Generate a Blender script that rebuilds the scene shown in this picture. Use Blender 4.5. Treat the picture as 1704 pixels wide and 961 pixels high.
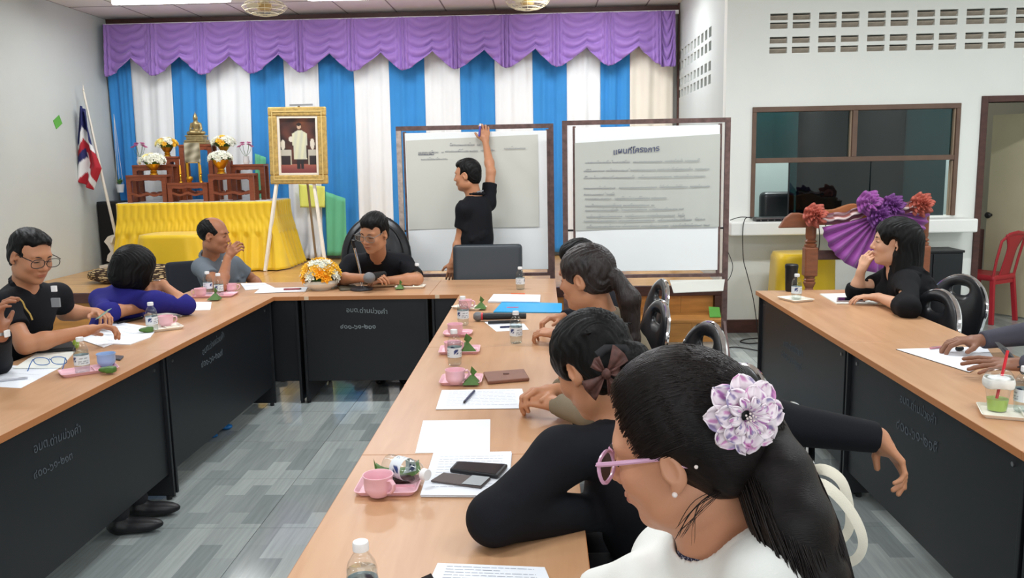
import bpy, math, random
import numpy as np
from mathutils import Vector, Matrix
R = math.radians
PI = math.pi
random.seed(7)
SC = bpy.context.scene
COL = SC.collection
for o in list(bpy.data.objects):
    bpy.data.objects.remove(o)

# ------------------------------------------------------------------ camera
W_, H_, F_ = 1704, 961, 1400.0
CAM = Vector((0, 0, 1.62))
_d = Vector(((900 - 852) / F_, -(268 - 480.5) / F_, 1.0)).normalized()   # world +Y seen by the camera
_z = Vector((-0.013, 1, 0)); _z = (_z - _z.dot(_d) * _d).normalized()    # world +Z seen by the camera
_x = Vector((_d.y * _z.z - _d.z * _z.y, _d.z * _z.x - _d.x * _z.z, _d.x * _z.y - _d.y * _z.x))
_x = -_x if _x.x < 0 else _x
def cam2world(c):
    return Vector((c.dot(_x), c.dot(_d), c.dot(_z)))
_r, _u, _f = (cam2world(Vector(v)) for v in ((1, 0, 0), (0, 1, 0), (0, 0, 1)))
cd = bpy.data.cameras.new('camera'); cam = bpy.data.objects.new('camera', cd); COL.objects.link(cam)
cd.sensor_width = 36; cd.sensor_fit = 'HORIZONTAL'; cd.lens = F_ / W_ * 36; cd.clip_start = 0.05
cam.matrix_world = Matrix(((_r.x, _u.x, -_f.x, CAM.x), (_r.y, _u.y, -_f.y, CAM.y), (_r.z, _u.z, -_f.z, CAM.z), (0, 0, 0, 1)))
SC.camera = cam
def P(px, py, z=None, Y=None, X=None):
    """world point that the photo shows at pixel (px, py) on the plane z=, Y= or X="""
    d = cam2world(Vector(((px - W_ / 2) / F_, -(py - H_ / 2) / F_, 1)))
    if z is not None: t = (z - CAM.z) / d.z
    elif Y is not None: t = (Y - CAM.y) / d.y
    else: t = (X - CAM.x) / d.x
    return CAM + d * t

# ------------------------------------------------------------------ light and exposure
wd = bpy.data.worlds.new('world'); SC.world = wd; wd.use_nodes = True
wd.node_tree.nodes['Background'].inputs[0].default_value = (0.80, 0.88, 1.0, 1)
wd.node_tree.nodes['Background'].inputs[1].default_value = 0.6
SC.view_settings.view_transform = 'Standard'; SC.view_settings.look = 'None'
SC.view_settings.gamma = 1; SC.view_settings.exposure = 0.0
def area(name, loc, size, power, rot=(0, 0, 0), color=(1, 1, 1)):
    l = bpy.data.lights.new(name, 'AREA'); l.shape = 'RECTANGLE'; l.size, l.size_y = size
    l.energy = power; l.color = color
    o = bpy.data.objects.new(name, l); COL.objects.link(o); o.location = loc; o.rotation_euler = rot
    return o
CEIL = 3.46
for yy, pw in ((-2.2, 34), (1.6, 34), (5.2, 52)):                     # the hall's rows of ceiling tubes
    for xx in (-3.7, -0.9, 1.9, 4.4):
        area('tube_glow', (xx, yy, CEIL - 0.12), (1.2, 0.25), pw, color=(0.93, 0.97, 1.0))
for xx in (-3.83, -1.78, 0.62): area('tube_glow', (xx, 9.0, CEIL - 0.14), (1.2, 0.2), 33, color=(0.95, 0.98, 1.0))     # the three tubes in view
area('doorway_daylight', (0.5, -4.7, 1.9), (6.0, 2.2), 110, (R(90), 0, 0), (0.95, 0.97, 1.0))   # open doors behind the camera

# ------------------------------------------------------------------ helpers
def lin(c):
    """sRGB 0-255 -> linear"""
    return tuple(((v / 255) / 12.92 if v / 255 <= 0.04045 else ((v / 255 + 0.055) / 1.055) ** 2.4) for v in c)
MATS = {}
def mat(name, rgb=(200, 200, 200), rough=0.5, metal=0.0, spec=0.5, noise=0, nscale=8, bump=0, bscale=200, emit=0,
        vcol=False, sheen=0, trans=0, alpha=1, stretch=None, coat=0, ior=1.45, sss=0):
    if name in MATS: return MATS[name]
    m = bpy.data.materials.new(name); m.use_nodes = True; MATS[name] = m
    nt = m.node_tree; b = nt.nodes['Principled BSDF']; L = nt.links.new
    c = (*lin(rgb), 1)
    b.inputs['Base Color'].default_value = c; b.inputs['Roughness'].default_value = rough
    b.inputs['Metallic'].default_value = metal; b.inputs['Specular IOR Level'].default_value = spec
    b.inputs['IOR'].default_value = ior
    if trans: b.inputs['Transmission Weight'].default_value = trans
    if coat: b.inputs['Coat Weight'].default_value = coat
    if sheen: b.inputs['Sheen Weight'].default_value = sheen; b.inputs['Sheen Roughness'].default_value = 0.5
    if sss:
        b.inputs['Subsurface Weight'].default_value = sss; b.inputs['Subsurface Radius'].default_value = (0.012, 0.004, 0.002)
    if alpha < 1: b.inputs['Alpha'].default_value = alpha
    if emit:
        b.inputs['Emission Color'].default_value = c; b.inputs['Emission Strength'].default_value = emit
    src = None
    if vcol:
        a = nt.nodes.new('ShaderNodeVertexColor'); a.layer_name = 'Col'; src = a.outputs[0]
    if noise or bump:
        tc = nt.nodes.new('ShaderNodeTexCoord'); mp = nt.nodes.new('ShaderNodeMapping'); L(tc.outputs['Object'], mp.inputs[0])
        if stretch: mp.inputs['Scale'].default_value = stretch
    if noise:
        n = nt.nodes.new('ShaderNodeTexNoise'); n.inputs['Scale'].default_value = nscale; n.inputs['Detail'].default_value = 5
        L(mp.outputs[0], n.inputs['Vector'])
        mr = nt.nodes.new('ShaderNodeMapRange'); mr.inputs['From Min'].default_value = 0.3; mr.inputs['From Max'].default_value = 0.7
        mr.inputs['To Min'].default_value = 1 - noise; mr.inputs['To Max'].default_value = 1 + noise
        L(n.outputs[0], mr.inputs[0])
        mx = nt.nodes.new('ShaderNodeVectorMath'); mx.operation = 'SCALE'
        if src: L(src, mx.inputs[0])
        else: mx.inputs[0].default_value = c[:3]
        L(mr.outputs[0], mx.inputs['Scale']); src = mx.outputs[0]
    if src: L(src, b.inputs['Base Color'])
    if bump:
        n = nt.nodes.new('ShaderNodeTexNoise'); n.inputs['Scale'].default_value = bscale; n.inputs['Detail'].default_value = 4
        L(mp.outputs[0], n.inputs['Vector'])
        bp = nt.nodes.new('ShaderNodeBump'); bp.inputs['Strength'].default_value = bump; bp.inputs['Distance'].default_value = 0.01
        L(n.outputs[0], bp.inputs['Height']); L(bp.outputs[0], b.inputs['Normal'])
    return m

class MB:
    """collects shapes into one mesh"""
    def __init__(s): s.v = []; s.f = []; s.M = None
    def add(s, vs, fs):
        k = len(s.v)
        for v in vs:
            v = Vector(v); s.v.append(tuple(s.M @ v if s.M else v))
        s.f += [tuple(k + i for i in f) for f in fs]; return s
    def box(s, c, h, rot=None):
        """centre, half sizes"""
        q = [Vector((x * h[0], y * h[1], z * h[2])) for x in (-1, 1) for y in (-1, 1) for z in (-1, 1)]
        if rot is not None: q = [rot @ p for p in q]
        q = [p + Vector(c) for p in q]
        return s.add(q, [(0, 1, 3, 2), (4, 6, 7, 5), (0, 4, 5, 1), (2, 3, 7, 6), (0, 2, 6, 4), (1, 5, 7, 3)])
    def bx(s, x0, x1, y0, y1, z0, z1):
        return s.box(((x0 + x1) / 2, (y0 + y1) / 2, (z0 + z1) / 2), (abs(x1 - x0) / 2, abs(y1 - y0) / 2, abs(z1 - z0) / 2))
    def bar(s, a, b, w, d=None, up=(0, 0, 1)):
        a, b = Vector(a), Vector(b); d = d or w; y = (b - a); L = y.length; y.normalize()
        u = Vector(up)
        if abs(u.dot(y)) > 0.95: u = Vector((1, 0, 0))
        x = y.cross(u).normalized(); z = x.cross(y)
        return s.box((a + b) / 2, (w / 2, L / 2, d / 2), Matrix((x, y, z)).transposed())
    def lathe(s, prof, c=(0, 0, 0), n=20, axis=None, sx=1, sy=1):
        """prof: [(r, z)...] open profile; ends with r=0 close up"""
        rot = Vector((0, 0, 1)).rotation_difference(Vector(axis)).to_matrix() if axis is not None else None
        vs = []
        for r, z in prof:
            for k in range(n):
                t = 2 * PI * k / n; p = Vector((r * math.cos(t) * sx, r * math.sin(t) * sy, z))
                vs.append((rot @ p if rot else p) + Vector(c))
        fs = [(i * n + k, i * n + (k + 1) % n, (i + 1) * n + (k + 1) % n, (i + 1) * n + k) for i in range(len(prof) - 1) for k in range(n)]
        if prof[0][0] > 1e-4: fs.append(tuple(range(n))[::-1])
        if prof[-1][0] > 1e-4: fs.append(tuple((len(prof) - 1) * n + k for k in range(n)))
        return s.add(vs, fs)
    def cyl(s, a, b, r, r2=None, n=14):
        a, b = Vector(a), Vector(b); r2 = r if r2 is None else r2
        return s.lathe([(r, 0), (r2, (b - a).length)], a, n, b - a)
    def tube(s, pts, r, n=8, closed=False, flat=None):
        """swept tube; r number or list; flat=(normal, aspect) squashes it"""
        pts = [Vector(p) for p in pts]; m = len(pts); vs = []; ref = None
        for i, p in enumerate(pts):
            if closed: t = pts[(i + 1) % m] - pts[i - 1]
            else: t = pts[min(i + 1, m - 1)] - pts[max(i - 1, 0)]
            t.normalize()
            if ref is None: ref = Vector((0, 0, 1)) if abs(t.z) < 0.9 else Vector((1, 0, 0))
            if flat: ref = Vector(flat[0])
            x = t.cross(ref).normalized(); ref = x.cross(t).normalized()
            rr = r[i] if hasattr(r, '__len__') else r
            for k in range(n):
                a = 2 * PI * k / n
                vs.append(p + x * math.cos(a) * rr + ref * math.sin(a) * rr * (flat[1] if flat else 1))
        fs = [(i * n + k, i * n + (k + 1) % n, (i + 1) % m * n + (k + 1) % n, (i + 1) % m * n + k)
              for i in range(m if closed else m - 1) for k in range(n)]
        if not closed: fs += [tuple(range(n))[::-1], tuple((m - 1) * n + k for k in range(n))]
        return s.add(vs, fs)
    def prism(s, poly, z0, z1, M=None):
        """extrude a 2D outline between z0 and z1"""
        n = len(poly); vs = [Vector((x, y, z0)) for x, y in poly] + [Vector((x, y, z1)) for x, y in poly]
        if M: vs = [M @ v for v in vs]
        return s.add(vs, [tuple(range(n))[::-1], tuple(range(n, 2 * n))] + [(i, (i + 1) % n, n + (i + 1) % n, n + i) for i in range(n)])
    def ball(s, c, r, n=12, rot=None):
        r = (r, r, r) if not hasattr(r, '__len__') else r
        m = max(4, n // 2); vs = []; fs = []
        for i in range(m + 1):
            a = PI * i / m
            for k in range(n):
                t = 2 * PI * k / n
                p = Vector((r[0] * math.sin(a) * math.cos(t), r[1] * math.sin(a) * math.sin(t), r[2] * math.cos(a)))
                vs.append((rot @ p if rot is not None else p) + Vector(c))
        fs = [(i * n + k, (i + 1) * n + k, (i + 1) * n + (k + 1) % n, i * n + (k + 1) % n) for i in range(m) for k in range(n)]
        return s.add(vs, fs)
    def grid(s, nu, nv, fn, thick=0):
        """surface fn(u, v) -> point, u and v in 0..1"""
        vs = [Vector(fn(i / nu, j / nv)) for j in range(nv + 1) for i in range(nu + 1)]
        w = nu + 1
        return s.add(vs, [(j * w + i, j * w + i + 1, (j + 1) * w + i + 1, (j + 1) * w + i) for j in range(nv) for i in range(nu)])
    def build(s, name, m, parent=None, smooth=False, bevel=0, loc=None, solid=0, sub=0, cols=None):
        me = bpy.data.meshes.new(name); me.from_pydata(s.v, [], s.f); me.validate(); me.update()
        if m: me.materials.append(m)
        if cols is not None:
            at = me.color_attributes.new('Col', 'FLOAT_COLOR', 'POINT')
            at.data.foreach_set('color', np.asarray(cols, dtype=np.float32).ravel())
        if smooth:
            me.polygons.foreach_set('use_smooth', [True] * len(me.polygons))
            if smooth != 'all' and hasattr(me, 'set_sharp_from_angle'): me.set_sharp_from_angle(angle=R(40))
        o = bpy.data.objects.new(name, me); COL.objects.link(o)
        if parent: o.parent = parent
        if loc: o.location = loc
        if solid:
            md = o.modifiers.new('solid', 'SOLIDIFY'); md.thickness = solid; md.offset = 0
        if sub:
            md = o.modifiers.new('sub', 'SUBSURF'); md.levels = md.render_levels = sub
        if bevel:
            md = o.modifiers.new('bevel', 'BEVEL'); md.width = bevel; md.segments = 2; md.limit_method = 'ANGLE'
            md.harden_normals = False
        return o

def tag(o, label=None, cat=None, group=None, kind=None):
    if label: o['label'] = label
    if cat: o['category'] = cat
    if group: o['group'] = group
    if kind: o['kind'] = kind
    return o
def thing(name, label, cat, loc=(0, 0, 0), rz=0, group=None, scale=1):
    o = bpy.data.objects.new(name, None); COL.objects.link(o); o.empty_display_size = 0.05
    o.location = loc; o.rotation_euler = (0, 0, rz); o.scale = (scale,) * 3
    return tag(o, label, cat, group)
def kids(o): return [c for c in bpy.data.objects if c.parent == o]
KID = {}
def copy_tree(o, loc=None, rz=None, label=None, group=None, rot=None, parent=None):
    c = o.copy(); COL.objects.link(c)
    if parent: c.parent = parent
    if loc is not None: c.location = loc
    if rz is not None: c.rotation_euler = (0, 0, rz)
    if rot is not None: c.rotation_euler = rot
    if label: c['label'] = label
    if group: c['group'] = group
    ks = KID.get(o.name)
    if ks is None: ks = KID[o.name] = kids(o)
    for k in ks: copy_tree(k, parent=c)
    return c
def lerp(a, b, t): return a + (b - a) * t

# ------------------------------------------------------------------ organic surfaces: signed distances meshed with surface nets
def rotm(fwd, up=(0, 0, 1)):
    """columns: side, forward, up"""
    f = Vector(fwd).normalized(); u = Vector(up); s_ = f.cross(u).normalized(); u = s_.cross(f)
    return Matrix((s_, f, u)).transposed()
class S:
    def __init__(s): s.p = []
    def cap(s, a, b, ra, rb=None, k=0.015, sub=False):
        s.p.append(('c', np.array(a, float), np.array(b, float), ra, ra if rb is None else rb, k, sub)); return s
    def ell(s, c, r, rot=None, k=0.015, sub=False):
        if not hasattr(r, '__len__'): r = (r, r, r)
        s.p.append(('e', np.array(c, float), np.array(r, float), np.eye(3) if rot is None else np.array(rot, float), 0, k, sub)); return s
    def box(s, c, h, rot=None, rd=0.005, k=0.01, sub=False):
        s.p.append(('b', np.array(c, float), np.array(h, float), np.eye(3) if rot is None else np.array(rot, float), rd, k, sub)); return s
    def ext(s, o, M=None, sc=1.0):
        """append prims of o moved by matrix M (rotation*scale handled by sc)"""
        R3 = np.array(M.to_3x3()) if M is not None else np.eye(3); t = np.array(M.translation) if M is not None else np.zeros(3)
        for q in o.p:
            if q[0] == 'c': s.p.append(('c', R3 @ (q[1] * sc) + t, R3 @ (q[2] * sc) + t, q[3] * sc, q[4] * sc, q[5] * sc, q[6]))
            else: s.p.append((q[0], R3 @ (q[1] * sc) + t, q[2] * sc, R3 @ q[3], q[4] * sc, q[5] * sc, q[6]))
        return s
    def bounds(s, q):
        if q[0] == 'c':
            r = max(q[3], q[4]); return np.minimum(q[1], q[2]) - r, np.maximum(q[1], q[2]) + r
        e = np.sqrt(((q[3] * q[2]) ** 2).sum(1)) if q[0] == 'e' else (np.abs(q[3]) * q[2]).sum(1) + q[4]
        return q[1] - e, q[1] + e
    def mesh(s, h):
        add = [q for q in s.p if not q[6]]
        lo = np.min([s.bounds(q)[0] for q in add], 0) - 3 * h; hi = np.max([s.bounds(q)[1] for q in add], 0) + 3 * h
        n = np.ceil((hi - lo) / h).astype(int) + 1
        D = np.full(n, 1.0, np.float32)
        ax = [lo[i] + h * np.arange(n[i]) for i in range(3)]
        for q in s.p:
            a, b = s.bounds(q); m = q[5] + 2.5 * h
            i0 = np.maximum(((a - m - lo) / h).astype(int), 0); i1 = np.minimum(((b + m - lo) / h).astype(int) + 2, n)
            if (i1 <= i0).any(): continue
            sl = tuple(slice(i0[i], i1[i]) for i in range(3))
            g = [ax[0][sl[0]][:, None, None], ax[1][sl[1]][None, :, None], ax[2][sl[2]][None, None, :]]
            if q[0] == 'c':
                ba = q[2] - q[1]; L2 = max(ba.dot(ba), 1e-12)
                d0 = [g[i] - q[1][i] for i in range(3)]
                t = np.clip((d0[0] * ba[0] + d0[1] * ba[1] + d0[2] * ba[2]) / L2, 0, 1)
                d = np.sqrt(sum((d0[i] - t * ba[i]) ** 2 for i in range(3))) - (q[3] + (q[4] - q[3]) * t)
            else:
                d0 = [g[i] - q[1][i] for i in range(3)]
                l = [d0[0] * q[3][0, j] + d0[1] * q[3][1, j] + d0[2] * q[3][2, j] for j in range(3)]
                if q[0] == 'e':
                    k0 = np.sqrt(sum((l[j] / q[2][j]) ** 2 for j in range(3))); k1 = np.sqrt(sum((l[j] / q[2][j] ** 2) ** 2 for j in range(3)))
                    d = k0 * (k0 - 1) / np.maximum(k1, 1e-6)
                else:
                    w = [np.abs(l[j]) - q[2][j] for j in range(3)]
                    d = np.sqrt(sum(np.maximum(w[j], 0) ** 2 for j in range(3))) + np.minimum(np.maximum(np.maximum(w[0], w[1]), w[2]), 0) - q[4]
            A = D[sl]; k = q[5]
            if q[6]:
                d = -d; hh = np.clip(0.5 + 0.5 * (A - d) / k, 0, 1) if k > 0 else (A > d)
                D[sl] = d + (A - d) * hh + (k * hh * (1 - hh) if k > 0 else 0)
            else:
                hh = np.clip(0.5 + 0.5 * (A - d) / k, 0, 1)
                D[sl] = A + (d - A) * hh - k * hh * (1 - hh)
        I = D < 0
        cnt = np.zeros(n - 1, np.int8)
        for a in (0, 1):
            for b in (0, 1):
                for c in (0, 1):
                    cnt += I[a:n[0] - 1 + a, b:n[1] - 1 + b, c:n[2] - 1 + c]
        act = np.argwhere((cnt > 0) & (cnt < 8))
        idx = np.full(n - 1, -1, np.int32); idx[tuple(act.T)] = np.arange(len(act))
        acc = np.zeros((len(act), 3)); num = np.zeros(len(act))
        for axis in range(3):
            o1, o2 = [i for i in range(3) if i != axis]
            for u in (0, 1):
                for w in (0, 1):
                    p0 = act.copy(); p0[:, o1] += u; p0[:, o2] += w; p1 = p0.copy(); p1[:, axis] += 1
                    d0 = D[tuple(p0.T)]; d1 = D[tuple(p1.T)]; cr = (d0 < 0) != (d1 < 0)
                    t = np.where(cr, d0 / np.where(cr, d0 - d1, 1), 0)
                    pt = p0.astype(float); pt[:, axis] += t
                    acc[cr] += pt[cr]; num[cr] += 1
        V = acc / num[:, None] * h + lo
        Q = []
        for axis in range(3):
            o1, o2 = [(1, 2), (2, 0), (0, 1)][axis]
            sA = [slice(1, n[i] - 1) for i in range(3)]; sB = list(sA); sA[axis] = slice(0, n[axis] - 1); sB[axis] = slice(1, n[axis])
            a = I[tuple(sA)]; b = I[tuple(sB)]; e = np.argwhere(a != b); ins = a[tuple(e.T)]
            off = np.array([0 if i == axis else 1 for i in range(3)]); e = e + off
            c = []
            for u, w in ((0, 0), (1, 0), (1, 1), (0, 1)):
                q = e.copy(); q[:, o1] -= u; q[:, o2] -= w; c.append(idx[tuple(q.T)])
            c = np.stack(c, 1); c[~ins] = c[~ins][:, ::-1]; Q.append(c)
        return V, np.concatenate(Q)[:, ::-1] if False else np.concatenate(Q)
    def build(s, name, h, m, parent=None, colfn=None, move=None):
        V, Q = s.mesh(h)
        if move is not None: V = move(V)
        me = bpy.data.meshes.new(name); me.vertices.add(len(V)); me.vertices.foreach_set('co', V.astype(np.float32).ravel())
        me.loops.add(Q.size); me.loops.foreach_set('vertex_index', Q.astype(np.int32).ravel())
        me.polygons.add(len(Q)); me.polygons.foreach_set('loop_start', np.arange(0, Q.size, 4, dtype=np.int32))
        me.polygons.foreach_set('use_smooth', np.ones(len(Q), bool)); me.update(calc_edges=True)
        me.materials.append(m)
        if colfn is not None:
            c = colfn(V); at = me.color_attributes.new('Col', 'FLOAT_COLOR', 'POINT')
            at.data.foreach_set('color', np.concatenate([c, np.ones((len(c), 1))], 1).astype(np.float32).ravel())
        o = bpy.data.objects.new(name, me); COL.objects.link(o)
        if parent: o.parent = parent
        return o
# ================================================================== THE SETTING
XL, XS, YB, YW, XR, YN = -5.32, 1.67, 10.6, 7.8, 5.6, -5.0
STZ = 0.45
M_wall = mat('white_wall_paint', (232, 234, 228), 0.7, noise=0.025, nscale=1.2, bump=0.05, bscale=60)
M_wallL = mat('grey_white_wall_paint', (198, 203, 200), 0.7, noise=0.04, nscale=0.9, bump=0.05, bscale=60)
M_ceil = mat('ceiling_tile_white', (236, 230, 228), 0.8, noise=0.03, nscale=3)
M_tbar = mat('ceiling_grid_grey', (150, 140, 138), 0.6)
M_brown = mat('dark_brown_wood_trim', (78, 48, 42), 0.5, noise=0.2, nscale=12, stretch=(1, 1, 4))
M_winbrown = mat('brown_window_frame', (104, 80, 66), 0.5, noise=0.12, nscale=9)
M_black = mat('black_plastic', (22, 22, 25), 0.42)
M_white = mat('white_plastic', (235, 235, 235), 0.35)
M_chrome = mat('chrome', (225, 225, 228), 0.09, 1.0)
M_steel = mat('brushed_steel', (170, 170, 172), 0.3, 1.0)
M_gold = mat('gold_metal', (222, 168, 52), 0.28, 0.9)

def struct(o): o['kind'] = 'structure'; return o
def wall_holes(name, m, axis, pos, thick, a0, a1, z0, z1, holes):
    """wall slab along x (axis 'x', at Y=pos) or y (axis 'y', at X=pos) with rectangular holes (a0,a1,z0,z1)"""
    As = sorted({a0, a1, *[h[0] for h in holes], *[h[1] for h in holes]}); Zs = sorted({z0, z1, *[h[2] for h in holes], *[h[3] for h in holes]})
    mb = MB()
    for j in range(len(Zs) - 1):
        i = 0
        zc = (Zs[j] + Zs[j + 1]) / 2
        while i < len(As) - 1:
            def solid(i):
                ac = (As[i] + As[i + 1]) / 2
                return not any(h[0] < ac < h[1] and h[2] < zc < h[3] for h in holes)
            if not solid(i): i += 1; continue
            k = i
            while k + 1 < len(As) - 1 and solid(k + 1): k += 1
            if axis == 'x': mb.bx(As[i], As[k + 1], pos, pos + thick, Zs[j], Zs[j + 1])
            else: mb.bx(pos, pos + thick, As[i], As[k + 1], Zs[j], Zs[j + 1])
            i = k + 1
    return struct(mb.build(name, m))

# --- floor: grout slab plus single 60 cm printed tiles
struct(MB().bx(XL, XR + 3, YN, YB + 0.2, -0.12, -0.004).build('floor', mat('grout_grey', (120, 124, 124), 0.7)))
m = mat('grey_woodlook_tile', (170, 176, 174), 0.12)
nt = m.node_tree; L = nt.links.new; b = nt.nodes['Principled BSDF']
geo = nt.nodes.new('ShaderNodeNewGeometry'); sep = nt.nodes.new('ShaderNodeSeparateXYZ'); L(geo.outputs['Position'], sep.inputs[0])
cmb = nt.nodes.new('ShaderNodeCombineXYZ'); L(sep.outputs[1], cmb.inputs[0]); L(sep.outputs[0], cmb.inputs[1])
br = nt.nodes.new('ShaderNodeTexBrick'); L(cmb.outputs[0], br.inputs['Vector']); br.offset = 0.37; br.squash = 1
for k, v in (('Scale', 1), ('Mortar Size', 0), ('Brick Width', 0.34), ('Row Height', 0.1), ('Bias', 0.0)): br.inputs[k].default_value = v
br.inputs['Color1'].default_value = (*lin((138, 146, 146)), 1); br.inputs['Color2'].default_value = (*lin((182, 190, 187)), 1)
mp = nt.nodes.new('ShaderNodeMapping'); mp.inputs['Scale'].default_value = (2.2, 40, 1); L(cmb.outputs[0], mp.inputs[0])
ns = nt.nodes.new('ShaderNodeTexNoise'); ns.inputs['Scale'].default_value = 1.5; ns.inputs['Detail'].default_value = 4; L(mp.outputs[0], ns.inputs['Vector'])
mr = nt.nodes.new('ShaderNodeMapRange'); mr.inputs['From Min'].default_value = .3; mr.inputs['From Max'].default_value = .7; mr.inputs['To Min'].default_value = .86; mr.inputs['To Max'].default_value = 1.08; L(ns.outputs[0], mr.inputs[0])
mx = nt.nodes.new('ShaderNodeVectorMath'); mx.operation = 'SCALE'; L(br.outputs[0], mx.inputs[0]); L(mr.outputs[0], mx.inputs['Scale']); L(mx.outputs[0], b.inputs['Base Color'])
T0 = MB().box((0, 0, -0.003), (0.2985, 0.2985, 0.003)).build('tile', m); fl = bpy.data.objects['floor']; T0.parent = fl
first = True
for i in range(-9, 10):
    for j in range(1, 17):
        x, y = i * 0.6 + 0.2, j * 0.6 + 0.27
        if y > YW + 0.4 and x < XS: continue
        if (x < -2.2 and y < 3) or (x < -3.4 and y < 6): continue
        if first: T0.location = (x, y, 0.0); first = False; continue
        c = T0.copy(); COL.objects.link(c); c.location = (x, y, 0.0)

# --- walls
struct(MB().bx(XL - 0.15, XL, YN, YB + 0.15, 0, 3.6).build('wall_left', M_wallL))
struct(MB().bx(XL, XS + 0.1, YB, YB + 0.15, 0, 3.6).build('wall_back', M_wall))
struct(MB().bx(XR, XR + 0.15, YN, YW, 0, 3.6).build('wall_right', M_wall))
struct(MB().bx(XL, XR, YN - 0.15, YN, 0, 3.6).build('wall_front', M_wall))
def zz(px, py): return P(px, py, Y=YW).z
cols = []; x = 2.047
while x < XR - 0.3:
    cols += [(x, x + 0.155), (x + 0.198, x + 0.353)]; x += 0.427
rows = [(2.815, 2.873), (2.742, 2.796), (2.616, 2.672), (2.53, 2.584)]
vents = [(a, b_, z0 - 0.006 * 0, z1) for a, b_ in cols for z0, z1 in rows]
WX0, WX1, WZ0, WZ1 = 1.91, 3.75, 1.066, 2.064
DX0, DZ1 = 3.985, 2.066
wall_holes('wall_window_side', M_wall, 'x', YW, 0.12, XS, XR + 3, 0, 3.6, vents + [(WX0, WX1, WZ0, WZ1), (DX0, 5.2, 0, DZ1)])
ycols = [(8.5 + k * 0.205, 8.5 + k * 0.205 + 0.125) for k in range(10)]
vz = [(2.79, 2.885), (2.66, 2.75), (2.47, 2.56), (2.34, 2.43)]
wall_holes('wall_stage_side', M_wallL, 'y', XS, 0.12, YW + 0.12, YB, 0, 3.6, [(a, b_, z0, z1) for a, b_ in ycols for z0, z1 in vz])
M_vent = mat('weathered_vent_block', (176, 164, 150), 0.9, noise=0.12, nscale=20)
# a sloped slat inside each opening of the ventilation blocks
s0 = None
for a, b_, z0, z1 in vents:
    if s0 is None:
        s0 = MB().box((0, 0, 0), (0.077, 0.034, 0.006), Matrix.Rotation(R(-38), 3, 'X')).build('vent_slat', M_vent, bpy.data.objects['wall_window_side']); c = s0
    else: c = s0.copy(); COL.objects.link(c)
    c.location = ((a + b_) / 2, YW + 0.045, z0 + 0.018)
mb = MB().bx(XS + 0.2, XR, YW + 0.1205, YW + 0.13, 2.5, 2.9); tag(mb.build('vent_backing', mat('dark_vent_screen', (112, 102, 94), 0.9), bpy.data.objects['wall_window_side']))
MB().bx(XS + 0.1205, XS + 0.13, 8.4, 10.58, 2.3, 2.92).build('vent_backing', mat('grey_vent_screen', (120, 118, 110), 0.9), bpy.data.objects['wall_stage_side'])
struct(MB().bx(XS + 0.002, DX0 - 0.06, YW - 0.015, YW - 0.001, 0, 0.125).build('baseboard_right', M_brown, bevel=0.003))
# room behind the window wall
M_inner = mat('cream_inner_wall', (206, 203, 188), 0.8, noise=0.03, nscale=2)
struct(MB().bx(XS + 0.12, XR + 3, 10.6, 10.75, 0, 3.6).build('wall_inner_back', M_inner))
struct(MB().bx(XR + 2.9, XR + 3, YW, 10.7, 0, 3.6).build('wall_inner_side', M_inner))
struct(MB().bx(1.9, 2.68, 9.0, 9.1, 0, 3.4).build('wall_inner_partition', mat('inner_grey_paint', (196, 206, 204), 0.8)))
struct(MB().bx(2.75, 3.9, 9.3, 9.4, 0, 3.4).build('wall_inner_dark', mat('dark_partition_panel', (52, 62, 66), 0.5)))
struct(MB().bx(3.92, 4.02, YW + 0.13, 9.4, 0, 2.6).build('wall_inner_divider', mat('inner_grey_paint')))
area('back_room_lamp', (4.9, 8.9, 3.2), (0.8, 0.8), 10, color=(1.0, 0.97, 0.86))
area('back_room_lamp', (2.4, 8.5, 3.2), (0.5, 0.5), 45, color=(0.9, 1.0, 1.0))

# --- ceiling: grid and single tiles
ce = struct(MB().bx(XL, XR + 3, YN, YB + 0.15, 3.452, 3.6).build('ceiling', M_tbar))
ct = MB().box((0, 0, 0), (0.294, 0.594, 0.006)).build('ceiling_panel', M_ceil, ce)
first = True
for i in range(18):
    for j in range(11):
        y = YB - 0.28 - j * 1.2; x = XL + 0.30 + i * 0.6
        if x > XR: continue
        c = ct if first else ct.copy()
        if not first: COL.objects.link(c)
        first = False
        c.location = (x, y, 3.444)
rr = random.Random(4)
tb = MB()
for i in range(19): tb.bx(XL + i * 0.6 - 0.008, XL + i * 0.6 + 0.008, YN, YB, 3.436, 3.452)
for j in range(12): tb.bx(XL, XR, YB - j * 1.2 + 0.312 - 0.008, YB - j * 1.2 + 0.328, 3.436, 3.452)
tb.build('ceiling_grid', M_tbar, ce)
struct(MB().bx(XL, XS, YB - 0.07, YB - 0.002, 3.37, 3.436).build('trim_1', M_brown))
struct(MB().bx(XS - 0.02, XS - 0.001, YB - 0.2, YB - 0.16, 0.45, 3.44).build('trim_2', M_brown))

# --- stage with timber steps
M_stage = mat('varnished_stage_floor', (196, 150, 92), 0.25, noise=0.12, nscale=3, stretch=(0.4, 4, 1))
M_board = mat('orange_pine_boards', (196, 136, 70), 0.4, noise=0.16, nscale=4, stretch=(1, 1, 6))
st = struct(MB().bx(XL, XS - 0.001, YW + 0.02, YB, 0, STZ - 0.012).build('floor_stage', M_board))
for k in range(5):
    y0 = YW + 0.02 + k * 0.552
    for i in range(6):
        x0 = XL + i * 1.165
        MB().bx(x0 + 0.002, x0 + 1.163, y0 + 0.002, y0 + 0.55, STZ - 0.012, STZ).build('floor_board', M_stage, st)
MB().bx(XL, XS - 0.001, YW - 0.03, YW + 0.02, STZ - 0.09, STZ + 0.004).build('stage_edge_beam', M_brown, st, bevel=0.004)
MB().bx(XS - 0.075, XS - 0.002, YW - 0.05, YW + 0.019, 0.2, STZ - 0.09).build('stage_post', M_brown, st)
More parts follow.
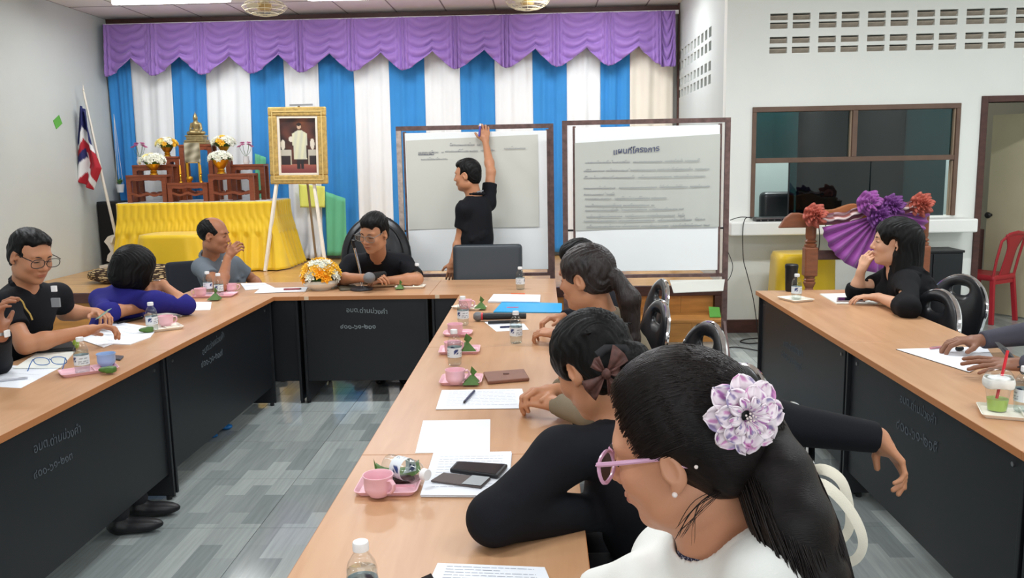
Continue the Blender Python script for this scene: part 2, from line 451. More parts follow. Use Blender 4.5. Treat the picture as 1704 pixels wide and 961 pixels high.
for i in range(9):
    MB().bx(XS - 0.08 - (i + 1) * 0.3, XS - 0.082 - i * 0.3, YW - 0.001, YW + 0.019, 0.0, STZ - 0.09).build('riser_board', M_board, st)
stp = thing('stage_step', 'low orange pine step below the edge of the stage', 'step', (0.9, 7.6, 0))
MB().bx(-0.75, 0.72, -0.2, 0.18, 0.175, 0.2).build('tread', M_board, stp, bevel=0.004)
for i in range(5): MB().bx(-0.75 + i * 0.294, -0.458 + i * 0.294, -0.19, -0.17, 0, 0.175).build('riser_board', M_board, stp)
tag(MB().add([(1.60, 7.50, 0.203), (1.50, 7.5, 0.203), (1.52, 7.66, 0.27), (1.62, 7.67, 0.26), (1.60, 7.50, 0.209), (1.50, 7.5, 0.209), (1.52, 7.66, 0.276), (1.62, 7.67, 0.266)],
    [(0, 1, 2, 3), (4, 7, 6, 5), (0, 4, 5, 1), (1, 5, 6, 2), (2, 6, 7, 3), (3, 7, 4, 0)]).build('green_card', mat('green_card', (96, 170, 70), 0.7)),
    'small bent green card lying on the right end of the stage step', 'card')
tag(MB().box((0, 0, 0), (0.003, 0.07, 0.05), Matrix.Rotation(R(28), 3, 'X')).build('green_sticker', mat('green_card'), loc=P(96, 203, X=XL + 0.004)),
    'small green sticker stuck high on the left wall', 'sticker')

# --- window in the right part, ledge and door
fr = thing('window_1', None, None, (0, 0, 0)); fr['kind'] = 'structure'
M_glass = bpy.data.materials.new('tinted_glass'); M_glass.use_nodes = True
def glassy(m, tint, gloss=0.04, ior=1.45, refl=0.0):
    nt = m.node_tree; L = nt.links.new; nt.nodes.remove(nt.nodes['Principled BSDF']); out = nt.nodes['Material Output']
    t = nt.nodes.new('ShaderNodeBsdfTransparent'); t.inputs[0].default_value = (*tint, 1)
    g = nt.nodes.new('ShaderNodeBsdfGlossy'); g.inputs['Roughness'].default_value = gloss
    f = nt.nodes.new('ShaderNodeLayerWeight'); f.inputs['Blend'].default_value = 0.5
    pw = nt.nodes.new('ShaderNodeMath'); pw.operation = 'POWER'; pw.inputs[1].default_value = 3.5; L(f.outputs['Facing'], pw.inputs[0])
    ml = nt.nodes.new('ShaderNodeMath'); ml.operation = 'MULTIPLY_ADD'; ml.inputs[1].default_value = ior; ml.inputs[2].default_value = 0.035 + refl; L(pw.outputs[0], ml.inputs[0])
    mx = nt.nodes.new('ShaderNodeMixShader'); L(ml.outputs[0], mx.inputs[0])
    L(t.outputs[0], mx.inputs[1]); L(g.outputs[0], mx.inputs[2]); L(mx.outputs[0], out.inputs[0]); return m
glassy(M_glass, (0.14, 0.25, 0.26), 0.03, 0.8, 0.03)
f = 0.045
y0, y1 = YW - 0.02, YW + 0.07
for nm, q in (('head', (WX0, WX1, WZ1 - f, WZ1)), ('jamb', (WX0, WX0 + f * .8, WZ0, WZ1 - f)), ('jamb', (WX1 - f * .8, WX1, WZ0, WZ1 - f)), ('transom', (WX0 + f * .8, WX1 - f * .8, 1.565, 1.61)), ('mullion', (2.80, 2.845, 1.61, WZ1 - f))):
    MB().bx(q[0], q[1], y0, y1, q[2], q[3]).build(nm, M_winbrown, fr, bevel=0.004)
M_bead = mat('pale_wood_bead', (150, 130, 108), 0.5)
for q in ((2.785, 2.799, 1.61, WZ1 - f), (WX1 - f * .8 - 0.014, WX1 - f * .8 - .001, WZ0, 1.56), (WX1 - f * .8 - 0.014, WX1 - f * .8 - .001, 1.61, WZ1 - f)):
    MB().bx(q[0], q[1], y0 + 0.02, y1 - 0.02, q[2], q[3]).build('glazing_bead', M_bead, fr)
MB().bx(WX0 + f * .8, 2.80, YW + 0.03, YW + 0.035, 1.61, WZ1 - f).build('pane', M_glass, fr)
MB().bx(2.845, WX1 - f * .8, YW + 0.03, YW + 0.035, 1.61, WZ1 - f).build('pane', M_glass, fr)
MB().bx(2.27, 3.02, YW + 0.045, YW + 0.05, WZ0, 1.565).build('pane', M_glass, fr)
MB().bx(3.0, 3.665, YW + 0.03, YW + 0.035, WZ0, 1.565).build('pane', M_glass, fr)
MB().bx(2.262, 2.272, YW + 0.04, YW + 0.056, WZ0, 1.565).build('pane_edge', M_black, fr)
lg = struct(MB().bx(XS + 0.01, 3.84, YW - 0.26, YW + 0.0, 0.93, 1.05).build('trim_3', mat('white_ledge_paint', (240, 240, 235), 0.4), bevel=0.012))
dr = thing('door_1', None, None, (0, 0, 0)); dr['kind'] = 'structure'
MB().bx(DX0 - 0.055, DX0, YW - 0.02, YW + 0.13, 0, DZ1 + 0.055).build('door_jamb', M_brown, dr, bevel=0.004)
MB().bx(5.2, 5.255, YW - 0.02, YW + 0.13, 0, DZ1 + 0.055).build('door_jamb', M_brown, dr, bevel=0.004)
MB().bx(DX0, 5.2, YW - 0.02, YW + 0.13, DZ1, DZ1 + 0.055).build('door_head', M_brown, dr, bevel=0.004)
a = Vector((4.53, 8.72, 0)); bb = Vector((4.98, 7.95, 0)); MBd = MB(); MBd.bar(a + Vector((0, 0, 1.0)), bb + Vector((0, 0, 1.0)), 0.035, 1.98)
MBd.build('door_leaf', mat('beige_door', (196, 186, 156), 0.5, noise=0.05, nscale=3), dr)
kn = a + (bb - a) * 0.06 + Vector((-0.02, -0.0, 1.0)); MB().lathe([(0, 0), (0.016, 0.002), (0.012, 0.03), (0.03, 0.045), (0.032, 0.06), (0.02, 0.075), (0, 0.078)], kn, 16, (-0.8, -0.5, 0)).build('door_knob', M_black, dr, smooth=True)
MB().bx(4.10, 4.52, 8.75, 8.85, 0, 0.85).build('brown_box', M_brown); tag(bpy.data.objects['brown_box'], 'dark brown board leaning behind the red plastic chair in the doorway', 'board')
bpy.data.objects['brown_box'].name = 'brown_board'

# --- ceiling lights and fans
M_tube = mat('lit_tube', (255, 255, 255), 0.5, emit=16)
def light_fixture(x, y, label, ln=1.25):
    t = thing('ceiling_light', label, 'light', (x, y, 3.43), 0, 'fluorescent ceiling lights')
    MB().bx(-ln / 2, ln / 2, -0.05, 0.05, -0.045, 0).build('housing', M_white, t, bevel=0.006)
    MB().lathe([(0.0, 0), (0.03, 0.005), (0.034, 0.05), (0.034, ln - 0.05), (0.03, ln - 0.005), (0, ln)], (-ln / 2, 0, -0.083), 14, (1, 0, 0), ).build('tube', M_tube, t, smooth=True)
    return t
light_fixture(-3.83, 9.0, 'lit fluorescent tube nearest the left wall, above the altar'); light_fixture(-1.78, 9.05, 'lit fluorescent tube in the middle, above the framed portrait'); light_fixture(0.62, 9.15, 'lit fluorescent tube on the right, above the whiteboards', 1.4)
M_cream = mat('cream_fan_plastic', (226, 218, 190), 0.4)
def fan(x, y, label):
    t = thing('ceiling_fan', label, 'fan', (x, y, 3.43), 0, 'cream orbit fans on the ceiling')
    MB().lathe([(0, 0), (0.11, -0.0), (0.1, -0.05), (0.05, -0.07), (0.045, -0.1), (0, -0.1)], n=20).build('mount', M_cream, t, smooth=True)
    MB().lathe([(0, -0.08), (0.07, -0.09), (0.085, -0.13), (0.06, -0.17), (0, -0.175)], n=20).build('motor', mat('tan_fan_motor', (190, 160, 105), 0.4), t, smooth=True)
    for k in range(3):
        a = 2 * PI * k / 3; M = Matrix.Rotation(a, 4, 'Z') @ Matrix.Translation((0.13, 0, -0.13)) @ Matrix.Rotation(R(18), 4, 'X')
        mb = MB(); mb.prism([(-0.06, -0.02), (0.0, -0.06), (0.07, -0.055), (0.09, 0), (0.06, 0.05), (-0.06, 0.02)], -0.002, 0.002, M); mb.build('blade', M_cream, t)
    cg = MB()
    for rr_, z in ((0.235, -0.13), (0.2, -0.09), (0.2, -0.17), (0.14, -0.2), (0.07, -0.215)):
        cg.tube([(rr_ * math.cos(2 * PI * i / 28), rr_ * math.sin(2 * PI * i / 28), z) for i in range(28)], 0.004, 5, True)
    for i in range(20):
        a = 2 * PI * i / 20; c_, s_ = math.cos(a), math.sin(a)
        cg.tube([(r_ * c_, r_ * s_, z) for r_, z in ((0.03, -0.22), (0.14, -0.2), (0.2, -0.17), (0.235, -0.13), (0.2, -0.09), (0.1, -0.06))], 0.0022, 4)
    cg.build('cage', M_cream, t)
fan(-2.93, 9.25, 'cream orbit fan between the left and middle ceiling tubes'); fan(-0.12, 9.3, 'cream orbit fan between the middle and right ceiling tubes')

# ================================================================== CURTAINS
M_blue = mat('blue_curtain_cloth', (50, 138, 208), 0.75, noise=0.06, nscale=2, sheen=0.2)
M_wcloth = mat('white_curtain_cloth', (236, 238, 240), 0.75, noise=0.02, nscale=2)
M_cream_c = mat('cream_curtain_cloth', (236, 228, 214), 0.75, noise=0.03, nscale=2)
YC = YB - 0.16
tops = [176, 217, 285, 343, 416, 472, 530, 588, 647, 706, 765, 823, 886, 943, 999, 1048, 1120]
bots = [212, 240, 300, 352, 424, 485, 538, 600, 657, 715, 772, 828, 890, 945, 1000, 1048, 1118]
def curtain(i):
    white = i % 2 == 1
    xa, xb = P(tops[i], 100, Y=YC).x, P(tops[i + 1], 100, Y=YC).x
    xc, xd = P(bots[i], 430, Y=YC).x, P(bots[i + 1], 430, Y=YC).x
    rnd = random.Random(i * 5 + 1); ph = [rnd.uniform(0, 6.28) for _ in range(4)]; zb = STZ + 0.02 if white else STZ + 0.05
    def fn(u, v):
        e = v ** 1.3
        x = lerp(lerp(xa, xb, u), lerp(xc, xd, u), e); z = lerp(3.36, zb, v)
        edge = math.sin(PI * u) ** 0.5
        y = YC - (0.02 * math.sin(u * 2 * PI * 2.2 + ph[0] + v * 0.8) * (0.5 + v) + 0.008 * math.sin(u * 2 * PI * 5 + ph[1] + v * 2)) * edge
        if i == 0: y -= 0.05 * math.sin(u * 9 + v * 4) * v
        if white and v > 0.93: y -= (v - 0.93) * 1.6 * (0.6 + 0.4 * math.sin(u * 30))
        return (x, y, z)
    o = MB().grid(22, 40, fn).build('curtain', M_cream_c if i == 15 else (M_wcloth if white else M_blue), smooth='all', solid=0.004)
    col = 'white' if white else 'blue'
    lab = {0: 'leftmost blue curtain panel, gathered sideways against the left wall', 15: 'cream curtain panel at the right end of the row, next to the stage side wall'}.get(i)
    order = ['first', 'second', 'third', 'fourth', 'fifth', 'sixth', 'seventh', 'eighth'][i // 2]
    tag(o, lab or '%s %s curtain panel from the left, hanging behind the stage' % (order, col), 'curtain', 'blue and white curtain panels')
for i in range(16): curtain(i)
# added green and yellow sheets, coloured like sunlight coming through the curtains
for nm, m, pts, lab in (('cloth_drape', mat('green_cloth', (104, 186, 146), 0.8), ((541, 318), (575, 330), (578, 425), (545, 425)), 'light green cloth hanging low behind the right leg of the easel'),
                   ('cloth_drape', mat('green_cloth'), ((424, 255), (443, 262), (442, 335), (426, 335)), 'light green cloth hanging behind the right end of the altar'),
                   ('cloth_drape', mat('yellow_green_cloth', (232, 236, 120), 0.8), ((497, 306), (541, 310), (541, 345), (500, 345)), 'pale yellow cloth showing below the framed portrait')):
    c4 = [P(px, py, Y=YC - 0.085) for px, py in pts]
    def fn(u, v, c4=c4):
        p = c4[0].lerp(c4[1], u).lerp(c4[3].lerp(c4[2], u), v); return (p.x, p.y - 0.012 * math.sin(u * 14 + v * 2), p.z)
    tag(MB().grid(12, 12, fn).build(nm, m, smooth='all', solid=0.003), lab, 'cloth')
# valance of purple swags
M_purple = mat('purple_satin', (150, 113, 187), 0.55, noise=0.05, nscale=3, sheen=0.3)
va = thing('valance', 'purple swagged pelmet running across the top of the curtains', 'valance', (0, 0, 0))
nodes = [176, 254, 336, 418, 500, 586, 670, 757, 842, 926, 1012, 1098, 1122]
YV = YB - 0.3
def swag(i):
    xa, xb = P(nodes[i], 60, Y=YV).x, P(nodes[i + 1], 60, Y=YV).x
    zt = 3.33; rnd = random.Random(i + 3); k1 = rnd.uniform(4.2, 5.2); p1 = rnd.uniform(0, 6); w = xb - xa
    last = i == len(nodes) - 2
    def fn(u, v):
        # bottom edge: low at the gathers, a high notch in between
        tri = abs(u - 0.58) / (0.58 if u < 0.58 else 0.42)
        low = 0.64; hi = 0.40; zb = hi + (low - hi) * tri ** 0.9 - 0.02 * math.exp(-((tri - 1) / 0.12) ** 2)
        if last: zb = low
        g = 1 - abs(2 * u - 1)                              # 0 at gathers, 1 mid
        sag = 4 * u * (1 - u)
        q = v * (1 - 0.0 * sag)
        z = zt - zb * v
        amp = 0.062 * (0.5 + 0.6 * v) * min(1, 0.2 + g * 1.6)
        y = YV - 0.01 - amp * abs(math.sin(PI * (v * k1 - sag * 2.1 + 0.5 * (u - .5)) + p1)) ** 0.6 - 0.03 * sag * v
        ga = math.exp(-(min(u, 1 - u) / 0.10) ** 2)
        y -= ga * (0.06 + 0.03 * math.sin(u * 95)) * (0.5 + 0.8 * v)
        x = lerp(xa, xb, u)
        return (x, y, z)
    MB().grid(60, 44, fn).build('swag', M_purple, va, smooth='all', solid=0.004)
for i in range(12): swag(i)
MB().bx(P(172, 60, Y=YV).x, XS - 0.03, YV + 0.01, YV + 0.03, 3.30, 3.345).build('rail', M_white, va)
# ================================================================== TABLES
def wood_mat(name, c1, c2, rough=0.28, axis=(3, 22, 3)):
    m = mat(name, c1, rough); nt = m.node_tree; L = nt.links.new; b = nt.nodes['Principled BSDF']
    tc = nt.nodes.new('ShaderNodeNewGeometry'); mp = nt.nodes.new('ShaderNodeMapping'); mp.inputs['Scale'].default_value = axis; L(tc.outputs['Position'], mp.inputs[0])
    n = nt.nodes.new('ShaderNodeTexNoise'); n.inputs['Scale'].default_value = 1.2; n.inputs['Detail'].default_value = 6; n.inputs['Distortion'].default_value = 0.6; L(mp.outputs[0], n.inputs['Vector'])
    r = nt.nodes.new('ShaderNodeValToRGB'); r.color_ramp.elements[0].position = 0.35; r.color_ramp.elements[1].position = 0.65
    r.color_ramp.elements[0].color = (*lin(c1), 1); r.color_ramp.elements[1].color = (*lin(c2), 1); L(n.outputs[0], r.inputs[0]); L(r.outputs[0], b.inputs['Base Color'])
    return m
M_top = wood_mat('beech_laminate', (190, 144, 106), (200, 156, 118), 0.3, (16, 1.6, 3))
M_topx = wood_mat('beech_laminate_cross', (190, 144, 106), (200, 156, 118), 0.3, (1.6, 16, 3))
M_edge = mat('beech_edge_band', (186, 122, 74), 0.4)
M_panel = mat('black_table_panel', (24, 27, 31), 0.42, noise=0.06, nscale=3, bump=0.04, bscale=400)
M_chalk = mat('grey_chalk', (150, 158, 160), 0.9); M_chalk2 = mat('faint_chalk', (84, 92, 98), 0.9)
def text_obj(name, body, size, m, parent, M, bold=0.0, ext=0.0004, mirror=False, shear=0.0):
    c = bpy.data.curves.new(name, 'FONT'); c.body = body; c.size = size; c.offset = bold; c.extrude = ext; c.align_x = 'CENTER'; c.resolution_u = 3; c.shear = shear
    t = bpy.data.objects.new(name, c); COL.objects.link(t); bpy.context.view_layer.update()
    me = bpy.data.meshes.new_from_object(t.evaluated_get(bpy.context.evaluated_depsgraph_get())); bpy.data.objects.remove(t)
    me.materials.clear(); me.materials.append(m); me.name = name
    if mirror:
        for v in me.vertices: v.co.x = -v.co.x
    for v in me.vertices:                                         # hand-drawn wobble
        v.co.y += 0.05 * size * math.sin(v.co.x * 9 / size * 0.3); v.co.x += 0.02 * size * math.sin(v.co.y * 11 / size)
    o = bpy.data.objects.new(name, me); COL.objects.link(o); o.matrix_world = M
    if parent: o.parent = parent
    return o
def frame(c, xd, zd):
    """matrix with local x along xd and local z along zd"""
    x = Vector(xd).normalized(); z = Vector(zd).normalized(); y = z.cross(x)
    M = Matrix((x, y, z)).transposed().to_4x4(); M.translation = Vector(c); return M
TT = 0.75
def table(x0, x1, y0, y1, side, label, number=None, ends=None, group='long meeting tables'):
    """side: the side with the modesty panel: '+x', '-x' or '-y'"""
    w, d = x1 - x0, y1 - y0; cx, cy = (x0 + x1) / 2, (y0 + y1) / 2
    t = thing('meeting_table', label, 'table', (cx, cy, 0), 0, group)
    g = 0.0015
    MB().bx(-w / 2 + g, w / 2 - g, -d / 2 + g, d / 2 - g, TT - 0.0265, TT).build('tabletop', M_topx if side == '-y' else M_top, t, bevel=0.0015)
    e = MB(); q = 0.001
    e.bx(-w / 2 + g - q, w / 2 - g + q, -d / 2 + g - q, -d / 2 + g, TT - 0.0265, TT - 0.001); e.bx(-w / 2 + g - q, w / 2 - g + q, d / 2 - g, d / 2 - g + q, TT - 0.0265, TT - 0.001)
    e.bx(-w / 2 + g - q, -w / 2 + g, -d / 2 + g, d / 2 - g, TT - 0.0265, TT - 0.001); e.bx(w / 2 - g, w / 2 - g + q, -d / 2 + g, d / 2 - g, TT - 0.0265, TT - 0.001)
    e.build('edge_band', M_edge, t)
    zt = TT - 0.027
    if side in ('+x', '-x'):
        s = 1 if side == '+x' else -1; px = s * (w / 2 - 0.045)
        MB().bx(px - 0.008, px + 0.008, -d / 2 + 0.03, d / 2 - 0.03, 0.135, zt).build('modesty_panel', M_panel, t)
        for e in (-1, 1):
            yy = e * (d / 2 - 0.02)
            MB().prism([(-w / 2 + 0.06, zt), (w / 2 - 0.02, zt), (w / 2 - 0.02, 0.02), (-w / 2 + 0.06, 0.02)] if s > 0 else [(-w / 2 + 0.02, zt), (w / 2 - 0.06, zt), (w / 2 - 0.06, 0.02), (-w / 2 + 0.02, 0.02)],
                       -0.009, 0.009, Matrix.Translation((0, yy, 0)) @ Matrix.Rotation(PI / 2, 4, 'X')).build('leg_panel', M_panel, t, bevel=0.002)
            for xx in (-w / 2 + 0.1, w / 2 - 0.05): MB().cyl((xx, yy, 0), (xx, yy, 0.02), 0.014, n=10).build('foot', M_black, t)
            MB().cyl((px + s * 0.008, e * (d / 2 - 0.1), zt - 0.05), (px + s * 0.013, e * (d / 2 - 0.1), zt - 0.05), 0.008, n=10).build('bolt', M_steel, t)
        if number:
            nx = (s, 0, 0)
            X_ = cx + px + s * 0.0095; (a1, b1), (a2, b2), (a3, b3), (a4, b4) = ends
            for body, qa, qb in (('อบต.ด่านม่วงคำ', P(a1, b1, X=X_), P(a2, b2, X=X_)), (number, P(a3, b3, X=X_), P(a4, b4, X=X_))):
                mid = (qa + qb) / 2 - Vector((cx, cy, 0)); mid.z -= 0.018
                o = text_obj('chalk_lettering', body, 0.05, M_chalk2, t, frame(mid, qb - qa, nx)); k = (qb - qa).length / max(0.01, o.dimensions.x)
                for v in o.data.vertices: v.co.x *= k; v.co.y *= min(k, 1.6)
    else:
        py = -d / 2 + 0.05
        MB().bx(-w / 2 + 0.03, w / 2 - 0.03, py - 0.008, py + 0.008, 0.155, zt).build('modesty_panel', M_panel, t)
        for e in (-1, 1):
            xx = e * (w / 2 - 0.022)
            MB().bx(xx - 0.009, xx + 0.009, -d / 2 + 0.02, d / 2 - 0.04, 0.02, zt).build('leg_panel', M_panel, t, bevel=0.002)
            for yy in (-d / 2 + 0.05, d / 2 - 0.08): MB().cyl((xx, yy, 0), (xx, yy, 0.02), 0.014, n=10).build('foot', M_black, t)
        MB().bx(-w / 2 + 0.04, -w / 2 + 0.07, py - 0.05, py - 0.0485, zt + .002, zt + .026).build('tape_strip', mat('cream_tape', (226, 200, 168), 0.5), t)
        if number:
            text_obj('chalk_lettering', 'อบต.ด่านม่วงคำ', 0.045, M_chalk, t, frame((0.01, py - 0.0095, 0.625), (1, 0, -0.07), (0, -1, 0)), 0.0002)
            text_obj('chalk_lettering', number, 0.048, M_chalk, t, frame((-0.055, py - 0.0095, 0.517), (1, 0, 0), (0, -1, 0)), 0.0007)
    return t
YS = [5.54, 3.925, 2.43, 0.90]
LX0, LX1, CX0, CX1, RX0, RX1 = -2.45, -1.81, -0.555, 0.095, 1.405, 2.05
n1 = ['farthest', 'second', 'nearest']
for i in range(3):
    table(LX0, LX1, YS[i + 1], YS[i], '+x', 'beech-topped black table in the left column, ' + ('next to the back row' if i == 0 else 'under the blue cup and blue spectacles' if i == 1 else 'closest to the camera'), ['๔๐๐-๖๑-๒๐๗', '๔๐๐-๖๑-๒๑๓', None][i], [((337, 585), (373, 556), (335, 607), (370, 585)), ((56, 745), (134, 712), (56, 790), (120, 755)), None][i])
    table(CX0, CX1, YS[i + 1], YS[i], '-x', 'beech-topped table in the middle column, ' + ('holding the blue folder' if i == 0 else 'with the brown wallet' if i == 1 else 'under the open phone case nearest the camera'))
    table(RX0, RX1, YS[i + 1], YS[i], '-x', 'beech-topped black table in the right column, ' + ('where the woman in black leans' if i == 0 else 'with the white papers and green drink' if i == 1 else 'closest to the right edge of the photo'), ['๔๐๐-๖๑-๒๑๔', '๔๐๐-๖๑-๒๑๕', None][i], [((1303, 570), (1336, 590), (1300, 588), (1334, 612)), ((1498, 660), (1558, 700), (1492, 706), (1560, 746)), None][i])
RB0, RB1 = 5.54, 6.25
table(-2.52, -1.645, RB0, RB1, '-y', 'left corner table of the back row, in front of the man in grey')
table(-1.645, -0.76, RB0, RB1, '-y', 'middle table of the back row, in front of the man with the microphone', '๔๐๐-๖๑-๒๐๑')
table(-0.76, 0.095, RB0, RB1, '-y', 'right corner table of the back row, in front of the empty grey chair')

# ================================================================== CHAIRS
M_vinyl = mat('black_vinyl', (30, 31, 34), 0.3, bump=0.03, bscale=120)
def shell_outline(n=40, w=0.225, h=0.46):
    """oval back outline, narrow below, round on top"""
    pts = []
    for i in range(n):
        a = PI * (1.25 - 1.5 * i / (n - 1))
        pts.append((w * math.cos(a) * (1.0 if math.sin(a) > 0 else 0.97), 0.24 + (h - 0.24) * math.sin(a) if math.sin(a) > 0 else 0.24 + 0.30 * math.sin(a)))
    return pts
def make_banquet():
    t = thing('banquet_chair', 'x', 'chair', (0, 0, 0), 0)
    # sitter faces local +y; the back leans away towards -y
    tilt = R(12); Mb = Matrix.Translation((0, -0.2, 0.44)) @ Matrix.Rotation(tilt, 4, 'X')
    out = shell_outline()
    curve = lambda x: -0.22 * (x * x)
    top = [(x, -curve(x) * 1.2 - 0.0, z) for x, z in out]
    rim = MB(); rim.M = Mb; rim.tube(top, 0.0125, 8); rim.build('chrome_rim', M_chrome, t, smooth=True)
    # shell with handle hole: polar grid between the hole and the outline
    hc = (0, 0.375); hole = []; full = out + [(lerp(out[-1][0], out[0][0], k / 8), out[-1][1] - 0.01) for k in range(1, 8)]
    n = len(full)
    for x, z in full:
        a = math.atan2(z - hc[1], x - hc[0]); ex = 0.075 * math.copysign(abs(math.cos(a)) ** 0.7, math.cos(a)); ez = 0.032 * math.copysign(abs(math.sin(a)) ** 0.8, math.sin(a))
        hole.append((hc[0] + ex, hc[1] + ez))
    for nm, y_, m_ in (('back_shell', 0.012, M_vinyl),):
        mb = MB(); mb.M = Mb; K = 7; vs = []
        for j in range(K + 1):
            f_ = j / K
            for (xa, za), (xb, zb) in zip(hole, full):
                x, z = lerp(xa, xb, f_), lerp(za, zb, f_); vs.append((x * .985, -curve(x) * 1.2 + 0.012 * math.sin(PI * f_), z))
        fs = [(j * n + i, j * n + (i + 1) % n, (j + 1) * n + (i + 1) % n, (j + 1) * n + i) for j in range(K) for i in range(n)]
        mb.add(vs, fs); mb.build(nm, m_, t, smooth='all', solid=0.022)
    MB().lathe([(0, -0.03), (0.19, -0.03), (0.215, -0.01), (0.215, 0.012), (0.19, 0.035), (0, 0.045)], (0, 0.02, 0.445), 28).build('seat', M_vinyl, t, smooth=True)
    for s in (-1, 1):
        MB().tube([(s * 0.17, -0.12, 0.43), (s * 0.19, -0.2, 0.3), (s * 0.2, -0.26, 0.0)], 0.011, 8).build('leg', M_chrome, t, smooth=True)
        MB().tube([(s * 0.17, 0.14, 0.43), (s * 0.185, 0.19, 0.3), (s * 0.19, 0.22, 0.0)], 0.011, 8).build('leg', M_chrome, t, smooth=True)
        MB().tube([(s * 0.165, -0.13, 0.43), (s * 0.175, -0.22, 0.46), (s * 0.172, -0.245, 0.56)], 0.012, 8).build('back_support', M_chrome, t, smooth=True)
    return t
bc = make_banquet()
# px of the top of the back, distance, heading
chairs = [(1105, 464, 4.75, 97, 'black banquet chair with chrome rim, farthest behind the middle column of tables'),
          (1103, 499, 3.95, 99, 'black banquet chair with chrome rim and open handle, behind the ponytailed woman'),
          (1186, 535, 3.3, 104, 'black banquet chair whose rounded top shows above the dark hair near the stand'),
          (1248, 606, 2.75, 105, 'black banquet chair just above the pale flower hair clip'),
          (1352, 752, 1.9, 92, 'black banquet chair with a white strap hanging over it, lowest right'),
          (1568, 481, 4.1, 100, 'black banquet chair nearest the right table, right of the woman in black'),
          (1606, 456, 4.9, 108, 'black banquet chair standing in front of the red plastic chair')]
for k, (px, py, Y, a, lab) in enumerate(chairs):
    o = bc if k == 0 else copy_tree(bc)
    q = P(px, py, z=0.90)
    o.location = (q.x - 0.296 * math.sin(R(a)), q.y + 0.296 * math.cos(R(a)), 0) if k != 4 else (0.45, 2.40, 0); o.rotation_euler = (0, 0, R(a)); o['label'] = lab; o['group'] = 'black banquet chairs with chrome rims'

# office chair of the man in the middle
t = thing('office_chair', 'high-backed black office chair behind the man holding the microphone', 'chair', (-1.345, 6.5, 0), R(180))
s = S().ell((0, 0, 0), (0.29, 0.06, 0.36), k=0.05).ell((0, 0.035, 0.02), (0.2, 0.05, 0.27), k=0.04).box((0, 0, -0.2), (0.2, 0.03, 0.14), rd=0.03, k=0.06)
o = s.build('backrest', 0.012, M_vinyl, t); o.location = (0, -0.25, 0.86); o.rotation_euler = (R(8), 0, 0)
mb = MB(); mb.tube([(0.235 * math.cos(a), 0.045, 0.3 * math.sin(a)) for a in [PI * (1.15 - 1.3 * i / 24) for i in range(25)]], 0.006, 6)
o = mb.build('seam', M_black, t, smooth=True); o.location = (0, -0.25, 0.86); o.rotation_euler = (R(8), 0, 0)
S().box((0, 0, 0), (0.23, 0.22, 0.025), rd=0.03).build('seat', 0.015, M_vinyl, t).location = (0, 0, 0.45)
for sx in (-1, 1): MB().tube([(sx * 0.25, -0.2, 0.5), (sx * 0.3, -0.18, 0.66), (sx * 0.3, 0.1, 0.66), (sx * 0.26, 0.12, 0.45)], 0.02, 8).build('armrest', M_black, t, smooth=True)
MB().cyl((0, 0, 0.12), (0, 0, 0.42), 0.03).build('gas_post', M_black, t)
for k in range(5):
    a = 2 * PI * k / 5; c_, s_ = math.cos(a), math.sin(a); MB().tube([(0, 0, 0.13), (0.3 * c_, 0.3 * s_, 0.08)], [0.03, 0.018], 8).build('base_arm', M_black, t)
    MB().ball((0.3 * c_, 0.3 * s_, 0.03), 0.03, 10).build('castor', M_black, t)
# grey leather chair with a straight back
p = P(815, 435, Y=6.6)
t = thing('leather_chair', 'empty grey leather chair with a straight wide back at the back row', 'chair', (p.x, 6.2, 0), R(180))
M_greyl = mat('charcoal_leather', (52, 58, 64), 0.38, bump=0.06, bscale=150)
s = S().box((0, 0, 0), (0.235, 0.025, 0.20), rd=0.028, k=0.02)
o = s.build('backrest', 0.01, M_greyl, t); o.location = (0, -0.16, 0.775); o.rotation_euler = (R(5), 0, 0)
S().box((0, 0, 0), (0.23, 0.23, 0.03), rd=0.03).build('seat', 0.015, M_greyl, t).location = (0, 0.05, 0.44)
for sx in (-1, 1):
    MB().tube([(sx * 0.24, -0.2, 0.7), (sx * 0.25, -0.17, 0.42), (sx * 0.25, -0.25, 0.0)], 0.013, 8).build('leg', M_chrome, t, smooth=True)
    MB().tube([(sx * 0.25, 0.2, 0.42), (sx * 0.25, 0.25, 0.0)], 0.013, 8).build('leg', M_chrome, t, smooth=True)
# small office chairs partly hidden behind the man in grey, and one seen through the window
t = thing('office_chair', 'black low-backed chair behind the man in the grey shirt', 'chair', (-2.75, 6.62, 0), R(215))
o = S().box((0, 0, 0), (0.18, 0.02, 0.17), rd=0.03).build('backrest', 0.012, mat('dark_blue_black_fabric', (24, 28, 38), 0.8), t); o.location = (0, -0.24, 0.66); o.rotation_euler = (R(8), 0, 0)
S().box((0, 0, 0), (0.22, 0.22, 0.02), rd=0.03).build('seat', 0.015, M_black, t).location = (0, 0, 0.45)
MB().cyl((0, 0, 0.04), (0, 0, 0.43), 0.03).build('gas_post', M_black, t); MB().lathe([(0, 0), (0.25, 0), (0.25, 0.02), (0.04, 0.06), (0, 0.06)], n=20).build('base', M_black, t)
MB().bar((0, -0.24, 0.45), (0, -0.27, 0.75), 0.05, 0.01).build('back_bracket', M_black, t)
p = P(1287, 342, Y=8.35)
t = thing('office_chair', 'black round-topped office chair behind the window, seen through its open left part', 'chair', (p.x, 8.35, 0), R(0))
o = S().box((0, 0, 0), (0.11, 0.02, 0.09), rd=0.05, k=0.03).build('backrest', 0.012, M_vinyl, t); o.location = (0, -0.1, p.z)
MB().bar((0, -0.08, 0.45), (0, -0.1, p.z - 0.08), 0.05, 0.012).build('back_bracket', M_black, t)
S().box((0, 0, 0), (0.2, 0.2, 0.02), rd=0.03).build('seat', 0.015, M_vinyl, t).location = (0, 0.1, 0.47)
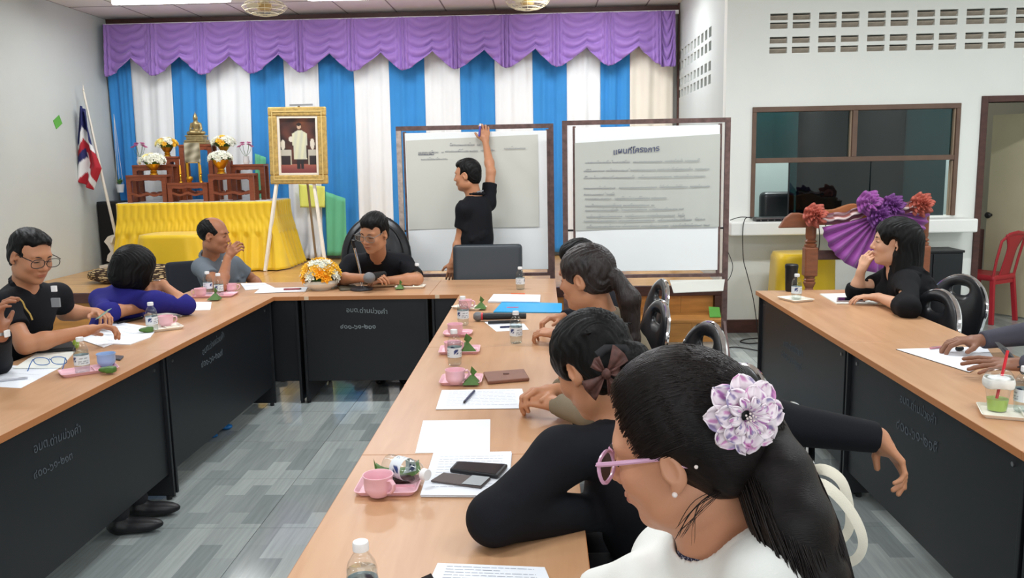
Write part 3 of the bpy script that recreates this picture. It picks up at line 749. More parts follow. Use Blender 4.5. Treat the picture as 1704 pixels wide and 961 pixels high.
MB().cyl((0, 0.1, 0.04), (0, 0.1, 0.46), 0.03).build('gas_post', M_black, t); MB().lathe([(0, 0), (0.25, 0), (0.25, 0.02), (0.04, 0.06), (0, 0.06)], (0, 0.1, 0), n=20).build('base', M_black, t)
# red plastic chair in the doorway
M_red = mat('red_plastic', (176, 42, 52), 0.35)
p = P(1664, 524, z=0)
t = thing('plastic_chair', 'red plastic chair with an open back, standing in the doorway', 'chair', (4.33, 8.3, 0), R(32))
bk = MB(); bk.tube([(-0.17, -0.17, 0.44), (-0.18, -0.2, 0.62), (-0.185, -0.24, 0.8), (-0.11, -0.265, 0.86), (0, -0.275, 0.875), (0.11, -0.265, 0.86), (0.185, -0.24, 0.8), (0.18, -0.2, 0.62), (0.17, -0.17, 0.44)], 0.02, 10, flat=((0, 1, 0.2), 0.5))
bk.build('back_frame', M_red, t, smooth=True)
def fn(u, v):
    w = lerp(0.085, 0.075, 1 - abs(2 * v - 1)) if v < 0.7 else lerp(0.08, 0.17, (v - 0.7) / 0.3)
    return ((u - 0.5) * 2 * w, lerp(-0.17, -0.268, v), lerp(0.44, 0.865, v))
MB().grid(6, 12, fn).build('back_splat', M_red, t, smooth='all', solid=0.008)
S().box((0, 0, 0), (0.17, 0.17, 0.008), rd=0.02).build('seat', 0.01, M_red, t).location = (0, 0, 0.44)
for sx in (-1, 1):
    for sy in (-1, 1):
        MB().bar((sx * 0.165, sy * 0.165, 0.44), (sx * 0.2, sy * 0.2, 0.0), 0.045, 0.03).build('leg', M_red, t, bevel=0.006)
MB().bx(-0.18, 0.18, 0.165, 0.18, 0.38, 0.44).build('apron', M_red, t); MB().bx(-0.18, 0.18, -0.18, -0.165, 0.38, 0.44).build('apron', M_red, t)

# ================================================================== WHITEBOARDS ON STANDS
M_rust = mat('rusty_painted_steel', (98, 74, 70), 0.55, noise=0.35, nscale=25)
M_pale = mat('pale_rusty_steel', (176, 160, 150), 0.55, noise=0.3, nscale=25)
M_board_ = mat('glossy_whiteboard', (238, 240, 240), 0.25)
M_paper = mat('flipchart_paper', (205, 205, 196), 0.8, noise=0.02, nscale=3)
M_ink = mat('blue_grey_ink', (150, 152, 160), 0.8)
M_ink2 = mat('dark_blue_ink', (88, 92, 118), 0.8)
def scribble(x0, x1, z, h, rnd, r=0.0016):
    """a line of small joined handwriting in the x-z plane; returns tube points"""
    pts = []; x = x0
    while x < x1:
        a = h * rnd.uniform(0.35, 0.6)
        for k in range(5):
            t = k / 4; pts.append((x + 0.4 * h * math.sin(2 * PI * t) * 0.5 + h * 0.25 * t, 0, z + a * math.sin(PI * t) + 0.001))
        x += h * rnd.uniform(0.3, 0.5)
    return pts
def write_lines(lines, h, m, parent, y, seed, r=0.002):
    rnd = random.Random(seed)
    for x0, x1, z in lines:
        mb = MB(); x = x0
        while x < x1:
            e = min(x1, x + rnd.uniform(0.12, 0.3)); mb.tube([(p[0], y, p[2]) for p in scribble(x, e, z, h * rnd.uniform(.85, 1.15), rnd)], r * 0.62, 4); x = e + rnd.uniform(0.01, 0.03)
        for k in range(int((x1 - x0) / 0.11)):
            xx = x0 + rnd.uniform(0, x1 - x0); mb.tube([(xx, y, z + h * 0.8), (xx + h * 0.4, y, z + h * 1.05), (xx + h * 0.5, y, z + h * 0.75)], r * 0.8, 4)
        mb.build('handwriting', m, parent)
def board(x0, x1, z0, z1, y, leglabel, bx, left_pale):
    t = thing('whiteboard_stand', leglabel, 'whiteboard', ((x0 + x1) / 2, y, 0)); w = (x1 - x0) / 2
    for s in (-1, 1):
        m = M_pale if (left_pale and s < 0) else M_rust
        MB().bx(s * w - 0.02, s * w + 0.02, -0.015, 0.015, 0.0, z1).build('upright', m, t)
        MB().bar((s * w, -0.28, 0.02), (s * w, 0.28, 0.02), 0.035).build('foot', m, t)
        MB().bar((s * w, -0.24, 0.02), (s * w, -0.0, 0.32), 0.02).build('brace', m, t); MB().bar((s * w, 0.24, 0.02), (s * w, 0.0, 0.32), 0.02).build('brace', m, t)
    MB().bx(-w - 0.02, w + 0.02, -0.016, 0.016, z1 - 0.0, z1 + 0.035).build('top_rail', M_rust, t)
    MB().bx(-w, w, -0.016, 0.016, z0 - 0.055, z0 - 0.03).build('bottom_rail', M_rust, t)
    b0, b1 = bx[0] - (x0 + x1) / 2, bx[1] - (x0 + x1) / 2
    for q in (b0, b1): MB().bx(q - 0.012, q + 0.012, -0.02, 0.012, z0 - 0.03, z1 - 0.01).build('panel_edge', M_rust, t)
    for sgn, q in ((-1, b0), (1, b1)): MB().bx(min(q, sgn * w), max(q, sgn * w), -0.008, 0.004, 1.06, 1.075).build('pivot_bar', M_black, t)
    MB().bx(b0 + 0.005, b1 - 0.005, -0.024, -0.004, z0, z1 - 0.02).build('panel', M_board_, t, bevel=0.003)
    return t
bl = board(-1.158, 0.085, 0.735, 1.885, 6.95, 'left whiteboard on a rusty stand, in front of which the man is writing', (-1.11, 0.055), True)
pL = MB(); x0, x1, z0, z1 = -1.09 + 0.5365, 0.0 + 0.5365, 1.09, 1.835
def sheet_fn(x0, x1, z0, z1, y, amp=0.004, sk=0.0):
    return lambda u, v: (lerp(x0, x1, u), y - amp * (1 + math.sin(u * 5 + v * 3)), lerp(z1 + sk * (u - .5), z0 + sk * 0.3 * (u - .5), v))
sp = thing('paper_sheet', 'large flipchart sheet with two faint lines of writing, on the left whiteboard', 'paper', (-0.5365, 6.95, 0))
MB().grid(10, 8, sheet_fn(-0.56, 0.515, 1.085, 1.82, -0.027, sk=0.03)).build('sheet', M_paper, sp)
write_lines([(-0.46, -0.25, 1.70), (-0.24, 0.02, 1.705), (0.05, 0.16, 1.71), (0.24, 0.41, 1.72), (-0.20, 0.05, 1.755)], 0.024, M_ink, sp, -0.038, 3, 0.0016)
write_lines([(-0.46, -0.33, 1.685)], 0.022, M_ink2, sp, -0.038, 5, 0.0018)
write_lines([(-0.44, -0.22, 1.645)], 0.022, M_ink, sp, -0.038, 6, 0.0014)
brd = board(0.19, 1.465, 0.735, 1.895, 6.75, 'right whiteboard on a rusty stand with the written sheet', (0.265, 1.405), False)
sr = thing('paper_sheet', 'large grey flipchart sheet covered in lines of writing, on the right whiteboard', 'paper', (0.8275, 6.75, 0))
MB().grid(10, 8, sheet_fn(-0.56, 0.575, 1.075, 1.78, -0.027, sk=0.05)).build('sheet', mat('grey_flipchart_paper', (188, 190, 182), 0.8, noise=0.03, nscale=3), sr)
text_obj('handwriting', 'แผนที่โครงการ', 0.062, M_ink2, sr, frame((-0.08, -0.039, 1.672), (1, 0, 0.05), (0, -1, 0)), 0.0008, shear=0.1)
write_lines([(-0.48, 0.42, 1.595), (-0.49, 0.49, 1.53), (-0.49, 0.46, 1.475), (-0.49, 0.50, 1.395), (-0.49, -0.25, 1.345), (-0.48, 0.16, 1.31), (-0.48, 0.06, 1.255), (-0.48, 0.29, 1.22), (-0.47, 0.30, 1.17), (-0.49, 0.46, 1.135), (-0.47, 0.50, 1.09)], 0.022, M_ink, sr, -0.0385, 9, 0.0015)
tag(MB().add([(1.02, 6.72, 0.655), (1.45, 6.68, 0.66), (1.40, 6.50, 0.60), (1.02, 6.52, 0.585), (1.02, 6.72, 0.66), (1.45, 6.68, 0.665), (1.40, 6.50, 0.605), (1.02, 6.52, 0.59)], [(3, 2, 1, 0), (4, 5, 6, 7), (0, 1, 5, 4), (1, 2, 6, 5), (2, 3, 7, 6), (3, 0, 4, 7)]).build('paper_roll', M_paper),
    'loose white sheet hanging under the bottom rail of the right whiteboard', 'paper')

# ================================================================== ALTAR ON THE STAGE
M_teak = mat('red_brown_altar_wood', (134, 70, 44), 0.4, noise=0.15, nscale=14, stretch=(1, 1, 5))
M_yellow = mat('yellow_satin', (236, 196, 24), 0.42, noise=0.04, nscale=4, sheen=0.3)
ax0, ax1, ayf, ayb, azt = P(199, 335, Y=9.55).x, P(452, 335, Y=9.55).x, 9.5, 10.2, P(320, 337, Y=9.55).z
tag(MB().bx(ax0 + 0.03, ax1 - 0.03, ayf + 0.03, ayb, STZ, azt).build('altar_table', M_white, bevel=0.004), 'white-topped table under the yellow skirt on the stage', 'table')
sk = thing('table_skirt', 'yellow pleated satin skirt around the altar table', 'skirt', (0, 0, 0))
path = [(ax0, ayb), (ax0, ayf), (ax1, ayf), (ax1, ayb)]
segL = [0]
for a, b in zip(path, path[1:]): segL.append(segL[-1] + math.dist(a, b))
def skirt(u, v):
    d = u * segL[-1]; i = 0
    while i < 2 and d > segL[i + 1]: i += 1
    f_ = (d - segL[i]) / (segL[i + 1] - segL[i]); a, b = path[i], path[i + 1]
    x, y = lerp(a[0], b[0], f_), lerp(a[1], b[1], f_)
    nx, ny = ((-1, 0), (0, -1), (1, 0))[i]
    flare = 0.012 + 0.13 * max(0, v - 0.1) ** 1.5 * (1.4 if i == 2 or (i == 1 and f_ > 0.8) else 1)
    cyc = d / 0.085
    if v < 0.5:                       # smocked part with diamond pleats
        w = 0.014 * (abs(math.sin(PI * (cyc + (0.5 if v > 0.25 else 0)))) ** 0.7)
        w += 0.018 * math.exp(-((v - 0.42) / 0.07) ** 2) * abs(math.sin(PI * cyc))
    else: w = 0.018 * math.sin(PI * cyc * 1.3 + v * 3) + 0.014
    k = flare + w
    if i == 1: x += (f_ - 0.5) * 2 * 0.11 * max(0, v - 0.1)
    return (x + nx * k, y + ny * k, lerp(azt + 0.005, STZ + 0.012, v))
MB().grid(300, 26, skirt).build('pleated_cloth', M_yellow, sk, smooth='all', solid=0.003)
tag(MB().bx(ax0 + 0.0, ax1 - 0.0, ayf, ayb, azt + 0.001, azt + 0.012).build('tablecloth', M_white), 'thin white cloth covering the top of the altar table', 'cloth')
st_ = thing('covered_stool', 'low stool draped in shiny yellow cloth in front of the altar', 'stool', (P(292, 420, Y=9.05).x, 9.1, STZ))
def drape(u, v):
    a = 2 * PI * u; sq = lambda c: math.copysign(abs(c) ** 0.45, c)
    r = 0.34 if v > 0.25 else 0.34 * v / 0.25
    z = 0.46 if v <= 0.25 else 0.46 - (v - 0.25) / 0.75 * 0.45
    r2 = r + (0.03 * math.sin(a * 9) + 0.08) * max(0, v - 0.25)
    return (sq(math.cos(a)) * r2, sq(math.sin(a)) * r2 * 0.8, z)
MB().grid(72, 16, drape).build('yellow_drape', M_yellow, st_, smooth='all')
for sx in (-1, 1):
    for sy in (-1, 1): MB().bx(sx * 0.26 - 0.02, sx * 0.26 + 0.02, sy * 0.2 - 0.02, sy * 0.2 + 0.02, 0, 0.44).build('leg', M_teak, st_)
def altar_table(x0, x1, y0, y1, z0, z1, label):
    t = thing('altar_stand', label, 'altar stand', ((x0 + x1) / 2, (y0 + y1) / 2, z0), 0, 'small wooden altar stands'); w, d, h = (x1 - x0) / 2, (y1 - y0) / 2, z1 - z0
    MB().bx(-w, w, -d, d, h - 0.025, h).build('top', M_teak, t, bevel=0.003)
    for sx in (-1, 1):
        for sy in (-1, 1):
            q = 0.025; MB().bx(sx * (w - q) - q, sx * (w - q) + q, sy * (d - q) - q * .7, sy * (d - q) + q * .7, 0, h - 0.025).build('leg', M_teak, t)
    n = 16
    for sy in (-1, 1):
        up = [(-w + 0.05 + (2 * w - 0.1) * i / n, h - 0.025) for i in range(n + 1)]
        dn = [(-w + 0.05 + (2 * w - 0.1) * i / n, h - 0.055 - 0.012 * abs(math.sin(PI * 2 * i / n)) - (0.02 if i in (0, n) else 0)) for i in range(n, -1, -1)]
        MB().prism(up + dn, -0.008, 0.008, Matrix.Translation((0, sy * (d - 0.012), 0)) @ Matrix.Rotation(PI / 2, 4, 'X')).build('apron', M_teak, t)
        if h > 0.2:
            a_ = [(-w + 0.05 + (2 * w - 0.1) * i / n, 0.1 + 0.012 * math.cos(4 * PI * i / n)) for i in range(n + 1)]
            MB().prism(a_ + [(x, z - 0.025) for x, z in a_[::-1]], -0.008, 0.008, Matrix.Translation((0, sy * (d - 0.012), 0)) @ Matrix.Rotation(PI / 2, 4, 'X')).build('stretcher', M_teak, t)
    return t
Z0 = azt + 0.0125
def ax(px, Y): return P(px, 300, Y=Y).x
def az(py, Y, px=320): return P(px, py, Y=Y).z
def AT(p0, p1, ytop, Y, label, dep=0.19): return altar_table(ax(p0, Y), ax(p1, Y), Y, Y + dep, Z0, az(ytop, Y, (p0 + p1) / 2), label)
a1 = AT(209, 275, 291, 9.52, 'front left wooden altar stand, under the left gold bowl of white flowers')
a2 = AT(346, 421, 289, 9.52, 'front right wooden altar stand, under the right gold bowl of white flowers')
a3 = AT(277, 343, 304, 9.50, 'low middle wooden altar stand holding the candlesticks')
a4 = AT(221, 287, 274, 9.76, 'second-row left wooden altar stand, behind the left bowl')
a5 = AT(385, 440, 273, 9.76, 'second-row right wooden altar stand with the vase')
a6 = AT(278, 300, 260, 9.97, 'tall narrow wooden altar stand left of the statue', .12)
a7 = AT(301, 355, 240, 9.97, 'tallest wooden altar stand, under the seated statue')
a8 = AT(358, 384, 258, 9.97, 'tall narrow wooden altar stand right of the statue', .12)
# seated statue
zt7 = az(240, 9.97, 330); sx_ = ax(332, 10.05)
M_bronze = mat('aged_gold_bronze', (164, 146, 104), 0.35, 0.75, noise=0.2, nscale=30)
t = thing('seated_statue', 'small aged gold statue of a seated meditating figure on a tiered base', 'statue', (sx_, 10.06, zt7))
mb = MB()
for (w_, h0, h1) in ((0.135, 0, 0.03), (0.125, 0.03, 0.055), (0.1, 0.055, 0.09), (0.115, 0.09, 0.11)): mb.bx(-w_, w_, -0.075, 0.075, h0, h1)
mb.build('base', M_bronze, t, bevel=0.006); MB().cyl((0, -0.08, 0.06), (0, -0.074, 0.06), 0.028, n=18).build('medallion', M_bronze, t)
s = S().ell((0, 0, 0.135), (0.105, 0.06, 0.028)).cap((-0.09, -0.01, 0.135), (0.05, -0.045, 0.14), 0.022).cap((0.09, -0.01, 0.135), (-0.05, -0.045, 0.145), 0.022)
s.cap((0, 0.01, 0.15), (0, 0.005, 0.235), 0.035, 0.045).cap((-0.05, 0, 0.24), (-0.065, -0.005, 0.18), 0.018, 0.014, k=0.006).cap((-0.065, -0.005, 0.18), (0.0, -0.045, 0.155), 0.014, 0.01, k=0.006)
s.cap((0.05, 0, 0.24), (0.068, -0.01, 0.18), 0.018, 0.014, k=0.006).cap((0.068, -0.01, 0.18), (0.05, -0.05, 0.145), 0.013, 0.01, k=0.006)
s.cap((0, 0, 0.26), (0, 0, 0.285), 0.016).ell((0, -0.002, 0.31), (0.028, 0.03, 0.036)).ell((0, 0, 0.345), (0.016, 0.016, 0.014)).cap((0, 0, 0.35), (0, 0, 0.39), 0.008, 0.002)
s.build('figure', 0.0045, M_bronze, t)
# flowers
M_wpetal = mat('white_petals', (240, 240, 226), 0.7); M_ypetal = mat('yellow_petals', (246, 196, 60), 0.7); M_lpetal = mat('pale_yellow_petals', (246, 232, 150), 0.7)
M_pk = mat('pink_petals', (206, 110, 160), 0.7); M_leaf = mat('leaf_green', (74, 110, 44), 0.5, noise=0.15, nscale=30)
def flower(mb, c, r, d, n=7, layers=2):
    d = Vector(d).normalized(); q = Vector((0, 0, 1)).rotation_difference(d).to_matrix()
    for l in range(layers):
        rr = r * (1 - 0.3 * l)
        for k in range(n):
            a = 2 * PI * (k + 0.5 * l) / n; ca, sa = math.cos(a), math.sin(a); up = 0.25 + 0.45 * l
            pts = [(0, 0, 0), (0.55 * ca - 0.32 * sa, 0.55 * sa + 0.32 * ca, up * 0.8), (ca, sa, up), (0.55 * ca + 0.32 * sa, 0.55 * sa - 0.32 * ca, up * 0.8), (0.5 * ca, 0.5 * sa, up * 0.35)]
            mb.add([Vector(c) + q @ Vector(p_) * rr for p_ in pts], [(0, 3, 4), (0, 4, 1), (4, 3, 2), (4, 2, 1)])
def bouquet(t, R0, sq, specs, fr_, seed, zc, leaf=True):
    """specs: list of (name, material, count)"""
    rnd = random.Random(seed); tot = sum(s_[2] for s_ in specs); order = []
    for nm, m, n in specs: order += [(nm, m)] * n
    rnd.shuffle(order)
    for i, (nm, m) in enumerate(order):
        z = 1 - (i + 0.5) / tot * 1.15; ph = i * 2.399; r_ = math.sqrt(max(0, 1 - z * z)); d = Vector((r_ * math.cos(ph), r_ * math.sin(ph), z))
        mb = MB(); flower(mb, Vector((d.x * R0, d.y * R0, zc + d.z * R0 * sq)), fr_ * rnd.uniform(.85, 1.15), d + Vector((0, 0, 0.2)), 7, 3); mb.build(nm, m, t, solid=0.0015)
    if leaf:
        lf = MB()
        for k in range(14):
            a = 2 * PI * k / 14 + rnd.random(); lf.add([Vector((math.cos(a) * R0 * .5, math.sin(a) * R0 * .5, zc - 0.01)), Vector((math.cos(a + .25) * R0 * .95, math.sin(a + .25) * R0 * .95, zc)), Vector((math.cos(a) * R0 * 1.2, math.sin(a) * R0 * 1.2, zc - 0.01)), Vector((math.cos(a - .25) * R0 * .95, math.sin(a - .25) * R0 * .95, zc))], [(0, 1, 2, 3)])
        lf.build('leaves', M_leaf, t, solid=0.001)
        MB().ball((0, 0, zc), (R0 * .8, R0 * .8, R0 * sq * .8), 12).build('foam_core', M_leaf, t)
BOWL = [(0, 0), (0.045, 0), (0.045, 0.012), (0.032, 0.02), (0.04, 0.035), (0.03, 0.05), (0.05, 0.07), (0.075, 0.11), (0.085, 0.14), (0.078, 0.142), (0.06, 0.12), (0, 0.11)]
def bowl_flowers(px, Y, zb, label, specs, R0, seed, k=1.0):
    t = thing('flower_bowl', label, 'flowers', (ax(px, Y), Y, zb), 0, 'gold footed bowls of artificial flowers')
    MB().lathe([(r_ * k, z * k) for r_, z in BOWL], n=20).build('gold_bowl', M_gold, t, smooth=True)
    bouquet(t, R0, 0.6, specs, R0 * 0.34, seed, 0.155 * k)
bowl_flowers(257, 9.6, az(291, 9.52, 257) + .001, 'gold bowl of white flowers at the front left of the altar', [('white_flower', M_wpetal, 24), ('pale_yellow_flower', M_lpetal, 4)], 0.125, 1)
bowl_flowers(369, 9.6, az(289, 9.52, 369) + .001, 'gold bowl of white flowers at the front right of the altar', [('white_flower', M_wpetal, 26)], 0.12, 2, 1.1)
bowl_flowers(282, 10.02, az(260, 9.97, 288) + .001, 'gold bowl of yellow and white flowers left of the statue', [('white_flower', M_wpetal, 16), ('yellow_flower', M_ypetal, 9), ('pale_yellow_flower', M_lpetal, 4)], 0.115, 3, 0.9)
bowl_flowers(376, 10.03, az(258, 9.97, 371) + .001, 'gold bowl of white flowers with a few yellow, right of the statue', [('white_flower', M_wpetal, 22), ('yellow_flower', M_ypetal, 5)], 0.125, 4, 0.9)
for px, Y, zb, lab in ((236, 9.84, az(274, 9.76, 236), 'pink lotus buds in a small vase at the left of the altar'), (412, 9.84, az(273, 9.76, 412), 'pink lotus buds in a small vase at the right of the altar')):
    t = thing('flower_vase', lab, 'flowers', (ax(px, Y), Y, zb + .001)); MB().lathe([(0, 0), (0.03, 0), (0.04, 0.03), (0.03, 0.07), (0.035, 0.09), (0, 0.085)], n=14).build('vase', M_white, t, smooth=True)
    for k in range(6):
        a = k * 1.1; e = Vector((0.07 * math.cos(a), 0.03 * math.sin(a), 0.2 + 0.02 * (k % 3))); MB().tube([(0, 0, 0.08), e * 0.7, e], 0.002, 5).build('stem', M_leaf, t)
        mb = MB(); flower(mb, e, 0.035, e, 6, 2); mb.build('pink_flower', M_pk, t, solid=0.001)
z3 = az(304, 9.5, 310) + .001
for px, lab in ((301, 'gold candlestick with a yellow candle, left of the incense bowl'), (335, 'gold candlestick with a yellow candle, right of the incense bowl')):
    t = thing('candlestick', lab, 'candlestick', (ax(px, 9.58), 9.58, z3), 0, 'pair of altar candlesticks')
    MB().lathe([(0, 0), (0.024, 0), (0.022, 0.01), (0.007, 0.02), (0.01, 0.04), (0.006, 0.055), (0.013, 0.075), (0.006, 0.085), (0.014, 0.1), (0, 0.1)], n=14).build('holder', M_gold, t, smooth=True)
    MB().cyl((0, 0, 0.1), (0, 0, 0.2), 0.011, 0.008, 12).build('candle', mat('yellow_wax', (240, 176, 40), 0.5), t, smooth=True); MB().cyl((0, 0, 0.2), (0, 0, 0.265), 0.002, n=6).build('wick', M_white, t)
t = thing('incense_bowl', 'small round gold incense bowl between the two candlesticks', 'bowl', (ax(316, 9.58), 9.58, z3))
MB().lathe([(0, 0), (0.02, 0), (0.022, 0.008), (0.015, 0.012), (0.034, 0.03), (0.038, 0.05), (0.03, 0.068), (0.026, 0.066), (0, 0.05)], n=18).build('bowl', M_gold, t, smooth=True)
# small framed picture on the altar
def print_panel(name, w, h, nx, nz, paint, parent, loc, rough=0.4):
    mb = MB(); mb.grid(nx, nz, lambda u, v: ((u - .5) * w, 0, (0.5 - v) * h)); cols = [(*lin(paint(i / nx, j / nz)), 1) for j in range(nz + 1) for i in range(nx + 1)]
    m = mat('printed_' + name, (255, 255, 255), rough, vcol=True); o = mb.build(name, m, parent, cols=cols); o.location = loc; return o
t = thing('photo_card', 'small faded greyish picture card propped in front of the tallest altar stand', 'picture', (ax(322, 9.64), 9.66, z3))
def pc(u, v):
    g = 150 + 30 * math.sin(u * 9 + v * 4) + 20 * math.sin(v * 17 + u * 5); return (g, g - 8, g - 30)
print_panel('picture_print', 0.18, 0.22, 18, 22, pc, t, (0, -0.002, 0.34)); MB().bx(-0.09, 0.09, 0, 0.008, 0.22, 0.45).build('backing', mat('tan_card', (196, 160, 96), .6), t)
for s in (-1, 1): MB().bx(s * 0.07 - 0.012, s * 0.07 + 0.012, 0, 0.012, 0, 0.24).build('leg', M_gold, t)

# framed portrait on an easel
ez = thing('easel', 'white wooden display easel carrying the gold-framed portrait', 'easel', (ax(498, 9.9), 9.9, STZ))
lx, rx = P(441, 445, Y=9.3), P(542, 436, Y=9.35); tx = P(497, 175, Y=9.80)
def rel(p_): return Vector(p_) - Vector(ez.location)
tl, tr = P(474, 200, Y=9.79), P(508, 200, Y=9.79)
lx.z = rx.z = STZ
for a, b in ((lx, tl), (rx, tr)):
    MB().bar(rel(a), rel(b), 0.055, 0.03).build('leg', M_cream_c, ez, bevel=0.003)
MB().bar(rel((tx.x, 10.2, STZ)), rel(tx), 0.03, 0.02).build('rear_leg', mat('brown_grey_wood', (150, 128, 104), .6), ez)
MB().bar(rel(P(482, 175, Y=9.78)), rel(P(520, 174, Y=9.78)), 0.02, 0.02).build('top_clip', M_steel, ez)
zf0, zf1 = P(497, 306, Y=9.6).z, P(497, 178, Y=9.6).z; xf0, xf1 = P(449, 240, Y=9.6).x, P(545, 240, Y=9.6).x
pf = thing('framed_portrait', 'gold-framed painting of a standing figure in a cream uniform', 'picture', ((xf0 + xf1) / 2, 9.6, (zf0 + zf1) / 2)); pf.rotation_euler = (R(-2), R(0.6), 0)
w, h = (xf1 - xf0) / 2, (zf1 - zf0) / 2
M_oldgold = mat('pale_gilt_frame', (196, 164, 96), 0.45, 0.35, noise=0.22, nscale=30, bump=0.3, bscale=60)
for prof, m_ in (((0, 0.10, 0.0, 0.045), M_oldgold), ((0.10, 0.125, 0.02, 0.035), M_cream_c)):
    a_, b_, y_, d_ = prof
    for nm, q in (('frame_rail', (-w + a_, w - a_, h - b_, h - a_)), ('frame_rail', (-w + a_, w - a_, -h + a_, -h + b_)), ('frame_stile', (-w + a_, -w + b_, -h + b_, h - b_)), ('frame_stile', (w - b_, w - a_, -h + b_, h - b_))):
        MB().bx(q[0], q[1], -d_, 0, q[2], q[3]).build(nm if a_ == 0 else 'inner_slip', m_, pf, bevel=0.012 if a_ == 0 else 0.002)
for q in ((-w + .045, w - .045, h - .055, h - .045), (-w + .045, w - .045, -h + .045, -h + .055), (-w + .045, -w + .055, -h + .05, h - .05), (w - .055, w - .045, -h + .05, h - .05)): MB().bx(q[0], q[1], -0.052, -0.04, q[2], q[3]).build('gilt_bead', mat('bright_gilt', (226, 200, 132), 0.4, 0.3), pf)
def port(u, v):
    n_ = math.sin(u * 11 + 3 * math.sin(v * 7)) * math.sin(v * 9 + 2)
    c = [70 + 30 * n_, 42 + 14 * n_, 38 + 8 * n_]
    if v < 0.35 and 0.2 < u < 0.9: c = [c[0] + 40 * math.exp(-((u - .6) / .2) ** 2 - ((v - .1) / .12) ** 2), c[1] + 20 * math.exp(-((u - .6) / .2) ** 2 - ((v - .1) / .12) ** 2), c[2]]
    if v > 0.83: c = [170 - 60 * (v - .83) / .17, 100 - 50 * (v - .83) / .17, 84 - 30 * (v - .83) / .17]
    for x0_, x1_ in ((0.0, 0.3), (0.76, 1.0)):
        if x0_ < u < x1_:
            if 0.57 < v < 0.68: c = [196, 190, 176]
            if 0.68 <= v < 0.84: c = [52, 42, 44] if 0.03 < (u - x0_) < (x1_ - x0_ - 0.03) else [190, 180, 160]
    if ((u - .08) / .06) ** 2 + ((v - .48) / .09) ** 2 < 1 or ((u - .88) / .06) ** 2 + ((v - .47) / .1) ** 2 < 1 or ((u - .3) / .06) ** 2 + ((v - .38) / .05) ** 2 < 1: c = [224, 216, 200]
    bw = 0.20 if v < 0.5 else 0.17 + 0.04 * (v - .5)
    if 0.22 < v < 0.75 and abs(u - 0.54) < min(bw, 0.05 + (v - 0.22) * 2.4): c = [212 - 8 * math.sin(u * 40 + v * 9), 212 - 7 * math.sin(u * 40 + v * 9), 186]
    if 0.75 <= v < 0.92 and (abs(u - 0.49) < 0.045 or abs(u - 0.59) < 0.04): c = [44, 40, 44]
    if ((u - .53) / .055) ** 2 + ((v - .15) / .055) ** 2 < 1: c = [206, 176, 150]
    if ((u - .53) / .065) ** 2 + ((v - .115) / .03) ** 2 < 1: c = [46, 34, 32]
    return tuple(min(255, max(0, x)) for x in c)
print_panel('painted_canvas', 2 * (w - .12), 2 * (h - .12), 64, 92, port, pf, (0, -0.012, 0))

# flag on its pole in a white stand, speaker, hanging pot, rug
fb = P(188, 446, z=STZ); fb.x = max(fb.x, XL + 0.28)
t = thing('flag_stand', 'white-painted scrolled wooden stand and pole holding the striped flag', 'flag stand', (fb.x, fb.y, STZ))
MB().bx(-0.18, 0.18, -0.13, 0.13, 0, 0.05).build('base', M_cream_c, t, bevel=0.006)
pr = [(0.06, 0.05), (0.15, 0.09), (0.13, 0.16), (0.09, 0.2), (0.12, 0.27), (0.16, 0.32), (0.11, 0.38), (0.05, 0.4)]
for a in (0, PI / 2):
    MB().prism(pr + [(-x, z) for x, z in pr[::-1]], -0.014, 0.014, Matrix.Rotation(a, 4, 'Z') @ Matrix.Rotation(PI / 2, 4, 'X')).build('scroll_panel', M_cream_c, t, bevel=0.004)
ft = P(139, 152, Y=fb.y - 0.15) - Vector(t.location)
MB().tube([(0, 0, 0.3), ft * 0.5 + Vector((0, 0, 0.1)), ft], [0.018, 0.016, 0.01], 10).build('pole', M_cream_c, t, smooth=True)
MB().lathe([(0, 0), (0.012, 0.01), (0.006, 0.03), (0.004, 0.06), (0, 0.08)], ft, 10).build('finial', M_cream_c, t)
fg = thing('flag', 'red, white and blue striped flag hanging limp from the white pole', 'flag', (0, 0, 0))
pc_ = [P(140, 176, Y=fb.y - 0.16), P(160, 262, Y=fb.y - 0.12)]; fy = fb.y - 0.15
Lq = [P(137, 176, Y=fy), P(131, 235, Y=fy), P(130, 262, Y=fy), P(133, 300, Y=fy)]; Rq = [P(146, 184, Y=fy), P(158, 240, Y=fy), P(172, 280, Y=fy), P(157, 316, Y=fy)]
def fl_pt(u, v):
    k = min(2.999, v * 3); i = int(k); f_ = k - i; a = Lq[i].lerp(Lq[i + 1], f_); b = Rq[i].lerp(Rq[i + 1], f_); p_ = a.lerp(b, u)
    return (p_.x, p_.y - 0.05 + 0.035 * math.sin(u * 11 + v * 3), p_.z)
nf, nv_ = 40, 60; mb = MB().grid(nf, nv_, fl_pt)
def fcol(u, v):
    s_ = (v * 1.05 - 0.45 * abs(u - 0.45) + 0.12 * u)
    return (36, 40, 96) if s_ < 0.24 or 0.66 > s_ > 0.50 and u < 0.5 else (226, 226, 228) if s_ < 0.36 else (172, 34, 48) if s_ < 0.56 or (u > 0.5 and s_ < 0.8) else (226, 226, 228) if s_ < 0.9 else (172, 34, 48)
cols = [(*lin(fcol(i / nf, j / nv_)), 1) for j in range(nv_ + 1) for i in range(nf + 1)]
mb.build('flag_cloth', mat('flag_cloth', (255, 255, 255), 0.75, vcol=True), fg, smooth='all', solid=0.002, cols=cols)
p = P(188, 335, Y=9.9)
sb = thing('loudspeaker', 'black loudspeaker box standing between the flag stand and the altar', 'speaker', (max(XL + 0.2, P(190, 380, Y=9.9).x), 10.05, STZ))
MB().bx(-0.19, 0.16, -0.15, 0.15, 0, p.z - STZ).build('cabinet', M_black, sb, bevel=0.01); MB().bx(-0.17, 0.14, -0.158, -0.15, 0.03, p.z - STZ - 0.03).build('grille', mat('black_grille', (14, 14, 15), 0.8), sb)
p = P(191, 312, Y=10.3)
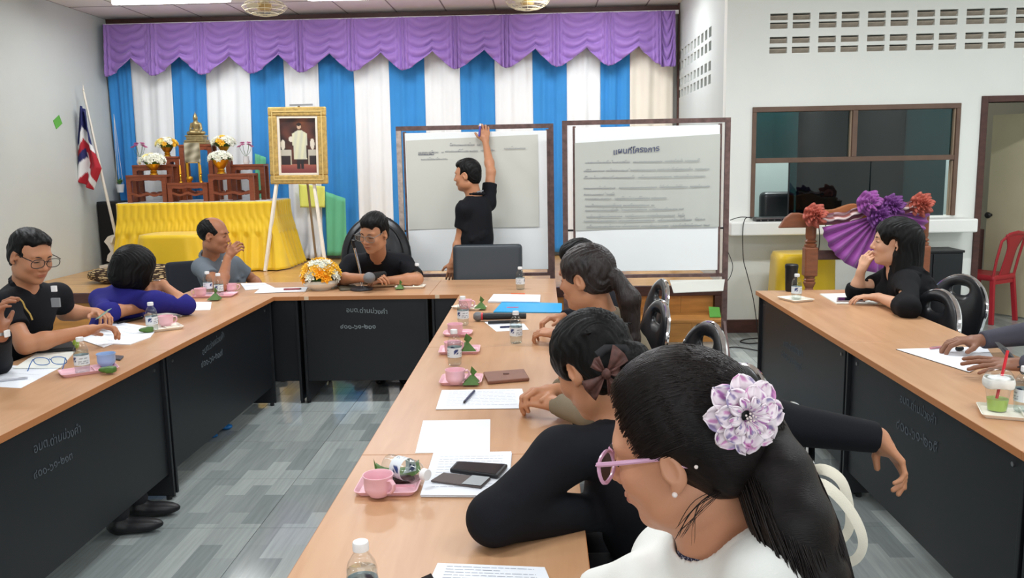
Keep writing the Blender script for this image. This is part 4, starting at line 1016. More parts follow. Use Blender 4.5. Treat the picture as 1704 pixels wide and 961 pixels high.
t = thing('hanging_pot', 'small white pot with a green plant hanging by cords beside the altar', 'plant', (max(p.x, XL + .12), 10.3, p.z - 0.06))
MB().lathe([(0, 0), (0.035, 0), (0.05, 0.1), (0.044, 0.1), (0, 0.09)], n=16).build('pot', M_white, t, smooth=True)
for k in range(3): MB().cyl((0.04 * math.cos(k * 2.1), 0.04 * math.sin(k * 2.1), 0.1), (0, 0, 0.95), 0.002, n=4).build('cord', M_cream_c, t)
lf = MB()
for k in range(12):
    a = k * 0.9; e = Vector((0.06 * math.cos(a), 0.06 * math.sin(a), 0.13 + 0.012 * (k % 5))); b_ = e * 0.5 + Vector((0, 0, 0.07)); s_ = Vector((-math.sin(a), math.cos(a), 0)) * 0.014; lf.add([Vector((0, 0, 0.09)), b_ + s_, e, b_ - s_], [(0, 1, 2, 3)])
lf.build('leaves', M_leaf, t, solid=0.001)
# patterned rug bundled on the stage edge
M_rug = mat('leopard_rug', (196, 172, 128), 0.95); nt = M_rug.node_tree; L = nt.links.new
vo = nt.nodes.new('ShaderNodeTexVoronoi'); vo.inputs['Scale'].default_value = 16; r = nt.nodes.new('ShaderNodeValToRGB'); r.color_ramp.interpolation = 'CONSTANT'
for e_, (pp_, c_) in zip((r.color_ramp.elements[0], r.color_ramp.elements[1]), ((0, (196, 172, 128)), (0.42, (58, 42, 30)))): e_.position = pp_; e_.color = (*lin(c_), 1)
L(vo.outputs['Distance'], r.inputs[0]); L(r.outputs[0], nt.nodes['Principled BSDF'].inputs['Base Color'])
rc = P(285, 448, z=STZ + 0.03)
s = S().ell((0, 0, 0.06), (0.55, 0.22, 0.07), k=0.04).ell((-0.25, -0.08, 0.10), (0.25, 0.12, 0.06), k=0.04).ell((0.22, -0.05, 0.12), (0.24, 0.1, 0.07), k=0.04).ell((0.0, -0.15, 0.05), (0.4, 0.1, 0.05), k=0.03)
o = s.build('patterned_rug', 0.015, M_rug); o.location = (rc.x, 8.6, STZ); tag(o, 'crumpled brown and cream patterned rug on the stage in front of the altar', 'rug')
# ================================================================== SMALL THINGS ON THE TABLES
TZ = TT + 0.0005
M_clear = bpy.data.materials.new('clear_plastic'); M_clear.use_nodes = True; glassy(M_clear, (0.95, 0.97, 0.97), 0.06, 0.5, 0.02)
M_water = bpy.data.materials.new('water'); M_water.use_nodes = True; glassy(M_water, (0.9, 0.94, 0.94), 0.02, 0.35, 0.0)
M_label = mat('bottle_label', (230, 234, 238), 0.5, vcol=True)
M_pink = mat('pink_melamine', (236, 186, 196), 0.35); M_wmel = mat('ivory_melamine', (238, 232, 218), 0.35); M_bluec = mat('light_blue_melamine', (150, 176, 214), 0.35)
BP = [(0, 0), (0.024, 0), (0.029, 0.004), (0.03, 0.012), (0.028, 0.018), (0.0305, 0.024), (0.0305, 0.085), (0.029, 0.092), (0.03, 0.1), (0.026, 0.115), (0.018, 0.128), (0.0125, 0.136), (0.0125, 0.142)]
def make_bottle(fill=0.10, k=1.0):
    t = thing('water_bottle', 'x', 'bottle', (0, 0, 0), 0, 'small clear water bottles')
    MB().lathe([(r_ * k, z * k) for r_, z in BP] + [(0, 0.142 * k)], n=24).build('bottle', M_clear, t, smooth='all')
    wp = [(max(0, r_ - 0.0012) * k, z * k + 0.001) for r_, z in BP if z < fill - 0.002]; wp.append((wp[-1][0], fill * k)); wp.append((0, fill * k))
    MB().lathe(wp, n=20).build('water', M_water, t, smooth='all')
    n, hh = 40, 10; mb = MB(); cols = []
    for j in range(hh + 1):
        for i in range(n):
            a = 2 * PI * i / n; r_ = 0.0309 * k; mb.v.append((r_ * math.cos(a), r_ * math.sin(a), (0.038 + 0.042 * j / hh) * k))
            u = (i % 20) / 20
            c = (222, 228, 232)
            if 0.12 < u < 0.32 and 3 < j < 9 and (i * 7 + j * 3) % 5: c = (48, 66, 118)
            if 0.4 < u < 0.9 and j in (2, 4, 7) and (i * 5 + j) % 4: c = (140, 146, 156)
            cols.append((*lin(c), 1))
    mb.f = [(j * n + i, j * n + (i + 1) % n, (j + 1) * n + (i + 1) % n, (j + 1) * n + i) for j in range(hh) for i in range(n)]
    mb.build('label', M_label, t, smooth='all', cols=cols)
    MB().lathe([(0, 0.1385 * k), (0.0155 * k, 0.139 * k), (0.0155 * k, 0.153 * k), (0.0145 * k, 0.156 * k), (0, 0.157 * k)], n=20).build('cap', M_white, t, smooth=True)
    return t
b0 = make_bottle()
bot = [(138, 625, 'water bottle with a leaf wrap beside it on the pink tray nearest the left edge', 0.3), (254, 555, 'water bottle on the tray in front of the man with glasses', 1.0), (347, 493, 'left one of two water bottles beside the pink cups at the left corner', 2.0),
       (365, 497, 'right one of two water bottles beside the pink cups at the left corner', 0.7), (695, 478, 'water bottle on the white tray right of the man with the microphone', 1.6), (866, 484, 'water bottle alone at the far end of the middle column', 2.2),
       (771, 545, 'water bottle behind the head of the lying microphone', 0.1), (859, 573, 'full water bottle standing on bare table by the folded hands', 3.4), (757, 612, 'water bottle just behind the pink cup with the wallet beside it', 1.2),
       (1325, 502, 'water bottle on the white tray beside the black tumbler', 0.5), (1702, 690, 'water bottle at the right edge of the photo beside the green drink', 4.0)]
for k, (px, py, lab, rz) in enumerate(bot):
    q = P(px, py - 3, z=TZ); o = b0 if k == 0 else copy_tree(b0)
    o.location = (q.x, q.y, TZ + (0.006 if k in (0, 1, 2, 3, 4, 9, 10, 8, 6) else 0)); o.rotation_euler = (0, 0, rz); o['label'] = lab; o['group'] = 'small clear water bottles'
q = P(600, 952, z=TZ + 0.09); o = copy_tree(b0, (q.x, q.y, TZ), 0.6, 'water bottle cut off by the bottom edge of the photo'); o.location = (P(600, 905, z=TZ + 0.15).x, P(600, 905, z=TZ + 0.15).y, TZ)
q = P(655, 790, z=TZ + 0.05); q2 = P(706, 792, z=TZ + 0.04)
o = copy_tree(b0, (0, 0, 0), 0, 'empty crumpled water bottle lying on its side behind the nearest pink cup')
d = Vector((q2.x - q.x, q2.y - q.y, 0)).normalized(); o.rotation_mode = 'QUATERNION'
for c in list(bpy.data.objects):
    if c.parent == o and c.name.startswith('water'): bpy.data.objects.remove(c)
for c in bpy.data.objects:
    if c.parent == o and c.name.startswith('label'): c.data = c.data.copy()
bs = P(640, 770, z=TZ + 0.045); tp = P(712, 790, z=TZ + 0.05); d = (tp - bs).normalized(); o.rotation_quaternion = Vector((0, 0, 1)).rotation_difference(d); o.location = tp - d * 0.157

def make_cup(m, name='cup'):
    t = thing(name, 'x', 'cup', (0, 0, 0), 0, 'pink melamine cups')
    MB().lathe([(0, 0), (0.024, 0), (0.026, 0.004), (0.036, 0.014), (0.038, 0.026), (0.038, 0.05), (0.0405, 0.054), (0.0405, 0.057), (0.0385, 0.057), (0.036, 0.05), (0.036, 0.025), (0.03, 0.012), (0, 0.008)], n=32).build('cup_body', m, t, smooth=True)
    MB().tube([(0.036, 0, 0.046), (0.05, 0, 0.049), (0.057, 0, 0.041), (0.056, 0, 0.028), (0.047, 0, 0.017), (0.036, 0, 0.014)], 0.0042, 8, flat=((0, 1, 0), 1.5)).build('handle', m, t, smooth=True)
    return t
c0 = make_cup(M_pink)
cups = [(628, 828, R(-35), 'nearest pink cup, on the pink tray beside the lying bottle', M_pink), (757, 640, R(20), 'pink cup in front of the brown wallet', M_pink), (753, 590, R(40), 'pink cup behind the bottle, third from the camera', M_pink),
        (757, 558, R(60), 'pale pink cup on the rounded pink tray', M_pink), (774, 515, R(0), 'pink cup farthest along the middle column', M_pink), (332, 494, R(200), 'left pink cup at the left corner of the tables', M_pink),
        (383, 486, R(20), 'right pink cup at the left corner of the tables', M_pink), (274, 543, R(30), 'pale pink cup behind the bottle of the man with glasses', M_pink), (174, 610, R(90), 'light blue cup on the pink tray nearest the left edge', M_bluec)]
for k, (px, py, rz, lab, m) in enumerate(cups):
    q = P(px, py, z=TZ + 0.006); o = c0 if k == 0 else copy_tree(c0)
    o.location = (q.x, q.y + 0.02, TZ + 0.0065); o.rotation_euler = (0, 0, rz); o['label'] = lab; o['group'] = 'melamine cups'
    if m is not M_pink:
        for c in bpy.data.objects:
            if c.parent == o: c.data = c.data.copy(); c.data.materials[0] = m
def rrect(w, d, r, n=5):
    pts = []
    for cx_, cy_, a0 in ((w - r, d - r, 0), (-w + r, d - r, 90), (-w + r, -d + r, 180), (w - r, -d + r, 270)):
        for k in range(n): a = R(a0 + 90 * k / (n - 1)); pts.append((cx_ + r * math.cos(a), cy_ + r * math.sin(a)))
    return pts
def tray(px, py, w, d, rz, m, label, rnd=0.02):
    q = P(px, py, z=TZ); t = thing('snack_tray', label, 'tray', (q.x, q.y, TZ), rz, 'melamine snack trays'); mb = MB(); L_ = []
    for (k, z) in ((-0.012, 0), (0, 0.014), (-0.003, 0.0145), (-0.012, 0.005)): L_.append([(x, y, z) for x, y in rrect(w + k, d + k, rnd + max(k, -0.015) * .5)])
    n = len(L_[0]); vs = [p_ for l in L_ for p_ in l]; fs = [(j * n + i, j * n + (i + 1) % n, (j + 1) * n + (i + 1) % n, (j + 1) * n + i) for j in range(3) for i in range(n)]
    fs += [tuple(range(n))[::-1], tuple(3 * n + i for i in range(n))]; mb.add(vs, fs).build('tray_body', m, t, smooth=True)
    MB().bx(0.012 * w / 0.08, 0.016 * w / 0.08, -d + 0.015, d - 0.015, 0.005, 0.012).build('divider', m, t); MB().bx(0.016 * w / 0.08, w - 0.015, -0.002, 0.002, 0.005, 0.011).build('divider', m, t)
    return t
tray(647, 812, 0.085, 0.065, R(0), M_pink, 'nearest pink divided tray, under the cup and the lying bottle')
tray(768, 634, 0.085, 0.075, R(0), M_pink, 'pink tray beside the brown wallet')
tray(765, 584, 0.095, 0.075, R(2), M_pink, 'pale pink square tray third from the camera', 0.012)
tray(762, 556, 0.075, 0.07, R(0), mat('pink_melamine'), 'rounded pink tray with the bottle behind the lying microphone', 0.04)
tray(781, 513, 0.10, 0.06, R(-30), M_wmel, 'ivory tray under the farthest cup of the middle column')
tray(683, 478, 0.105, 0.07, R(0), M_wmel, 'white tray with a folded leaf on the back row')
tray(358, 492, 0.14, 0.09, R(5), M_pink, 'pink tray holding two cups at the left corner')
tray(270, 547, 0.10, 0.08, R(38), M_wmel, 'ivory tray in front of the man with glasses')
tray(148, 618, 0.115, 0.065, R(38), M_pink, 'pink tray nearest the left edge, with the blue cup')
tray(1324, 499, 0.075, 0.09, R(20), M_wmel, 'white tray on the right column by the tumbler', 0.01)
tray(1690, 690, 0.11, 0.08, R(-20), M_wmel, 'white tray under the green iced drink', 0.012)
def leafwrap(px, py, label, s_=1.0, flat=False, rz=0.0):
    q = P(px, py, z=TZ + 0.01); t = thing('leaf_snack', label, 'snack', (q.x, q.y, TZ + 0.007), rz, 'snacks wrapped in green leaf'); k = s_ * 0.03
    if flat: S().ell((0, 0, 0.012), (0.036, 0.02, 0.013)).box((0.02, 0, 0.012), (0.012, 0.014, 0.008), rd=0.004).build('leaf_wrap', 0.003, M_leaf, t)
    else:
        MB().add([(-k, -k, 0), (k, -k, 0), (k, k, 0), (-k, k, 0), (0.2 * k, 0, 1.25 * k)], [(3, 2, 1, 0), (0, 1, 4), (1, 2, 4), (2, 3, 4), (3, 0, 4)]).build('leaf_wrap', M_leaf, t, bevel=0.002)
        MB().add([(0.25 * k, -0.008, 0.9 * k), (0.75 * k, -0.012, 1.5 * k), (0.1 * k, 0.0, 2.1 * k), (-0.1 * k, 0.01, 1.3 * k)], [(0, 1, 2, 3)]).build('leaf_tip', M_leaf, t, solid=0.001)
leafwrap(357, 497, 'folded green leaf parcel in front of the two bottles at the left corner', 1.3); leafwrap(665, 479, 'folded green leaf parcel on the white tray of the back row', 1.0)
leafwrap(799, 512, 'folded green leaf behind the head of the lying microphone', 1.2); leafwrap(775, 582, 'dark green leaf twist on the pale pink square tray', 1.3, rz=0.5)
leafwrap(784, 636, 'green leaf curled behind the handle of the pink cup by the wallet', 1.1); leafwrap(178, 618, 'flat green leaf roll on the tray beside the blue cup', flat=True); leafwrap(243, 551, 'flat green leaf roll beside the bottle of the man with glasses', flat=True, rz=.3)
t = thing('leaf_snack', 'opened green leaf with dark sweet filling under the lying bottle', 'snack', P(663, 795, z=TZ + 0.008), 0.2, 'snacks wrapped in green leaf')
MB().grid(10, 8, lambda u, v: ((u - .5) * 0.12, (v - .5) * 0.075, 0.012 + 0.02 * (abs(u - .5) * 2) ** 3 + 0.006 * math.sin(v * 7))).build('leaf', M_leaf, t, smooth='all', solid=0.001)
S().ell((0.0, -0.03, 0.008), (0.035, 0.014, 0.009)).ell((0.02, -0.035, 0.009), (0.025, 0.01, 0.008)).build('dark_filling', 0.003, mat('dark_filling', (48, 30, 26), .5), t)
MB().add([(-0.062, 0.01, 0.01), (-0.05, 0.0, 0.012), (-0.066, 0.02, 0.055), (-0.056, 0.03, 0.012)], [(0, 1, 2), (1, 3, 2), (3, 0, 2)]).build('leaf_tip', M_leaf, t)

# papers
M_sheet = mat('white_paper', (236, 240, 246), 0.75); M_print = mat('grey_print', (150, 156, 172), 0.8); M_cream_p = mat('cream_notebook_paper', (236, 238, 230), 0.75)
def paper(pts, label, th=0.0012, m=None, lines=0, z=TZ, name='paper_sheet', layers=1, cover=None):
    q = [P(px, py, z=z + th) for px, py in pts]; c = sum(q, Vector()) / 4; t = thing(name, label, 'paper', (c.x, c.y, z))
    for l in range(layers):
        z0, z1 = th * l / layers, th * (l + 1) / layers - 0.0002; off = Vector((0.002 * math.sin(l * 2.1), 0.002 * math.cos(l * 3.3), 0)) if layers > 1 else Vector()
        vs = [Vector((p_.x - c.x, p_.y - c.y, z0)) + off for p_ in q] + [Vector((p_.x - c.x, p_.y - c.y, z1)) + off for p_ in q]
        MB().add(vs, [(0, 1, 2, 3), (7, 6, 5, 4), (0, 4, 5, 1), (1, 5, 6, 2), (2, 6, 7, 3), (3, 7, 4, 0)]).build('sheet', cover if (cover and l == 0) else (m or M_sheet), t)
    if lines:
        mb = MB(); rnd = random.Random(int(pts[0][0]))
        for k in range(lines):
            v = 0.12 + 0.78 * k / lines; a = q[0].lerp(q[3], v); b_ = q[1].lerp(q[2], v); s0 = 0.1; e0 = 0.9 if rnd.random() > .25 else rnd.uniform(.4, .8)
            x = s0
            while x < e0:
                w_ = rnd.uniform(0.03, 0.09); p0 = a.lerp(b_, x); p1 = a.lerp(b_, min(e0, x + w_)); dv = (q[3] - q[0]).normalized() * 0.0009; zz_ = Vector((-c.x, -c.y, -z - th + th + 0.0003))
                mb.add([p0 + zz_ - dv, p1 + zz_ - dv, p1 + zz_ + dv, p0 + zz_ + dv], [(0, 1, 2, 3)]); x += w_ + 0.012
        mb.build('printed_lines', M_print, t)
    return t
paper([(735, 648), (868, 646), (878, 678), (725, 680)], 'lined sheet with a pen on it, in front of the clasped hands', 0.003, lines=10, layers=2)
paper([(704, 699), (816, 697), (815, 751), (691, 753)], 'plain white sheet lying alone between the pen sheet and the open phone case', 0.001)
paper([(722, 752), (851, 750), (845, 823), (700, 822)], 'small stack of sheets under the open phone case', 0.008, lines=12, layers=4)
paper([(728, 935), (905, 942), (925, 990), (705, 985)], 'printed sheets cut off by the bottom edge of the photo', 0.004, lines=8, layers=2)
paper([(821, 489), (899, 490), (898, 501), (812, 500)], 'thick stack of white sheets behind the blue folder', 0.014, layers=5)
paper([(806, 535), (872, 538), (880, 548), (826, 551)], 'white sheet under the dark pens and the microphone', 0.001)
paper([(836, 501), (935, 504), (935, 519), (821, 518)], 'bright blue plastic folder with a small red label on the middle column', 0.006, m=mat('cyan_blue_folder', (18, 160, 222), 0.35), name='folder')['category'] = 'folder'
q = P(853, 511, z=TZ + 0.006); tag(MB().bx(q.x - .035, q.x + .035, q.y - .012, q.y + .012, TZ + 0.0062, TZ + 0.0068).build('red_label', mat('red_label_print', (206, 60, 96), .5)), 'small red sticker on the blue folder', 'sticker')
paper([(400, 471), (440, 470), (457, 478), (408, 482)], 'loose white sheets beside the right pink cup at the left corner', 0.003, layers=2)
paper([(433, 479), (512, 477), (508, 484), (423, 487)], 'white sheets with a red pen left of the flower vase', 0.005, layers=2, cover=M_black)
paper([(322, 502), (352, 502), (350, 515), (318, 516)], 'white sheet by the elbow of the woman in blue', 0.001)
paper([(190, 534), (262, 545), (172, 577), (122, 560)], 'white printed sheets in front of the man with glasses', 0.004, lines=6, layers=2)
paper([(262, 545), (250, 560), (216, 572), (180, 571)], 'second white sheet overlapping towards the tray of the man with glasses', 0.0045)
paper([(62, 586), (124, 584), (100, 611), (22, 612)], 'pale notebook page under the blue spectacles', 0.004, m=M_cream_p, layers=2)
paper([(16, 607), (98, 612), (35, 645), (-40, 641)], 'white sheet with a pen at the left edge of the photo', 0.001, lines=3)
paper([(1491, 580), (1640, 576), (1655, 598), (1612, 618)], 'white sheets under the two brown hands on the right column', 0.004, layers=2, cover=M_black)
paper([(1364, 488), (1424, 487), (1460, 504), (1392, 504)], 'open white notebook under the phone of the woman in black', 0.006, m=M_cream_p, layers=2)
# pens, phones
def stick(name, label, cat, a, b, r, m, z=TZ + 0.009, tip=M_black):
    A, B = P(*a, z=z), P(*b, z=z); t = thing(name, label, cat, A); d = B - A
    MB().cyl((0, 0, 0), d * 0.9, r, n=10).build('barrel', m, t, smooth=True); MB().cyl(d * 0.9, d, r, r * 0.2, 10).build('tip', tip, t); MB().bar(d * 0.05 + Vector((0, 0, r)), d * 0.3 + Vector((0, 0, r)), 0.003, 0.0015).build('clip', M_steel, t)
stick('pen', 'dark blue pen on the lined sheet in front of the clasped hands', 'pen', (789, 650), (771, 670), 0.005, mat('navy_plastic', (40, 46, 84), .3), TZ + 0.0085)
stick('pen', 'pen lying on the sheet at the left edge of the photo', 'pen', (46, 628), (-6, 634), 0.004, mat('grey_plastic', (170, 172, 180), .3), TZ + 0.006)
stick('pen', 'red pen on the sheets left of the flower vase', 'pen', (472, 481), (502, 480), 0.006, mat('dark_red_plastic', (150, 70, 76), .3), TZ + 0.012)
stick('pen', 'dark marker on the sheet below the lying microphone', 'pen', (812, 536), (866, 534), 0.009, M_black, TZ + 0.012)
stick('pen', 'thin dark blue pen on the sheet below the marker', 'pen', (832, 544), (866, 542), 0.005, mat('navy_plastic'), TZ + 0.007)
stick('pen', 'white and red pen under the farther brown hand', 'pen', (1548, 579), (1588, 574), 0.005, mat('pinkish_plastic', (196, 130, 140), .3), TZ + 0.01)
tag(MB().cyl((0, 0, 0), (0.03, 0.01, 0), 0.009, n=12).build('small_stopper', M_black, loc=P(1592, 580, z=TZ + 0.014)), 'black pen cap beside the farther brown hand', 'cap')  # loose cap of a pen
def phone(name, pts, th, m, label, screen=None, cat='phone', z=TZ):
    q = [P(px, py, z=z + th) for px, py in pts]; c = sum(q, Vector()) / 4; t = thing(name, label, cat, (c.x, c.y, z))
    r_ = [Vector((p_.x - c.x, p_.y - c.y, 0)) for p_ in q]; vs = r_ + [v + Vector((0, 0, th)) for v in r_]
    MB().add(vs, [(0, 1, 2, 3), (7, 6, 5, 4), (0, 4, 5, 1), (1, 5, 6, 2), (2, 6, 7, 3), (3, 7, 4, 0)]).build('case', m, t, bevel=min(0.004, th * 0.4))
    if screen: MB().add([v * 0.9 + Vector((0, 0, th + 0.0005)) for v in r_], [(3, 2, 1, 0)]).build('screen', screen, t)
    return t
M_screen = mat('dark_phone_screen', (14, 15, 22), 0.08); M_brl = mat('brown_leather', (128, 84, 66), 0.5, noise=.1, nscale=40)
t = phone('wallet', [(804, 618), (872, 613), (881, 628), (812, 634)], 0.014, M_brl, 'brown leather wallet lying behind the clasped hands', cat='wallet')
c_ = P(843, 616, z=TZ + .015); MB().bx(c_.x - t.location.x - .012, c_.x - t.location.x + .012, -0.005 + .012, 0.01 + .012, 0.0145, 0.017).build('clasp', mat('dark_brown_leather', (96, 58, 46), .5), t)
t = phone('phone_case', [(760, 766), (845, 771), (828, 790), (748, 779)], 0.012, mat('black_leather', (30, 30, 34), .5), 'open black flip phone case lying on the stack of sheets', M_screen, z=TZ + 0.009)
q4 = [(738, 785), (816, 794), (800, 809), (717, 798)]; q = [P(px, py, z=TZ + 0.015) - Vector(t.location) for px, py in q4]; q = [Vector((v.x, v.y, 0.001)) for v in q]
MB().add(q + [v + Vector((0, 0, 0.004)) for v in q], [(0, 1, 2, 3), (7, 6, 5, 4), (0, 4, 5, 1), (1, 5, 6, 2), (2, 6, 7, 3), (3, 7, 4, 0)]).build('cover_flap', mat('grey_brown_lining', (92, 82, 80), .7), t)
m1, m2 = q[0].lerp(q[1], .62), q[3].lerp(q[2], .62); MB().add([v + Vector((0, 0, .0062)) for v in (m1, q[1] * .97, q[2] * .97, m2)], [(3, 2, 1, 0)]).build('card_slot', mat('grey_card', (160, 166, 168), .4), t)
phone('phone', [(700, 960), (718, 952), (728, 970), (690, 985)], 0.009, mat('navy_plastic'), 'dark blue phone corner at the bottom edge of the photo', M_screen)
phone('phone', [(1393, 494), (1437, 495), (1440, 500), (1392, 500)], 0.008, mat('rose_grey_phone', (150, 132, 130), .3), 'thin dark-screened phone on the open notebook', M_screen, z=TZ + 0.0065)
phone('phone_case', [(56, 571), (120, 567), (126, 578), (60, 582)], 0.02, M_black, 'thick black case lying beside the arm of the man with glasses', cat='case')
phone('phone', [(184, 589), (206, 591), (200, 597), (178, 594)], 0.009, mat('dark_grey_phone', (60, 62, 70), .3), 'dark grey phone half hidden behind the blue cup')
phone('phone', [(562, 474), (590, 473), (600, 479), (566, 481)], 0.014, mat('olive_grey_case', (88, 84, 70), .4), 'grey phone left of the microphone base')
phone('lid', [(850, 487), (874, 487), (874, 491), (850, 491)], 0.008, mat('orange_plastic', (214, 96, 40), .4), 'small orange lid in front of the farthest water bottle', cat='lid')
phone('phone', [(190, 530), (232, 521), (238, 526), (196, 536)], 0.014, M_black, 'black folded phone case beyond the hand of the man with glasses', M_screen)
t = phone('plate', [(252, 520), (285, 517), (300, 524), (262, 531)], 0.006, M_wmel, 'ivory plate behind the bottle, near the elbow of the woman in blue', cat='plate')
tag(S().ell((0, 0, 0.02), (0.012, 0.02, 0.03)).build('lime_lid', 0.003, mat('lime_plastic', (168, 206, 70), .4)), 'lime green clip behind the nearest left water bottle', 'clip').location = P(127, 578, z=TZ)

# spectacles on the notebook
def spectacles(parent_name, label, m, w=0.135, rim=0.0018, lens=True, top=None, parent=None, arms=True, asp=0.78):
    """front along x, looking to -y, arms to +y"""
    t = thing(parent_name, label, 'glasses') if parent is None else parent
    rw = w * 0.235
    for s in (-1, 1):
        c = Vector((s * w * 0.27, 0, 0)); pts = []
        for k in range(24):
            a = 2 * PI * k / 24; pts.append(c + Vector((rw * math.copysign(abs(math.cos(a)) ** 0.8, math.cos(a)), 0, rw * asp * math.copysign(abs(math.sin(a)) ** 0.8, math.sin(a)))))
        MB().tube(pts, rim, 6, True).build('rim', m, t, smooth=True)
        if lens: MB().add([p_ for p_ in pts], [tuple(range(24))]).build('lens', M_clear, t)
        if arms: MB().tube([(s * w * 0.5, 0, rw * .5), (s * w * 0.53, 0.03, rw * .5), (s * w * 0.53, 0.1, rw * .45), (s * w * 0.51, 0.135, rw * .45 - 0.02)], rim * 1.2, 6).build('arm', m, t, smooth=True)
        MB().tube([(s * w * 0.5, 0, rw * .5), (s * (w * .27 + rw), 0, rw * .45)], rim, 6).build('hinge', m, t)
    MB().tube([(-w * .27 + rw, 0, rw * .2), (0, -0.002, rw * .4), (w * .27 - rw, 0, rw * .2)], rim, 6).build('bridge', m, t, smooth=True)
    return t
t = spectacles('spectacles', 'blue-rimmed spectacles resting on the pale notebook page', mat('blue_rim', (30, 96, 168), 0.3)); q = P(84, 603, z=TZ + 0.02); t.location = (q.x, q.y, TZ + 0.028); t.rotation_euler = (R(-35), 0, R(190))

# microphones
M_mesh = mat('mic_mesh', (130, 130, 132), 0.5, 0.5, bump=0.5, bscale=900)
def handmic(a, b, label, z=TZ + 0.026, band=None, k=1.0):
    """a: centre of the head; b: tail"""
    t = thing('microphone', label, 'microphone', a); d = (Vector(b) - Vector(a)); L_ = d.length; d.normalize()
    MB().lathe([(0, -0.026 * k), (0.013 * k, -0.024 * k), (0.024 * k, -0.012 * k), (0.0265 * k, 0.002 * k), (0.024 * k, 0.014 * k), (0.02 * k, 0.022 * k)], (0, 0, 0), 20, d).build('head', M_mesh, t, smooth=True)
    MB().lathe([(0.021 * k, 0.02 * k), (0.022 * k, 0.03 * k)], (0, 0, 0), 20, d).build('collar', band or M_black, t, smooth=True)
    MB().lathe([(0.0195 * k, 0.03 * k), (0.02 * k, 0.06 * k), (0.016 * k, L_ - 0.002), (0, L_)], (0, 0, 0), 20, d).build('handle', M_black, t, smooth=True)
    return t
A, B = P(797, 524, z=TZ + 0.027), P(905, 527, z=TZ + 0.027)
A = P(795, 526, z=TZ + 0.027); handmic(A, A + Vector((0.27, -0.01, 0)), 'black handheld microphone with a red ring lying across the middle column', band=mat('red_ring', (206, 52, 62), .4))
q = P(602, 482, z=TZ)
t = thing('desk_microphone', 'gooseneck stand with round dark base and empty clip on the back row', 'microphone stand', (q.x, q.y, TZ))
MB().lathe([(0, 0), (0.076, 0), (0.08, 0.006), (0.078, 0.016), (0.03, 0.026), (0.012, 0.03), (0, 0.03)], n=32).build('base', mat('dark_grey_metal', (62, 62, 66), .35, .4), t, smooth=True)
tp_ = P(590, 412, Y=q.y - 0.02) - Vector((q.x, q.y, TZ))
MB().tube([(0.0, 0, 0.02), (-0.003, 0, 0.12), (-0.018, 0, 0.2), tp_], 0.0085, 10).build('gooseneck', M_chrome, t, smooth=True)
MB().tube([tp_, tp_ + Vector((-0.01, -0.005, 0.03)), tp_ + Vector((-0.008, -0.01, 0.055))], 0.011, 8).build('joint', M_black, t, smooth=True)
cc = tp_ + Vector((0.0, -0.01, 0.07)); MB().tube([cc + Vector((0.022 * math.cos(a), 0, 0.022 * math.sin(a))) for a in [R(-150 + 18 * k) for k in range(16)]], 0.006, 6).build('clip', M_black, t, smooth=True)
q = P(613, 463, z=TZ + 0.055)
handmic(P(614, 462, Y=5.66), P(614, 462, Y=5.66) + Vector((0.07, 0.18, -0.0)), 'microphone with round silver head held by the man at the back row', k=1.5)

# flower bowl on the back row
q = P(531, 483, z=TZ)
t = thing('flower_bowl', 'white bowl of yellow and white artificial flowers on the back row', 'flowers', (q.x, q.y + 0.06, TZ))
MB().lathe([(0, 0), (0.07, 0), (0.075, 0.008), (0.115, 0.03), (0.125, 0.05), (0.118, 0.068), (0.1, 0.07), (0, 0.06)], n=28).build('bowl', mat('white_ceramic', (228, 222, 206), .3), t, smooth=True)
bouquet(t, 0.115, 0.85, [('yellow_flower', M_ypetal, 16), ('white_flower', M_wpetal, 14), ('orange_flower', mat('orange_petals', (250, 176, 34), .7), 6)], 0.052, 21, 0.1)

# right side: tumbler, iced drink
q = P(1316, 484, z=TZ); t = thing('tumbler', 'tall black tumbler behind the bottle at the far end of the right column', 'tumbler', (q.x, q.y, TZ))
MB().lathe([(0, 0), (0.033, 0), (0.036, 0.01), (0.04, 0.15), (0, 0.15)], n=24).build('body', M_black, t, smooth=True); MB().lathe([(0.041, 0.15), (0.042, 0.155), (0.042, 0.172), (0.036, 0.178), (0, 0.178)], n=24).build('lid', M_black, t, smooth=True)
q = P(1664, 685, z=TZ + .006); t = thing('iced_drink', 'clear plastic cup with a frothy top, green drink and red straw', 'drink', (q.x, q.y + 0.02, TZ + 0.006))
MB().lathe([(0, 0), (0.029, 0), (0.03, 0.004), (0.041, 0.105), (0.043, 0.107)], n=28).build('cup', M_clear, t, smooth='all')
MB().lathe([(0, 0.003), (0.0285, 0.003), (0.0335, 0.042), (0, 0.042)], n=24).build('green_drink', mat('green_drink', (164, 190, 90), .3), t, smooth=True)
fr_ = MB(); fr_.grid(32, 8, lambda u, v: ((0.044 + 0.003 * math.sin(u * 44) * (v > .1) + 0.004 * math.sin(PI * v)) * math.cos(2 * PI * u), (0.044 + 0.003 * math.sin(u * 44 + 1) * (v > .1) + 0.004 * math.sin(PI * v)) * math.sin(2 * PI * u), 0.082 + 0.034 * v + 0.003 * math.sin(u * 20)))
fr_.build('foil_wrap', mat('crinkled_white_plastic', (232, 232, 226), .4), t, smooth='all', solid=0.001)
MB().lathe([(0.045, 0.113), (0.043, 0.125), (0.032, 0.14), (0.012, 0.146), (0, 0.147)], n=24).build('dome_lid', M_clear, t, smooth='all')
S().ell((0, 0, 0.112), (0.036, 0.036, 0.008)).build('froth', 0.004, M_white, t)
MB().cyl((-0.008, 0, 0.01), (0.028, 0.01, 0.205), 0.0048, n=10).build('straw', mat('red_straw', (214, 36, 50), .35), t, smooth=True)

